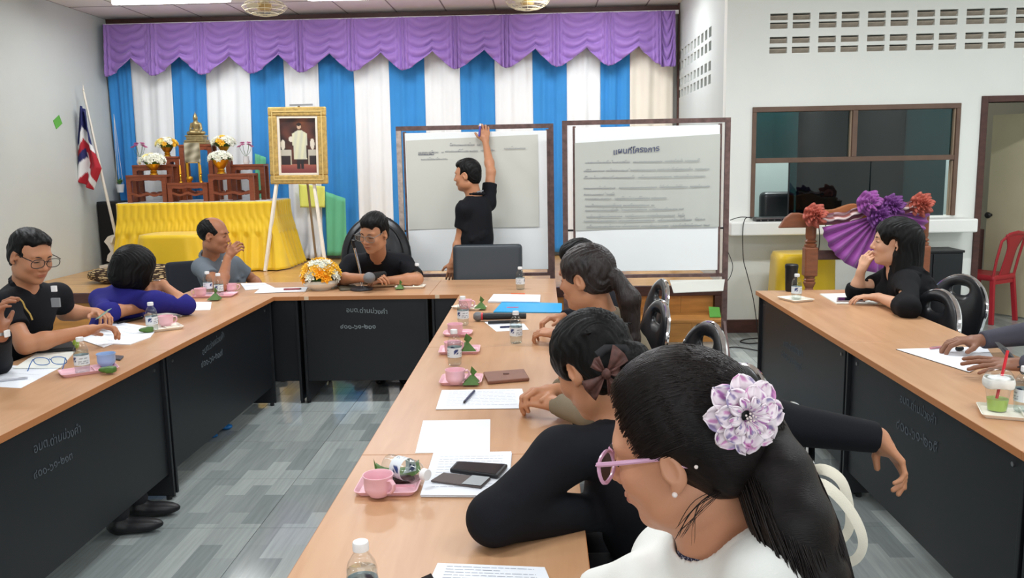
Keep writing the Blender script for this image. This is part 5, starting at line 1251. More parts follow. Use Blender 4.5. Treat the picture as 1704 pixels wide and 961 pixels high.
# ================================================================== RIGHT WALL THINGS
t = thing('covered_stool', 'stool draped in yellow cloth against the wall behind the right column', 'stool', (P(1337, 430, Y=7.35).x, 7.38, 0))
hh = P(1337, 420, Y=7.35).z
def drape2(u, v):
    a = 2 * PI * u; sq = lambda c: math.copysign(abs(c) ** 0.5, c); r_ = 0.25 if v > 0.2 else 0.25 * v / 0.2; z = hh if v <= 0.2 else hh - (v - 0.2) / 0.8 * (hh - 0.08)
    k = 1 + (0.07 * math.sin(a * 8) + 0.04 * math.sin(a * 5 + 1) + 0.06) * max(0, v - 0.2); return (sq(math.cos(a)) * r_ * k, sq(math.sin(a)) * r_ * k * 0.85, z)
MB().grid(96, 16, drape2).build('yellow_drape', M_yellow, t, smooth='all')
for sx in (-1, 1):
    for sy in (-1, 1): MB().bx(sx * 0.18 - 0.015, sx * 0.18 + 0.015, sy * 0.16 - 0.015, sy * 0.16 + 0.015, 0, hh - 0.02).build('leg', M_teak, t)
# carved stand
YP = 6.85
M_teak2 = mat('polished_teak', (132, 78, 52), 0.35, noise=0.18, nscale=10, stretch=(1, 1, 4))
pL_, pR_ = P(1349, 400, Y=YP).x, P(1535, 400, Y=YP).x
t = thing('wooden_stand', 'carved wooden display frame with turned posts against the window wall', 'stand', ((pL_ + pR_) / 2, YP, 0)); w = (pR_ - pL_) / 2
zt = P(1349, 372, Y=YP).z; zr = P(1400, 424, Y=YP).z
for s in (-1, 1):
    x = s * w
    MB().lathe([(0, 0), (0.04, 0), (0.045, 0.05), (0.03, 0.1), (0.045, 0.2), (0.03, 0.3), (0.042, 0.38), (0.048, 0.42), (0.03, 0.46), (0.05, 0.475), (0.035, 0.49), (0.05, 0.505), (0.045, 0.52), (0.03, 0.56), (0.048, 0.6), (0.048, 0.61), (0.038, 0.62), (0.048, 0.63), (0.038, 0.64), (0.045, 0.66), (0, 0.66)], (x, 0, 0), 20).build('turned_post', M_teak2, t, smooth=True)
    MB().bx(x - 0.052, x + 0.052, -0.05, 0.05, 0.66, zr + 0.07).build('post_block', M_teak2, t, bevel=0.012)
    MB().lathe([(0.046, 0), (0.05, 0.02), (0.036, 0.03), (0.05, 0.045), (0.036, 0.06), (0.042, 0.08), (0.042, zt + 0.06 - zr - 0.07), (0.05, zt + 0.08 - zr - 0.07), (0, zt + 0.1 - zr - 0.07)], (x, 0, zr + 0.07), 20).build('post_neck', M_teak2, t, smooth=True)
    MB().bar((x, -0.3, 0.04), (x, 0.3, 0.04), 0.08, 0.08).build('foot', M_teak2, t, bevel=0.01)
MB().bx(-w, w, -0.02, 0.02, zr - 0.035, zr + 0.04).build('rail', M_brown, t, bevel=0.004)
n = 30; zb = P(1400, 365, Y=YP).z; xa = P(1295, 365, Y=YP).x - t.location.x
up = [(lerp(-w + 0.02, w, i / n), zb + 0.07 + 0.05 * math.sin(PI * i / n) + 0.012 * math.cos(6 * PI * i / n)) for i in range(n + 1)]
MB().prism([(-w + 0.02, zb - 0.04), (w, zb - 0.04)] + up[::-1], -0.022, 0.022, Matrix.Rotation(PI / 2, 4, 'X')).build('carved_crest', mat('orange_teak', (168, 104, 62), .35, noise=.15, nscale=8, stretch=(1, 1, 4)), t, bevel=0.006)
MB().prism([(xa, zb - 0.06), (-w - 0.02, zb - 0.06), (-w - 0.02, zb + 0.04), (-w - 0.1, zb + 0.06), (xa + 0.1, zb + 0.06), (xa + 0.05, zb + 0.02)], -0.02, 0.02, Matrix.Rotation(PI / 2, 4, 'X')).build('scroll_end', M_teak2, t, bevel=0.01)
# pleated swag: strip, fan, rosettes
M_mag = mat('magenta_purple_silk', (148, 70, 150), 0.45, noise=0.12, nscale=14, sheen=.3); M_pur = mat('deep_purple_silk', (116, 62, 130), 0.45, noise=0.15, nscale=14)
M_str = mat('striped_mauve_silk', (255, 255, 255), 0.5, vcol=True); M_ros = mat('copper_pink_silk', (182, 92, 76), 0.5, noise=0.25, nscale=20)
sw = thing('fabric_swag', 'purple pleated fan and striped ribbon draped over the carved stand', 'decoration', (t.location.x, YP - 0.06, 0))
def loc(px, py): v = P(px, py, Y=YP - 0.06); return Vector((v.x - sw.location.x, 0, v.z))
for pa, pm, pb in (((1355, 358), (1400, 372), (1440, 345)), ((1465, 340), (1500, 345), (1535, 345))):
    a, m_, b_ = loc(*pa), loc(*pm), loc(*pb); cols = []; NU, NV = 40, 10
    def fn(u, v):
        c_ = (a * (1 - u) ** 2 + m_ * 2 * u * (1 - u) + b_ * u * u); return (c_.x, -0.02 - 0.02 * math.sin(v * 12 + u * 3) - 0.02 * math.sin(PI * v), c_.z + 0.045 - 0.09 * v + 0.006 * math.sin(u * 20))
    for j in range(NV + 1):
        for i in range(NU + 1): cols.append((*lin([(120, 66, 80), (220, 190, 196), (150, 90, 84), (232, 210, 206), (110, 60, 76)][int((j / NV * 5 + i / NU * 1.5) % 5)]), 1))
    MB().grid(NU, NV, fn).build('striped_ribbon', M_str, sw, smooth='all', solid=0.003, cols=cols)
fc = loc(1462, 356)
def pleatfan(c_, a0, a1, r0, r1, n, name, m, y=0.0):
    def fn(u, v):
        a = lerp(a0, a1, u); r_ = lerp(r0, r1(u) if callable(r1) else r1, v); k = math.sin(u * PI * n)
        return (c_.x + r_ * math.cos(a), y - 0.03 - 0.02 * k * (0.3 + v), c_.z + r_ * math.sin(a))
    MB().grid(n * 6, 8, fn).build(name, m, sw, smooth='all', solid=0.003)
pleatfan(fc, R(192), R(282), 0.03, 0.46, 15, 'pleated_fan', M_mag, 0.0)
pleatfan(loc(1468, 352), R(335), R(362), 0.03, 0.36, 6, 'pleated_fan', M_mag, 0.02)
pleatfan(loc(1462, 358), R(282), R(345), 0.02, 0.3, 9, 'pleated_fan', M_pur, -0.01)
def rosette(c_, r_, m, name, parent, n=9, layers=4, y=-0.08):
    for l in range(layers):
        def fn(u, v, l=l):
            a = 2 * PI * u; k = math.sin(a * n + l * 1.3); rr_ = r_ * (1 - 0.2 * l) * lerp(0.15, 1 + 0.1 * k, v)
            return (c_.x + rr_ * math.cos(a), c_.y + y - 0.016 * l - 0.022 * k * v - 0.01 * v * l, c_.z + rr_ * math.sin(a))
        MB().grid(n * 8, 4, fn).build(name, m, parent, smooth='all', solid=0.002)
rosette(loc(1440, 337), 0.10, M_mag, 'ruffle', sw, 7, 4); rosette(loc(1478, 342), 0.095, M_pur, 'ruffle', sw, 9, 4); rosette(loc(1456, 358), 0.10, M_pur, 'ruffle', sw, 8, 4, -0.1); rosette(loc(1468, 372), 0.085, M_mag, 'ruffle', sw, 8, 3, -0.1)
for (px, py, lab) in ((1356, 358, 'copper pink fabric rosette on the left post of the carved stand'), (1533, 340, 'copper pink fabric rosette on the right end of the carved stand')):
    v = P(px, py, Y=YP - 0.1); tr_ = thing('fabric_rosette', lab, 'decoration', v, 0, 'pair of copper fabric rosettes'); rosette(Vector((0, 0.05, 0)), 0.095, M_ros, 'petal_ruffle', tr_, 8, 5, -0.05)
    MB().ball((0, 0.03, 0), 0.05, 10).build('core', M_ros, tr_)
# black cabinet with a gooseneck microphone
cx0, cx1 = P(1500, 440, Y=7.2).x, P(1602, 440, Y=7.2).x; ct_ = P(1602, 416, Y=7.2).z
t = thing('black_cabinet', 'black cabinet behind the woman in black, under the window ledge', 'cabinet', ((cx0 + cx1) / 2, 7.2, 0)); w = (cx1 - cx0) / 2
MB().bx(-w, w, 0.0, 0.28, 0, ct_ - 0.02).build('carcass', M_panel, t, bevel=0.004); MB().bx(-w - 0.008, w + 0.008, -0.012, 0.285, ct_ - 0.02, ct_).build('top', M_black, t, bevel=0.003)
for sgn in (-1, 1): MB().bx(sgn * w / 2 - w / 2 + 0.006, sgn * w / 2 + w / 2 - 0.006, -0.01, -0.001, 0.05, ct_ - 0.03).build('door', M_panel, t, bevel=0.002)
gx = P(1535, 412, Y=7.3)
t = thing('desk_microphone', 'curved gooseneck microphone on the black cabinet', 'microphone', (gx.x, 7.32, ct_ + 0.0005))
MB().lathe([(0, 0), (0.07, 0), (0.075, 0.01), (0.02, 0.025), (0, 0.025)], n=24).build('base', M_black, t, smooth=True)
g1 = P(1537, 362, Y=7.3) - Vector(t.location); g0 = P(1524, 372, Y=7.3) - Vector(t.location)
MB().tube([(0.03, 0, 0.02), (0.035, 0, 0.1), (0.03, 0, 0.17), g1 + Vector((0.01, 0, -0.03)), g1], 0.008, 8).build('gooseneck', M_steel, t, smooth=True)
MB().tube([g1, g1 + Vector((-0.02, -0.01, 0.02)), g1 + Vector((-0.05, -0.01, 0.005))], 0.013, 8).build('microphone_head', M_black, t, smooth=True)
# audio device on the ledge
v0, v1 = P(1256, 360, Y=YW - 0.15), P(1313, 360, Y=YW - 0.15)
t = thing('audio_unit', 'flat black audio unit on the left end of the window ledge', 'audio unit', ((v0.x + v1.x) / 2, YW - 0.15, 1.0505)); w = (v1.x - v0.x) / 2
MB().bx(-w, w, -0.06, 0.08, 0, 0.035).build('housing', M_black, t, bevel=0.003); MB().bx(-w, w, -0.063, -0.06, 0.022, 0.034).build('face_strip', M_steel, t)
for k in range(4): MB().cyl((-w + 0.04 + k * 0.06, -0.06, 0.012), (-w + 0.04 + k * 0.06, -0.068, 0.012), 0.006, n=10).build('knob', M_steel, t)
# cables
M_cable = mat('black_cable', (34, 34, 36), 0.5)
def cable(pts, label, r=0.004):
    base = pts[0]; tag(MB().tube([Vector(p_) for p_ in pts], r, 6).build('cable', M_cable, smooth=True), label, 'cable')
def spl(pts, n=6):
    """Catmull-Rom through points"""
    pts = [Vector(p_) for p_ in pts]; out = []
    for i in range(len(pts) - 1):
        a, b_, c_, d_ = pts[max(i - 1, 0)], pts[i], pts[i + 1], pts[min(i + 2, len(pts) - 1)]
        for k in range(n):
            t_ = k / n; out.append(0.5 * ((2 * b_) + (c_ - a) * t_ + (2 * a - 5 * b_ + 4 * c_ - d_) * t_ ** 2 + (3 * b_ - a - 3 * c_ + d_) * t_ ** 3))
    return out + [pts[-1]]
yw = YW - 0.27
cable(spl([P(1250, 361, Y=yw), P(1240, 364, Y=yw), P(1236, 385, Y=yw), P(1237, 430, Y=yw), P(1243, 455, Y=yw - .02), P(1254, 500, Y=yw - .05), P(1262, 560, Y=yw - .1)]), 'black cable hanging in a long curve from the window ledge down the wall')
cable(spl([P(1215, 366, Y=yw), P(1232, 361, Y=yw), P(1252, 362, Y=yw)]), 'short black cable lying along the left end of the ledge')
cable(spl([P(1362, 372, Y=YP + 0.06), P(1364, 395, Y=YP + 0.06), P(1362, 418, Y=YP + 0.06)]), 'thin black cable hanging beside the left post of the carved stand')
cable(spl([P(1376, 366, Y=YP + .3), P(1374, 376, Y=YP + .3), P(1382, 384, Y=YP + .3), P(1395, 383, Y=YP + .3)]), 'black cable loop hanging behind the purple fan')
cable(spl([P(1211, 418, Y=6.9), P(1219, 440, Y=6.9), P(1216, 458, Y=6.9), P(1208, 470, Y=6.9)]), 'thin wire looping off the right upright of the whiteboard stand', 0.003)
cable(spl([P(1262, 562, z=0.006), P(1240, 564, z=0.006), P(1232, 568, z=0.006), P(1245, 571, z=0.006), P(1262, 570, z=0.006)]), 'black cable loop on the floor beside the right column', 0.005)
cable(spl([P(1204, 580, z=0.006), P(1220, 577, z=0.006), P(1240, 579, z=0.006), P(1262, 583, z=0.006)]), 'black cable running along the floor behind the right column', 0.005)
# floor litter
q = P(350, 722, z=0.0)
t = thing('blue_bag', 'crumpled bright blue plastic bag on the floor beside the left table', 'bag', (q.x + 0.03, q.y, 0.0))
rb = random.Random(5); s = S()
for k in range(8): s.ell((rb.uniform(-.05, .04), rb.uniform(-.08, .12), rb.uniform(0.01, 0.035)), (rb.uniform(.02, .035), rb.uniform(.02, .045), rb.uniform(.01, .02)), k=0.008)
s.build('crumpled_plastic', 0.004, mat('blue_plastic_bag', (40, 126, 200), .35), t)
# ================================================================== PEOPLE
def skin_mat(name, rgb): return mat(name, rgb, 0.5, vcol=True, bump=0.06, bscale=350, sss=0.12)
M_eye = mat('eye_dark', (30, 22, 20), 0.2); M_hair = mat('black_hair', (12, 11, 11), 0.5, spec=0.2, noise=0.35, nscale=30, stretch=(1, 1, 0.25), bump=0.2, bscale=160)
M_brow = mat('dark_brow', (44, 32, 28), 0.8)

def head_sdf(fem=False, nose=1.0, jaw=1.0, ear=1.0):
    s = S(); j = (0.92 if fem else 1.0) * jaw
    s.ell((0, -0.014, 0.032), (0.074, 0.093, 0.086))
    s.ell((0, 0.022, -0.025), (0.062 * j, 0.066, 0.082), k=0.03)
    s.ell((0, 0.034, -0.082), (0.042 * j, 0.036, 0.030), k=0.03)
    s.ell((0, 0.062, -0.100), (0.020 * j, 0.018, 0.015), k=0.022)
    for x in (-1, 1):
        s.ell((x * 0.045 * j, -0.0, -0.068), (0.018, 0.04, 0.028), k=0.03)
        s.ell((x * 0.036, 0.056, -0.028), (0.024, 0.024, 0.024), k=0.02)
    s.ell((0, 0.070, 0.024), (0.048, 0.014, 0.014), k=0.016)
    for x in (-1, 1): s.ell((x * 0.031, 0.094, 0.002), (0.019, 0.014, 0.011), k=0.010, sub=True)
    s.cap((0, 0.080, 0.012), (0, 0.098 * (0.97 + .03 * nose), -0.026), 0.0075, 0.0105 * nose, k=0.012)
    s.ell((0, 0.098, -0.031), (0.0125 * nose, 0.0115, 0.010), k=0.006)
    for x in (-1, 1): s.ell((x * 0.0125 * nose, 0.088, -0.035), (0.0075, 0.010, 0.0075), k=0.005)
    for x in (-1, 1): s.ell((x * 0.031, 0.0715, 0.001), (0.0155, 0.0125, 0.0095), k=0.003)
    for x in (-1, 1): s.box((x * 0.031, 0.0855, -0.0025), (0.012, 0.003, 0.0002), rd=0.0006, k=0.0025, sub=True)
    s.ell((0, 0.074, -0.062), (0.026, 0.016, 0.016), k=0.012)
    s.ell((0, 0.0875, -0.0585), (0.021, 0.0075, 0.0055), k=0.004).ell((0, 0.086, -0.068), (0.018, 0.0085, 0.0065), k=0.004)
    s.box((0, 0.093, -0.0632), (0.018, 0.006, 0.0002), rd=0.0005, k=0.003, sub=True)
    for x in (-1, 1):
        rt = Matrix.Rotation(R(-14), 3, 'X') @ Matrix.Rotation(x * R(-18), 3, 'Z')
        s.ell((x * 0.077, -0.014 + .01 * (1 - ear) * 3, -0.006), (0.008, 0.018 * ear, 0.032 * ear), rot=rt, k=0.006)
        s.ell((x * 0.084, -0.007, -0.001), (0.006, 0.009, 0.017), rot=rt, k=0.004, sub=True)
        s.ell((x * 0.075, 0.004, -0.010), (0.006, 0.005, 0.008), k=0.004)
        s.ell((x * 0.076, -0.007, -0.032), (0.006, 0.009, 0.008), k=0.005)
    return s
def head_colors(base, fem=False, lip=None):
    b = np.array(lin(base)); lp = np.array(lin(lip or tuple(int(c * k) for c, k in zip(base, (0.86, 0.70, 0.70)))))
    def fn(L_):                                        # L_: points in head space
        x, y, z = L_[:, 0], L_[:, 1], L_[:, 2]; c = np.repeat(b[None], len(L_), 0)
        w = np.exp(-((np.abs(x) / 0.021) ** 4) - ((z + 0.0635) / 0.0085) ** 4) * (y > 0.07)
        c = c * (1 - w[:, None]) + lp * w[:, None]
        w = 0.14 * (np.exp(-(((np.abs(x) - 0.042) / 0.018) ** 2) - ((z + 0.03) / 0.02) ** 2) + np.exp(-(x / 0.02) ** 2 - ((z + 0.03) / 0.014) ** 2)) * (y > 0.04)
        c = c * (1 - w[:, None] * np.array([0.0, 0.55, 0.5]))
        w = 0.55 * np.exp(-(((np.abs(x) - 0.031) / 0.014) ** 4) - ((z + 0.0028) / 0.0016) ** 2) * (y > 0.07)
        return c * (1 - w[:, None])
    return fn

def hand_sdf(s, wr, d, n, side, curl=(0.3, 0.35, 0.4, 0.45), thumb=0.4, spread=0.12, sc=1.0, thumb_in=0.3, fore=None):
    """wr wrist point, d direction to the fingers, n back of the hand, side +1: thumb on n x d side"""
    wr = Vector(wr); d = Vector(d).normalized(); n = Vector(n); n = (n - n.dot(d) * d).normalized(); t = n.cross(d) * side
    q = lambda a, b, c: wr + d * a * sc + t * b * sc + n * c * sc
    s.cap(q(-0.01, 0, 0), q(0.03, 0.0, 0), 0.021 * sc, 0.022 * sc, k=0.015)
    xs = (0.029, 0.010, -0.010, -0.028); L0 = ((0.042, 0.026, 0.021), (0.046, 0.029, 0.022), (0.043, 0.027, 0.021), (0.034, 0.021, 0.018))
    for i, x in enumerate(xs): s.cap(q(0.015, x * 0.6, 0), q(0.083 - 0.004 * abs(i - 1), x, 0.001), 0.0125 * sc, 0.0098 * sc, k=0.012)
    s.ell(q(0.04, 0.022, -0.010), (0.020 * sc, 0.02 * sc, 0.014 * sc), k=0.015)
    for i, x in enumerate(xs):
        p = q(0.083 - 0.004 * abs(i - 1), x, 0.001); a = -0.1 + (curl[i] if hasattr(curl, '__len__') else curl) * 0.9; dd = (d + t * (x / 0.03) * spread).normalized(); r_ = 0.0092 if i < 3 else 0.008
        tot = a
        for k, l in enumerate(L0[i]):
            v = dd * math.cos(tot) - n * math.sin(tot); e = p + v * l * sc
            s.cap(p, e, (r_ - 0.0007 * k) * sc, (r_ - 0.0007 * (k + 1)) * sc, k=0.0035); p = e
            tot += (curl[i] if hasattr(curl, '__len__') else curl) * (1.25 if k == 0 else 0.8)
    p = q(0.022, 0.024, -0.006); v = (d * math.cos(thumb + .5) + t * math.sin(thumb + .5) - n * thumb_in).normalized()
    e = p + v * 0.042 * sc; s.cap(p, e, 0.0135 * sc, 0.0105 * sc, k=0.008); v2 = (v + d * 0.35 - t * 0.35 * thumb_in * 2 - n * 0.1).normalized(); s.cap(e, e + v2 * 0.032 * sc, 0.0103 * sc, 0.0085 * sc, k=0.005)
    return s

def person(label, loc, base, head, N, sh, el, wr, hands, pel, fwd, shirt, sleeve='short', h=0.0045, fem=False, hs=1.0, hair=None, M_sk=None,
           trousers=(30, 31, 36), knees=None, sleeve_t=0.62, neckr=0.052, cloth_noise=0.04, vneck=0.05, collar=True, girth=1.0, arm_r=1.0, group=None, lip=None, hair_m=None, legs=True, hh=None, nose=1.0, folds=0.006, stand=False, tufts=1.0, inner=None, neck_open=1.18, ear=1.0, off=0.012, reach=0.0):
    """all joints in world space; head=(centre, forward, up)"""
    loc = Vector(loc); t = thing('person', label, 'person', loc, 0, group); V = lambda p_: Vector(p_) - loc
    sL, sR, N, pel = V(sh[0]), V(sh[1]), V(N), V(pel); hc = V(head[0]); Rm = rotm(head[1], head[2]); HM = Rm.to_4x4(); HM.translation = hc
    up = (N - pel).normalized(); f = Vector(fwd); f = (f - f.dot(up) * up).normalized(); side = f.cross(up); TR = Matrix((side, f, up)).transposed()
    TL = (N - pel).length; W = (sL - sR).length / 2
    def torso(s, o):
        C = N - up * TL * 0.34; s.ell(C, (max(0.125, W * 0.76) * girth + o, 0.105 * girth + o, 0.17 + o), rot=TR, k=0.03)
        s.ell(N - up * TL * 0.66, (0.138 * girth + o, 0.112 * girth + o, 0.16 + o), rot=TR, k=0.05); s.ell(pel, (0.155 * girth + o, 0.12 * girth + o, 0.12 + o), rot=TR, k=0.05)
        for q in (sL, sR): s.cap(N - up * 0.04, q - up * 0.0, 0.043 + o, 0.043 * arm_r + o, k=0.05)
        if fem:
            for x in (-1, 1): s.ell(C + f * 0.085 + side * x * 0.07, (0.06 + o, 0.05 + o, 0.06 + o), rot=TR, k=0.03)
    # --- one continuous body
    s = S(); torso(s, 0.0)
    hb = hc + Rm @ Vector((0, -0.03, -0.06)) * hs
    s.cap(N - up * 0.04, hb, neckr * 1.12, neckr, k=0.02)
    s.cap(N - up * 0.02 + f * 0.01, hc + Rm @ Vector((0, 0.01, -0.075)) * hs, neckr * 0.9, neckr * 0.75, k=0.03)
    s.ext(head_sdf(fem, nose, 1.0, ear), HM, hs)
    for i, q in enumerate((sL, sR)):
        if el[i] is None: continue
        e, w = V(el[i]), V(wr[i]); a = arm_r
        s.cap(q, e, 0.046 * a, 0.037 * a, k=0.03); m_ = e.lerp(w, 0.3); s.cap(e, m_, 0.037 * a, 0.038 * a, k=0.02); s.cap(m_, w, 0.038 * a, 0.0235 * a, k=0.02)
        if hands[i]: hd = dict(hands[i]); hand_sdf(s, w, hd.pop('d'), hd.pop('n'), hd.pop('side'), **hd)
    cf = head_colors(base, fem, lip); Ri = np.array(Rm); b_ = np.array(lin(base))
    def col(P_):
        L_ = (P_ - np.array(hc)) @ Ri / hs; near = (np.abs(L_) < 0.14).all(1); c = np.repeat(b_[None], len(P_), 0); c[near] = cf(L_[near]); return c
    s.build('body', h, M_sk or skin_mat('skin', base), t, colfn=col)
    # --- shirt
    s = S(); o = off
    for i, q in enumerate((sL, sR)):
        if el[i] is None: continue
        e, w = V(el[i]), V(wr[i]); a = arm_r
        if sleeve == 'long':
            s.cap(q, e, 0.045 * a + o, 0.040 * a + o, k=0.04); ww = e.lerp(w, 0.97); s.cap(e, ww, 0.043 * a + o, 0.029 * a + o * .8, k=0.025)
        elif sleeve == '3q':
            s.cap(q, e, 0.045 * a + o, 0.041 * a + o, k=0.04); s.cap(e, e.lerp(w, 0.25), 0.044 * a + o, 0.045 * a + o * .8, k=0.02)
        else: s.cap(q, q.lerp(e, sleeve_t), 0.045 * a + o, 0.047 * a + o, k=0.04)
    # flat sleeve ends: cut the round end caps off
    for i, q in enumerate((sL, sR)):
        if el[i] is None: continue
        e, w = V(el[i]), V(wr[i])
        if sleeve == 'long': c_, dr_ = e.lerp(w, 0.97), (w - e).normalized()
        elif sleeve == '3q': c_, dr_ = e.lerp(w, 0.25), (w - e).normalized()
        else: c_, dr_ = q.lerp(e, sleeve_t), (e - q).normalized()
        s.box(c_ + dr_ * 0.055, (0.075, 0.05, 0.075), rot=rotm(dr_), rd=0.002, k=0.006, sub=True)
    torso(s, o)
    # creases
    rnd = random.Random(int(abs(loc.x * 1000)) + 3)
    if folds:
        for k in range(16):
            u = rnd.uniform(0.15, 0.95); a0 = rnd.uniform(0, 2 * PI); c_ = N - up * TL * u; rr_ = 0.15 * girth + o
            p1 = c_ + side * math.cos(a0) * rr_ * 0.93 + f * math.sin(a0) * rr_ * 0.74; a1 = a0 + rnd.uniform(-.6, .6); p2 = c_ + side * math.cos(a1) * rr_ * 0.9 + f * math.sin(a1) * rr_ * 0.7 + up * rnd.uniform(-.06, .06)
            s.cap(p1, p2, 0.006, 0.003, k=0.025)
        for i, q in enumerate((sL, sR)):
            if el[i] is None: continue
            e = V(el[i]); w = V(wr[i]); mid = e if sleeve != 'short' else q.lerp(e, 0.4)
            for k in range(5):
                c_ = q.lerp(mid, rnd.uniform(0.2, 1.0)); dv = Vector((rnd.uniform(-1, 1), rnd.uniform(-1, 1), rnd.uniform(-1, 1))).normalized(); dw = (dv + Vector((rnd.uniform(-.6, .6), rnd.uniform(-.6, .6), rnd.uniform(-.6, .6)))).normalized(); s.cap(c_ + dv * 0.048, c_ + dw * 0.048, 0.008, 0.005, k=0.02)
    ndir = (hb - N).normalized()
    s.cap(N - up * (0.02 if inner else 0.0), hb + ndir * 0.05, neckr * neck_open, neckr * (neck_open + .07), k=0.006, sub=True)
    if vneck: s.cap(N + f * 0.07 + up * 0.02, N + f * 0.13 - up * vneck, 0.03, 0.008, k=0.008, sub=True)
    M_sh = shirt if not isinstance(shirt, tuple) else mat('cloth_%d_%d_%d' % shirt, shirt, 0.8, noise=cloth_noise, nscale=6, bump=0.12, bscale=500, spec=0.2)
    s.build('shirt' if sleeve == 'short' else 'jacket', max(h * 1.3, 0.006), M_sh, t)
    if collar:
        cs = S(); nb = N + up * 0.006
        for k in range(14):
            a = R(-60 + 300 * k / 14) ; a2 = R(-60 + 300 * (k + 1) / 14); r_ = neckr * 1.22
            fn = lambda a: nb + side * math.cos(a + PI * 0.0) * r_ * 1.06 + f * (-math.sin(a)) * r_ * -1 * 0 + f * math.sin(a) * r_ * -1.0
            zz_ = lambda a: -up * 0.035 * max(0, -math.sin(a)) + up * 0.012
            cs.cap(fn(a) + zz_(a), fn(a2) + zz_(a2), 0.0105, k=0.006)
        cs.build('collar', 0.004, M_sh, t)
    if inner:
        s = S(); s.cap(N - up * 0.05, N + up * 0.012, neckr * 1.5, neckr * 1.16, k=0.01); s.ell(N - up * TL * 0.3, (0.12, 0.098, 0.15), rot=TR, k=0.04)
        s.cap(N - up * 0.0, hb + ndir * 0.05, neckr * 1.09, neckr * 1.1, k=0.004, sub=True); s.cap(N + f * 0.05 + up * 0.03, N + f * 0.12 - up * 0.03, 0.028, 0.01, k=0.006, sub=True); s.build('blouse', 0.004, inner, t)
    # --- legs
    if legs:
        M_tr = mat('trousers_%d_%d_%d' % trousers, trousers, 0.85, noise=0.05, nscale=8); s = S(); s.ell(pel - up * 0.02, (0.165 * girth, 0.135 * girth, 0.11), rot=TR, k=0.04)
        fx = Vector((f.x, f.y, 0)).normalized(); sx = Vector((side.x, side.y, 0)).normalized()
        for x in (-1, 1):
            hp = pel + sx * x * 0.09 - Vector((0, 0, 0.03))
            kn = (hp + fx * 0.40 + Vector((0, 0, -0.02))) if not stand else hp + Vector((0, 0, -0.42)) + fx * 0.01
            kn.z = max(kn.z, 0.40 - loc.z) if not stand else kn.z
            an = Vector((kn.x, kn.y, 0.09 - loc.z)) + fx * (reach - 0.02)
            s.cap(hp, kn, 0.085, 0.06, k=0.04); s.cap(kn, an, 0.062, 0.048, k=0.02)
            sh_ = S().ell((an.x + fx.x * 0.07, an.y + fx.y * 0.07, 0.035 - loc.z), (0.045, 0.125, 0.034), rot=rotm(fx)).ell((an.x, an.y, 0.05 - loc.z), (0.04, 0.05, 0.05), k=0.03)
            sh_.box((an.x, an.y, -0.05 - loc.z), (0.5, 0.5, 0.05), rd=0, k=0.002, sub=True); sh_.build('shoe', 0.009, M_black, t)
        s.build('trousers', 0.011, M_tr, t)
    # --- hair, brows
    if hair:
        hs_ = S(); hair(hs_); w_ = S(); w_.ext(hs_, HM, hs)
        def tuft(Vv):
            L_ = (Vv - np.array(hc)) @ Ri / hs; d_ = L_ - np.array([0, -0.02, 0.03]); az = np.arctan2(d_[:, 0], d_[:, 1] + 0.12); el_ = np.arctan2(d_[:, 2], np.hypot(d_[:, 0], d_[:, 1]))
            a_ = np.sin(az * 43 + 2.5 * np.sin(el_ * 5)) + 0.8 * np.sin(az * 71 + 3 * np.sin(el_ * 7 + 1)) + 0.6 * np.sin(az * 19 + el_ * 11)
            u_ = d_ / np.maximum(np.linalg.norm(d_, axis=1), 1e-6)[:, None]; return Vv + (u_ @ Ri.T) * (a_ * 0.0011 * hs * tufts)[:, None]
        w_.build('hair', hh or max(h, 0.004), hair_m or M_hair, t, move=tuft)
    for x in (-1, 1):
        pts = [HM @ (Vector((x * a_, y_, z_)) * hs) for a_, y_, z_ in ((0.014, 0.0885, 0.0195), (0.026, 0.0865, 0.0235), (0.038, 0.078, 0.0225), (0.046, 0.068, 0.018))]
        MB().tube(pts, [0.002, 0.0034, 0.0028, 0.001], 6).build('eyebrow', M_brow, t)
        pts = [HM @ (Vector((x * a_, y_, z_)) * hs) for a_, y_, z_ in ((0.017, 0.0825, 0.0), (0.025, 0.086, 0.0005), (0.033, 0.0855, 0.0005), (0.044, 0.078, -0.002))]
        MB().tube(pts, [0.001, 0.0017, 0.0017, 0.001], 5).build('eyelashes', M_eye, t)
    t['_h'] = 0; del t['_h']
    return t, HM, hs
# hair shapes in head space
def ears_out(s, k=1.0):
    for x in (-1, 1): s.ell((x * 0.088, 0.000, -0.012), (0.030, 0.026 * k, 0.036 * k), k=0.006, sub=True)
def hair_short(front=0.0, side=0.0, top=0.0, back=-0.075, hl=0.0):
    def fn(s):
        s.ell((0, -0.014, 0.040 + top * .4), (0.0815, 0.1025, 0.090 + top), k=0.01).ell((0, 0.03, 0.085 + top * .5), (0.055, 0.045, 0.03), k=0.02)
        s.ell((0, -0.05, -0.01), (0.07, 0.062, 0.08), k=0.02)
        s.ell((0, 0.125 - front, -0.035 + hl), (0.12, 0.075, 0.108), k=0.008, sub=True)
        for x in (-1, 1): s.ell((x * 0.075, 0.07, 0.03 + hl), (0.035, 0.045, 0.045), k=0.01, sub=True)
        s.box((0, 0, -0.14), (0.2, 0.2, 0.14 + back), rd=0.002, k=0.01, sub=True); ears_out(s)
        s.box((0, 0.13, -0.1), (0.2, 0.125, 0.09), rd=0, k=0.008, sub=True)
    return fn
def hair_bald(s):
    s.ell((0, -0.018, 0.030), (0.0805, 0.0995, 0.086), k=0.01)
    s.ell((0, 0.062, 0.08), (0.072, 0.10, 0.085), k=0.008, sub=True); s.ell((0, 0.12, -0.02), (0.12, 0.085, 0.10), k=0.008, sub=True)
    s.box((0, 0, -0.15), (0.2, 0.2, 0.095), rd=0, k=0.01, sub=True); ears_out(s)
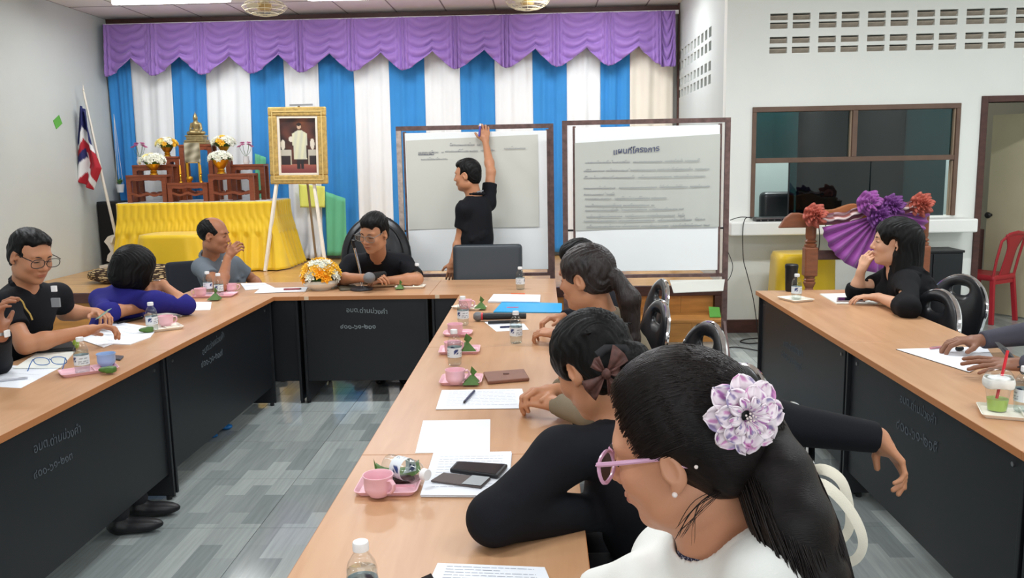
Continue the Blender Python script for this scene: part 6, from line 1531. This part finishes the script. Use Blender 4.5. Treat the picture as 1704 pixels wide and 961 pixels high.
def hair_bob(s):
    s.ell((0, -0.02, 0.035), (0.102, 0.118, 0.098), k=0.01).ell((0, -0.055, -0.035), (0.10, 0.085, 0.095), k=0.03)
    for x in (-1, 1): s.ell((x * 0.07, 0.01, -0.03), (0.035, 0.06, 0.085), k=0.03)
    s.ell((0, 0.14, -0.05), (0.062, 0.08, 0.105), k=0.01, sub=True)
def hair_long(s):
    s.ell((0, -0.018, 0.036), (0.092, 0.112, 0.094), k=0.01)
    s.cap((0, -0.06, 0.0), (0, -0.075, -0.24), 0.085, 0.075, k=0.03)
    for x in (-1, 1): s.cap((x * 0.06, -0.025, 0.02), (x * 0.075, -0.035, -0.22), 0.035, 0.04, k=0.03)
    s.ell((0, 0.135, -0.04), (0.092, 0.094, 0.112), k=0.01, sub=True); s.ell((0.0, 0.1, -0.16), (0.07, 0.09, 0.07), k=0.01, sub=True)
    for x in (-1, 1): s.ell((x * 0.095, 0.018, -0.02), (0.04, 0.026, 0.05), k=0.01, sub=True)
def pz(px, py, z): return P(px, py, z=z)
def py_(px, py, Y): return P(px, py, Y=Y)
TAN = (186, 130, 96); BRN = (160, 106, 76); FAIR = (206, 158, 128)
BLK = (20, 21, 26)
def floor_pt(v): return (v.x, v.y, 0)
def put_glasses(t, HM, hs, m, w=0.138, rim=0.0018, asp=0.72, z=0.002, y=0.100, lens=True, pitch=0):
    """spectacles as a thing of their own, worn on the face"""
    g = spectacles('spectacles', 'x', m, w * hs, rim, lens, asp=asp)
    M = HM @ Matrix.Translation(Vector((0, y, z - 0.004)) * hs) @ Matrix.Rotation(PI, 4, 'Z') @ Matrix.Rotation(R(pitch), 4, 'X')
    L_ = t.matrix_world.copy(); L_.translation = t.location
    Mw = Matrix.Translation(t.location) @ M; g.location = Mw.translation; g.rotation_euler = Mw.to_euler()
    return g

# ---- man with glasses, left table
hc = py_(52, 425, 4.0)
t, HM, hs = person('seated man in black polo and thin glasses writing at the left column', floor_pt(py_(20, 560, 4.1)), TAN, (hc, (0.86, -0.38, -0.30), (0.2, -0.05, 1)), py_(42, 474, 4.05),
    (py_(96, 492, 4.3), py_(6, 510, 3.88)), (py_(108, 520, 4.42), pz(42, 574, 0.81)), (pz(160, 520, 0.84), pz(142, 550, 0.84)),
    (dict(d=(0.7, -0.5, 0.0), n=(0.2, 0.2, 1), side=-1, curl=0.6, sc=1.05), dict(d=(0.75, 0.65, 0.12), n=(-0.2, 0.2, 1), side=1, curl=0.65, sc=1.1)), Vector((hc.x - 0.28, 4.15, 0.58)), (1, -0.35, 0), BLK, h=0.0045,
    hair=hair_short(0.020, top=-0.004, hl=0.018), M_sk=skin_mat('skin_tan', TAN), hs=1.08, girth=1.1, arm_r=1.1, sleeve_t=0.55, vneck=0.05, nose=1.1)
g = put_glasses(t, HM, hs, M_black, asp=0.62); g['label'] = 'thin black spectacles worn by the man in the black polo at left'
q = py_(90, 480, 3.93); MB().box(Vector(q) - Vector(t.location), (0.012, 0.006, 0.014)).build('white_badge', M_white, t)
q = py_(93, 503, 3.93); MB().box(Vector(q) - Vector(t.location), (0.02, 0.006, 0.022)).build('grey_pocket_print', mat('grey_print_cloth', (130, 134, 138), .7), t)
q = py_(38, 500, 3.80); MB().tube([Vector(py_(x, y, 3.8)) - Vector(t.location) for x, y in ((32, 496), (38, 502), (42, 512), (50, 522), (54, 532))], 0.004, 5).build('gold_piping', mat('gold_thread', (176, 144, 70), .6), t)
q = pz(172, 522, 0.86); tag(MB().box((0, 0, 0), (0.045, 0.02, 0.001), Matrix.Rotation(R(-35), 3, 'Y')).build('green_note', mat('pale_green_paper', (150, 182, 160), .7), loc=q), 'pale green slip held by the man with glasses', 'slip')
# ---- person cut off at the left edge
e = pz(18, 602, 0.80); w = py_(2, 556, 3.25)
t, HM, hs = person('person in a long black sleeve at the left edge, only raised hand and forearm showing', (-2.9, 3.3, 0), BRN, ((-2.62, 3.3, 1.22), (1, 0.1, -0.1), (0, 0, 1)), (-2.68, 3.3, 1.05),
    ((-2.64, 3.48, 1.0), (-2.64, 3.1, 1.0)), ((-2.5, 3.55, 0.80), e + Vector((-0.06, 0, 0))), ((-2.42, 3.62, 0.83), w), (None, dict(d=(0.0, 0.0, 1), n=(-0.9, -0.3, 0), side=1, curl=0.6, sc=1.05)), (-2.85, 3.5, 0.55), (1, 0, 0), BLK, sleeve='long',
    hair=hair_short(), M_sk=skin_mat('skin_brown', BRN), h=0.006, reach=0.56)
wt = thing('wristwatch', 'pale wristwatch on the raised wrist at the left edge', 'watch', w + Vector((0.0, 0, 0.005))); MB().lathe([(0.026, -0.006), (0.031, -0.006), (0.031, 0.006), (0.026, 0.006), (0.026, -0.006)], n=24).build('strap', M_steel, wt, smooth=True); MB().box((0.03, -0.008, 0), (0.005, 0.014, 0.014)).build('dial', M_white, wt, bevel=0.002)

# ---- woman in blue, head on her hand
hc = py_(226, 446, 4.86)
t, HM, hs = person('woman in a deep blue top leaning her head on her hand', floor_pt(py_(190, 560, 4.8)), TAN, (hc, (0.55, 0.72, -0.25), (0.25, -0.05, 1)), py_(212, 484, 4.85),
    (py_(168, 498, 4.85), py_(258, 502, 4.72)), (pz(176, 520, 0.82), pz(309, 508, 0.81)), (pz(240, 512, 0.81), py_(270, 472, 4.86)),
    (None, dict(d=(-0.85, -0.3, -0.3), n=(0.3, -0.85, 0.45), side=1, curl=0.45, sc=1.0, thumb=.5)), Vector((hc.x - 0.22, 4.85, 0.58)), (0.8, 0.3, -0.5), (38, 36, 116), h=0.005, fem=True,
    hair=hair_bob, M_sk=skin_mat('skin_tan', TAN), hs=1.05, sleeve='3q', collar=False, vneck=0, folds=1, arm_r=1.0)
# her sleeve is pushed up: bare forearm, so shorten the jacket sleeve
MB().tube([Vector(p_) - Vector(t.location) for p_ in [py_(262, 466, 4.86) + Vector((0.024 * math.cos(a), 0.024 * math.sin(a), 0.0)) for a in [2 * PI * k / 16 for k in range(16)]]], 0.002, 5, True).build('bracelet', M_steel, t)

# ---- man in grey, hand at his mouth
hc = py_(357, 391, 6.15)
t, HM, hs = person('balding man in a grey shirt resting his hand against his mouth', floor_pt(py_(350, 470, 6.45)), BRN, (hc, (0.97, 0.0, -0.10), (-0.05, 0, 1)), py_(349, 424, 6.2),
    (py_(388, 440, 6.42), py_(335, 445, 6.12)), (py_(424, 468, 6.55), pz(368, 476, 0.80)), (py_(432, 482, 6.45), py_(379, 428, 6.0)),
    (None, dict(d=(0.55, -0.05, 0.6), n=(0.1, -0.8, 0.5), side=1, curl=0.75, sc=1.05)), Vector((hc.x - 0.05, 6.5, 0.55)), (0.6, -0.75, 0), (104, 112, 120), h=0.005,
    hair=hair_bald, M_sk=skin_mat('skin_brown', BRN), hs=1.1, girth=1.1, arm_r=1.1, sleeve_t=0.55)
wr_ = py_(377, 434, 6.01); MB().lathe([(0.03, -0.004), (0.033, -0.004), (0.033, 0.004), (0.03, 0.004), (0.03, -0.004)], Vector(wr_) - Vector(t.location), 18, (0.1, 0, 1)).build('bracelet', M_white, t)

# ---- man in black with the microphone
hc = py_(622, 387, 5.78)
t, HM, hs = person('man in black polo with glasses, leaning on folded arms with a microphone', floor_pt(py_(628, 470, 6.45)), TAN, (hc, (-0.40, -0.88, -0.28), (0.06, -0.1, 1)), py_(628, 424, 5.98),
    (py_(672, 438, 6.12), py_(586, 438, 6.12)), (pz(694, 464, 0.80), pz(562, 464, 0.80)), (pz(648, 466, 0.80), pz(606, 462, 0.84)),
    (dict(d=(-1, -0.25, 0.05), n=(0, -0.35, 1), side=-1, curl=0.55, sc=1.05), dict(d=(1, -0.15, 0.12), n=(0, -0.25, 1), side=1, curl=0.5, sc=1.1)), (hc.x, 6.55, 0.58), (0, -1, 0), BLK, h=0.0045,
    hair=hair_short(0.010, top=0.002, hl=0.006), M_sk=skin_mat('skin_tan', TAN), hs=1.12, girth=1.15, arm_r=1.15, sleeve_t=0.85, vneck=0.05)
g = put_glasses(t, HM, hs, mat('clear_frame', (120, 118, 114), .2), asp=0.62); g['label'] = 'pale-framed spectacles worn by the man with the microphone at the back row'

# ---- man writing on the whiteboard
hc = py_(777, 291, 6.5)
t, HM, hs = person('standing man in black shirt writing on the whiteboard with one arm raised', floor_pt(py_(795, 420, 6.55)), TAN, (hc, (-0.96, 0.26, -0.06), (0, 0, 1)), py_(791, 326, 6.52),
    (py_(772, 348, 6.42), py_(812, 338, 6.62)), (py_(766, 396, 6.45), py_(817, 286, 6.68)), (py_(753, 436, 6.42), py_(808, 236, 6.84)),
    (dict(d=(-0.12, 0.0, -1), n=(0.1, -1, 0), side=-1, curl=0.45, sc=1.0), dict(d=(-0.05, 0.12, 1), n=(0.2, -1, 0.1), side=1, curl=0.55, sc=1.05)), py_(792, 432, 6.5), (-0.6, 0.8, 0), BLK, h=0.0045,
    hair=hair_short(0.022, hl=0.012), M_sk=skin_mat('skin_tan', TAN), hs=1.0, girth=0.98, arm_r=0.98, sleeve_t=0.62, vneck=0, stand=True)
MB().box(Vector(py_(799, 318, 6.38)) - Vector(t.location), (0.025, 0.004, 0.005), Matrix.Rotation(R(-12), 3, 'Y')).build('white_print', mat('grey_print_cloth'), t)
mk = thing('marker', 'blue and white marker held against the top of the left whiteboard', 'marker', py_(797, 216, 6.83)); MB().cyl((0, 0, -0.05), (0.01, 0, 0.03), 0.008, n=10).build('barrel', mat('violet_blue_plastic', (88, 80, 170), .4), mk); MB().cyl((0.01, 0, 0.03), (0.012, 0.0, 0.05), 0.007, n=10).build('cap', M_white, mk)

# ---- far woman behind the ponytail
t, HM, hs = person('woman in a black jacket mostly hidden, folding her hands behind a water bottle', floor_pt(py_(985, 560, 4.3)), TAN, (py_(962, 440, 4.35), (-0.95, 0.15, -0.2), (0, 0, 1)), py_(985, 478, 4.3),
    (py_(990, 500, 4.12), py_(992, 490, 4.5)), (pz(975, 572, 0.81), pz(965, 526, 0.82)), (pz(928, 556, 0.80), pz(938, 528, 0.83)),
    (dict(d=(-0.95, 0.35, 0.1), n=(0.1, -0.3, 1), side=-1, curl=0.7, sc=1.0), dict(d=(-0.95, -0.2, 0.0), n=(0, 0.1, 1), side=1, curl=0.75, sc=1.0)), py_(1015, 590, 4.35), (-1, 0, 0), (26, 27, 34), h=0.005, fem=True, sleeve='long',
    hair=hair_short(0.0, top=0.006), M_sk=skin_mat('skin_tan', TAN), hs=1.0, collar=False)

# ---- ponytailed woman in khaki
hc = py_(974, 462, 3.2)
def hair_pony(s):
    s.ell((0, -0.016, 0.038), (0.086, 0.108, 0.093), k=0.01); s.ell((0, -0.05, -0.015), (0.074, 0.062, 0.075), k=0.02)
    s.ell((0, 0.132, -0.045), (0.10, 0.078, 0.115), k=0.008, sub=True); ears_out(s)
    for x in (-1, 1): s.ell((x * 0.085, 0.045, -0.05), (0.03, 0.045, 0.04), k=0.01, sub=True)
    s.box((0, 0, -0.16), (0.2, 0.2, 0.10), rd=0, k=0.01, sub=True)
    s.ell((0, -0.118, 0.0), (0.022, 0.02, 0.022), k=0.01)
    s.cap((0, -0.125, -0.005), (0, -0.165, -0.09), 0.026, 0.04, k=0.02).cap((0, -0.165, -0.09), (0, -0.16, -0.24), 0.04, 0.028, k=0.02).cap((0, -0.16, -0.24), (0, -0.15, -0.30), 0.026, 0.008, k=0.02)
M_hair2 = mat('dark_brown_hair', (34, 24, 22), 0.38, noise=0.35, nscale=30, stretch=(1, 1, 0.25), bump=0.35, bscale=160)
t, HM, hs = person('woman with a ponytail in a khaki jacket resting her clasped hands on the table', floor_pt(py_(1040, 700, 3.2)), TAN, (hc, (-0.86, 0.44, -0.12), (0, 0, 1)), py_(1000, 524, 3.2),
    (py_(1005, 560, 3.02), py_(1035, 545, 3.42)), (pz(990, 688, 0.82), pz(985, 630, 0.83)), (pz(925, 672, 0.81), pz(926, 650, 0.83)),
    (dict(d=(-0.9, 0.45, 0.12), n=(0.1, -0.5, 0.9), side=-1, curl=0.65, sc=1.05), dict(d=(-0.95, -0.28, 0.1), n=(-0.1, 0.2, 1), side=1, curl=0.75, sc=1.05)), py_(1080, 700, 3.25), (-1, 0.1, 0), (128, 116, 96), h=0.004, fem=True, sleeve='long',
    hair=hair_pony, M_sk=skin_mat('skin_tan', TAN), hs=1.02, collar=False, hair_m=M_hair2, cloth_noise=0.08)
tie = thing('hair_tie', 'beige fabric tie at the root of the ponytail', 'hair tie', Matrix.Translation(t.location) @ HM @ Vector((0, -0.122, -0.003)) ); MB().lathe([(0.012, -0.007), (0.026, -0.006), (0.028, 0.0), (0.026, 0.006), (0.012, 0.007)], (0, 0, 0), 20, HM.to_3x3() @ Vector((0, -1, -0.5))).build('band', mat('beige_cloth', (214, 186, 156), .8), tie, smooth=True)

# ---- woman in the black blazer with a brown bow
hc = py_(985, 608, 2.12)
def hair_updo(s):
    s.ell((0, -0.016, 0.038), (0.088, 0.110, 0.096), k=0.01); s.ell((0, -0.055, -0.02), (0.078, 0.066, 0.082), k=0.02)
    s.ell((0, 0.130, -0.045), (0.10, 0.075, 0.115), k=0.008, sub=True); ears_out(s, 0.9)
    s.box((0, 0, -0.17), (0.2, 0.2, 0.09), rd=0, k=0.012, sub=True); s.ell((0, -0.13, -0.03), (0.045, 0.035, 0.045), k=0.015)
    for i in range(9): s.cap((-0.05 + i * 0.012, 0.03, 0.13 - 0.002 * (i - 4) ** 2), (-0.07 + i * 0.018, -0.10, 0.06), 0.003, 0.003, k=0.008)
t, HM, hs = person('woman in a black blazer with a brown bow clip, elbow on the table', (0.30, 2.1, 0), TAN, (hc, (-0.62, 0.62, -0.46), (-0.12, 0.1, 1)), Vector((0.21, 2.05, 0.96)),
    (py_(935, 758, 1.93), py_(1110, 712, 2.25)), (pz(822, 862, 0.815), py_(1290, 702, 2.22)), (py_(1030, 850, 2.0), py_(1462, 728, 2.22)),
    (None, dict(d=(0.62, -0.15, -0.75), n=(0.75, 0.1, 0.62), side=1, curl=(0.25, 0.45, 0.6, 0.65), sc=1.0, thumb=0.15, thumb_in=0.7)), (0.34, 2.1, 0.58), (-1, 0.2, -0.35), BLK, h=0.0038, fem=True, sleeve='long',
    hair=hair_updo, M_sk=skin_mat('skin_tan', TAN), hs=1.08, collar=False, girth=1.25, arm_r=1.12)
# brown lace bow
bw = thing('hair_bow', 'brown lace bow clipped to the short black hair', 'hair bow', py_(1008, 618, 1.99)); M_lace = mat('brown_lace', (84, 52, 46), 0.6, noise=0.35, nscale=60)
rb = random.Random(3)
for k in range(5):
    a = (0.9, 2.4, 3.9, 5.2, 0.2)[k]; l = (0.06, 0.04, 0.062, 0.05, 0.035)[k]
    def fn(u, v, a=a, l=l): r_ = l * v; return ((r_ * math.cos(a + (u - .5) * 0.8)), -0.01 - 0.012 * math.sin(PI * v) - 0.008 * math.sin(u * 9 + a * 3) * v, r_ * math.sin(a + (u - .5) * 0.9) * 1.15)
    MB().grid(10, 6, fn).build('bow_loop', M_lace, bw, smooth='all', solid=0.0015)
MB().ball((0, -0.02, 0), (0.012, 0.01, 0.014), 12).build('knot', M_lace, bw, smooth=True)
MB().tube([(-0.02, 0.0, 0.04), (0.0, 0.004, 0.055), (0.045, 0.004, 0.055), (0.06, 0.012, 0.03)], 0.012, 6, flat=((0, 1, 0), 0.3)).build('ribbon', mat('black_ribbon', (28, 28, 32), .6), bw, smooth=True)

# ---- woman in black on the right
hc = py_(1487, 402, 5.0)
t, HM, hs = person('woman with long black hair in black, chin on her hand at the right column', floor_pt(py_(1515, 500, 4.95)), FAIR, (hc, (-0.95, 0.20, 0.04), (-0.05, 0.0, 1)), py_(1497, 448, 5.0),
    (py_(1508, 470, 4.84), py_(1483, 462, 5.16)), (pz(1512, 512, 0.80), pz(1425, 484, 0.80)), (pz(1462, 494, 0.80), py_(1433, 450, 5.12)),
    (dict(d=(-0.9, 0.3, 0.0), n=(0, 0, 1), side=-1, curl=0.4), dict(d=(0.35, -0.1, 0.85), n=(-0.85, -0.4, 0.3), side=1, curl=0.75, sc=1.05)), py_(1535, 530, 4.95), (-1, -0.2, -0.1), (17, 17, 20), h=0.0045, fem=True, sleeve='3q',
    hair=hair_long, M_sk=skin_mat('skin_fair', FAIR), hs=1.16, collar=False, off=0.018)

# ---- man at the right edge: two brown hands on the papers
t, HM, hs = person('man in a dark grey shirt at the right edge, only forearms and hands showing', (2.75, 3.6, 0), (136, 92, 70), ((2.52, 3.55, 1.28), (-1, 0, -0.2), (0, 0, 1)), (2.58, 3.55, 1.1),
    ((2.56, 3.36, 1.05), (2.56, 3.76, 1.05)), (pz(1765, 612, 0.82), pz(1730, 552, 0.84)), (pz(1700, 606, 0.81), pz(1632, 566, 0.81)),
    (dict(d=(-0.95, 0.15, 0.0), n=(0.1, -0.3, 1), side=-1, curl=0.15, sc=1.15, spread=0.3, thumb=0.1), dict(d=(-1, 0.1, -0.02), n=(0.0, 0.0, 1), side=1, curl=0.5, sc=1.15)), (2.78, 3.6, 0.58), (-1, 0, 0), (72, 72, 82), h=0.005, sleeve='long',
    hair=hair_short(), M_sk=skin_mat('skin_dark', (136, 92, 70)), hs=1.0, collar=False)
phone_q = [py_(1668, 578, 3.3), py_(1675, 578, 3.3), py_(1702, 610, 3.2), py_(1694, 612, 3.2)]
c = sum(phone_q, Vector()) / 4; tp = thing('phone', 'dark phone held upright by the hand at the right edge', 'phone', c)
MB().add([p_ - c for p_ in phone_q] + [p_ - c + Vector((0.0, 0.06, 0.01)) for p_ in phone_q], [(0, 1, 2, 3), (7, 6, 5, 4), (0, 4, 5, 1), (1, 5, 6, 2), (2, 6, 7, 3), (3, 7, 4, 0)]).build('case', M_black, tp, bevel=0.001)

# ================================================================== FOREGROUND WOMAN
# patterned collar scarf
M_scarf = mat('navy_dotted_scarf', (44, 42, 66), 0.8); nt = M_scarf.node_tree; vo = nt.nodes.new('ShaderNodeTexVoronoi'); vo.inputs['Scale'].default_value = 110; r = nt.nodes.new('ShaderNodeValToRGB'); r.color_ramp.interpolation = 'CONSTANT'
r.color_ramp.elements[0].color = (*lin((196, 196, 212)), 1); r.color_ramp.elements[1].position = 0.32; r.color_ramp.elements[1].color = (*lin((44, 42, 66)), 1)
nt.links.new(vo.outputs['Distance'], r.inputs[0]); nt.links.new(r.outputs[0], nt.nodes['Principled BSDF'].inputs['Base Color'])
hc = py_(1126, 742, 1.22)
F_HS = 1.04
FF = (-0.92, 0.36, -0.26)
def hair_fore(s):
    s.ell((0, -0.020, 0.046), (0.086, 0.112, 0.100), k=0.01); s.ell((0, -0.065, -0.005), (0.076, 0.072, 0.085), k=0.02)
    s.ell((0, 0.124, 0.0), (0.115, 0.104, 0.130), k=0.014, sub=True); ears_out(s, 0.85)
    for x in (-1, 1): s.ell((x * 0.085, 0.050, -0.04), (0.04, 0.055, 0.06), k=0.012, sub=True)
    s.box((0, 0, -0.17), (0.2, 0.2, 0.10), rd=0, k=0.012, sub=True)
N_ = py_(1198, 880, 1.24)
t, HM, hs = person('woman in the foreground in a white jacket with pink glasses and a flower clip', (0.30, 1.2, 0), (198, 142, 110), (hc, FF, (-0.2, 0.0, 1)), N_,
    (py_(1285, 962, 1.12), py_(1120, 935, 1.42)), (pz(1260, 1130, 0.9), pz(1080, 985, 0.93)), (pz(1120, 1120, 0.85), pz(985, 990, 0.88)),
    (None, dict(d=(-0.9, 0.1, -0.3), n=(0, 0, 1), side=1, curl=0.3)), (0.42, 1.22, 0.60), (-1, 0.12, -0.1), (232, 233, 228), h=0.0028, fem=True, sleeve='long',
    hair=hair_fore, M_sk=skin_mat('skin_warm', (198, 142, 110)), hs=F_HS, collar=False, hair_m=mat('brown_black_hair', (17, 12, 11), 0.42, spec=0.25, noise=0.4, nscale=14, stretch=(1, 6, 6), bump=0.15, bscale=120), cloth_noise=0.02, vneck=0, neckr=0.055, hh=0.0035, lip=(170, 96, 86), tufts=0.25, inner=M_scarf, neck_open=1.38, ear=0.86, off=0.018)
FT = t; MW = Matrix.Translation(t.location) @ HM @ Matrix.Scale(hs, 4)
M_pinkg = mat('translucent_pink_frame', (206, 158, 186), 0.2)
g = put_glasses(t, HM, hs, M_pinkg, w=0.142, rim=0.0030, asp=0.56, y=0.098); g['label'] = 'translucent pink spectacles worn by the woman in the foreground'
def toW(v): return MW @ Vector(v)
# pearl stud (on the ear that shows, at the left of the head: -x)
e_ = toW((-0.081, -0.004, -0.038)); tag(MB().ball((0, 0, 0), 0.0042, 14).build('pearl_earring', mat('pearl', (240, 226, 220), .2), loc=e_, smooth=True), 'small pearl stud in the ear of the woman in the foreground', 'earring')
# hair strands combed back to the ponytail root, the tail itself and loose wisps
root = toW((0.0, -0.125, 0.022)); tail_px = [(1262, 725, 1.2), (1290, 790, 1.16), (1320, 870, 1.12), (1350, 960, 1.1), (1375, 1060, 1.1), (1385, 1150, 1.1)]
tail = [root] + [py_(*p_) for p_ in tail_px]
FTl = Vector(FT.location)
sh_ = S()
radii = [0.03, 0.046, 0.058, 0.060, 0.055, 0.045, 0.02]
for a, b_, ra, rb_ in zip(tail, tail[1:], radii, radii[1:]): sh_.cap(a - FTl, b_ - FTl, ra * 0.88, rb_ * 0.88, k=0.02)
M_strand = mat('hair_strands', (26, 18, 16), 0.38, spec=0.35)
sh_.build('ponytail', 0.006, mat('brown_black_hair'), FT)
rh = random.Random(12); mb = MB()
def strand(pts, r=0.0006, n=3): mb.tube(pts, [r] * (len(pts) - 1) + [r * 0.3], n)
for k in range(520):
    a = rh.uniform(0, 2 * PI); rr_ = rh.uniform(0.85, 1.06); pts = []; ph = rh.uniform(-.25, .25)
    st_i = 0; en = rh.choice((5, 6, 6))
    path_ = spl(tail[:en + 1], 3)
    for i, p_ in enumerate(path_):
        f_ = i / (len(path_) - 1) * en; j = min(int(f_), len(radii) - 2); rad = lerp(radii[j], radii[j + 1], f_ - j) * rr_
        a2 = a + ph * i * 0.12; pts.append(p_ - FTl + Vector((math.cos(a2) * rad, math.sin(a2) * rad * 0.9, 0.15 * rad * math.sin(a2 * 2))))
    strand(pts, rh.uniform(0.0007, 0.0013))
def scalp(th, ph):
    """point on the hair cap in head space: th from the crown axis, ph around"""
    return Vector((0.0875 * math.sin(th) * math.cos(ph), -0.020 + 0.1135 * math.sin(th) * math.sin(ph), 0.046 + 0.1015 * math.cos(th)))
rootL = Vector((0, -0.122, 0.02))
for k in range(1500):
    x = rh.uniform(-1, 1); sgn = -1 if rh.random() < 0.75 else 1
    z0 = rh.uniform(-0.03, 0.145); y0 = 0.055 if z0 > 0.08 else 0.055 - (0.08 - z0) * 0.25
    A_ = Vector((sgn * rh.uniform(0.0, 0.085), y0, z0)); c_ = Vector((0, -0.02, 0.046)); pts = []
    for i in range(11):
        u = i / 10; p_ = A_.lerp(rootL, u) + Vector((0, 0, 0.03 * math.sin(PI * u) * (1 if z0 > 0 else -0.2)))
        d_ = p_ - c_; q_ = Vector((d_.x / 0.086, d_.y / 0.112, d_.z / 0.100)); l_ = q_.length
        p_ = c_ + Vector((q_.x * 0.086, q_.y * 0.112, q_.z * 0.100)) / max(l_, 0.2) * rh.uniform(0.998, 1.012)
        if ((p_.x / .115) ** 2 + ((p_.y - .124) / .102) ** 2 + (p_.z / .128) ** 2 < 1): p_ = None
        if p_ is not None and (p_.z < 0.01 and p_.y > -0.035): p_ = None
        if p_ is not None: pts.append(toW(p_) - FTl)
    if len(pts) > 3: strand(pts, rh.uniform(0.0004, 0.0008))
for k in range(13):                                            # wisps from the nape to the collar
    p0 = py_(1222 + rh.uniform(-10, 18), 800 + rh.uniform(-12, 12), 1.15); p3 = py_(1126 + rh.uniform(-8, 30), 888 + rh.uniform(-14, 22), 1.12 + rh.uniform(-.01, .02))
    m_ = py_(1165 + rh.uniform(-10, 14), 838 + rh.uniform(-8, 10), 1.125); strand([v - FTl for v in spl([p0, m_, p3], 5)], rh.uniform(0.0003, 0.0008))
for k in range(0):
    p0 = toW((-0.075 + rh.uniform(-.004, .004), 0.045 + rh.uniform(-.012, .01), 0.02 + rh.uniform(-.02, .02))); p1 = toW((-0.079, 0.03 + rh.uniform(-.01, .01), -0.015 + rh.uniform(-.01, .01))); p2 = toW((-0.082, 0.018, -0.02 - rh.uniform(0, .02)))
    strand([v - FTl for v in spl([p0, p1, p2], 4)], 0.0004)
for k in range(30):
    a = rh.uniform(0, 2 * PI); b_ = rh.uniform(0.2, 0.75); st = tail[rh.choice((2, 3, 4))]; e = st + Vector((rh.uniform(.03, .08), rh.uniform(-.04, .04), -rh.uniform(0.08, 0.16))); m_ = st.lerp(e, .5) + Vector((rh.uniform(-.02, .03), -0.02, 0)); strand([v - FTl for v in spl([st, m_, e], 4)], rh.uniform(0.0005, 0.0012))
o = mb.build('hair_strands', M_strand, FT, smooth='all'); o['kind'] = 'stuff'
# hair tie and flower clip
fcp = py_(1236, 688, 1.10)
fl_ = thing('flower_clip', 'large lilac and white patterned fabric flower clipped to the ponytail', 'hair clip', fcp)
fl_.rotation_euler = (R(-6), R(8), R(6))
M_petal = mat('lilac_print_fabric', (255, 255, 255), 0.6, vcol=True)
def petal(a, l, w_, y0, lift, seed, cup=0.010):
    NU, NV = 12, 12; cols = []; rr2 = random.Random(seed); bl = [(rr2.uniform(-1, 1), rr2.uniform(0, 1), rr2.uniform(.08, .22)) for _ in range(11)]
    def fn(u, v):
        s_ = (u - .5) * 2; wv = w_ * (math.sqrt(max(0.0, 1 - ((v - 0.62) / 0.385) ** 2)) if v > 0.62 else lerp(0.42, 1, (v / 0.62) ** 0.8)) ; x = s_ * wv; r_ = l * v + 0.008
        wav = 0.0035 * math.sin(s_ * 7 + seed) * v
        y = y0 - lift * v - cup * (s_ * s_) * 0.8 - 0.010 * math.sin(PI * v) + wav
        return (r_ * math.cos(a) - x * math.sin(a), y, r_ * math.sin(a) + x * math.cos(a))
    for j in range(NV + 1):
        for i in range(NU + 1):
            u, v = i / NU, j / NV; c_ = np.array([244., 232, 238]); s_ = (u - .5) * 2
            for bx_, by_, br_ in bl:
                d_ = ((s_ - bx_) / 1.0) ** 2 + ((v - by_) / .7) ** 2
                if d_ < br_ * br_: c_ = np.array([(176, 112, 176), (150, 138, 176), (214, 150, 196)][int(abs(bx_) * 9) % 3], float)
            cols.append((*lin(c_), 1))
    MB().grid(NU, NV, fn).build('petal', M_petal, fl_, smooth='all', solid=0.0015, cols=cols)
for k in range(8): petal(2 * PI * k / 8 + 0.2, 0.046, 0.0185, 0.006, 0.004, k)
for k in range(7): petal(2 * PI * k / 7 + 0.5, 0.034, 0.0155, -0.004, 0.008, k + 20)
for k in range(9): petal(2 * PI * k / 9, 0.020, 0.0065, -0.014, 0.008, k + 40, 0.003)
for k in range(10):
    a = 2.399 * k; r_ = 0.0022 * math.sqrt(k) * 1.1; MB().ball((r_ * math.cos(a), -0.030, r_ * math.sin(a)), 0.0016, 8).build('bead', mat('pearl'), fl_, smooth=True)
MB().cyl((0, 0.0, 0), (0, 0.02, 0), 0.02, n=16).build('backing', M_black, fl_)
tag(MB().ball((0, 0, 0), 0.003, 8).build('hair_pin', mat('pearl'), loc=toW((-0.0875, -0.045, 0.0))), 'tiny white hair pin above the ear of the woman in the foreground', 'hair pin')
# white fabric straps over the chair
M_strap = mat('cream_webbing', (232, 226, 208), 0.85, bump=0.2, bscale=400)
sg = thing('bag_straps', 'cream fabric bag straps looping over the black chair at lower right', 'strap', (0.72, 2.12, 0.7))
for pts in (((1325, 795, 2.2), (1365, 780, 2.14), (1400, 800, 2.12), (1414, 850, 2.12), (1410, 885, 2.12), (1385, 898, 2.12), (1350, 852, 2.14), (1325, 848, 2.2)), ((1325, 808, 2.12), (1370, 806, 2.06), (1415, 850, 2.05), (1436, 900, 2.05), (1420, 932, 2.06), (1375, 932, 2.1), (1340, 905, 2.15))):
    q_ = [py_(*p_) - Vector(sg.location) for p_ in pts]; mb = MB(); mb.tube(spl(q_, 6), 0.0145, 8, flat=((0.25, -1, 0.3), 0.12)); mb.build('strap', M_strap, sg, smooth=True)
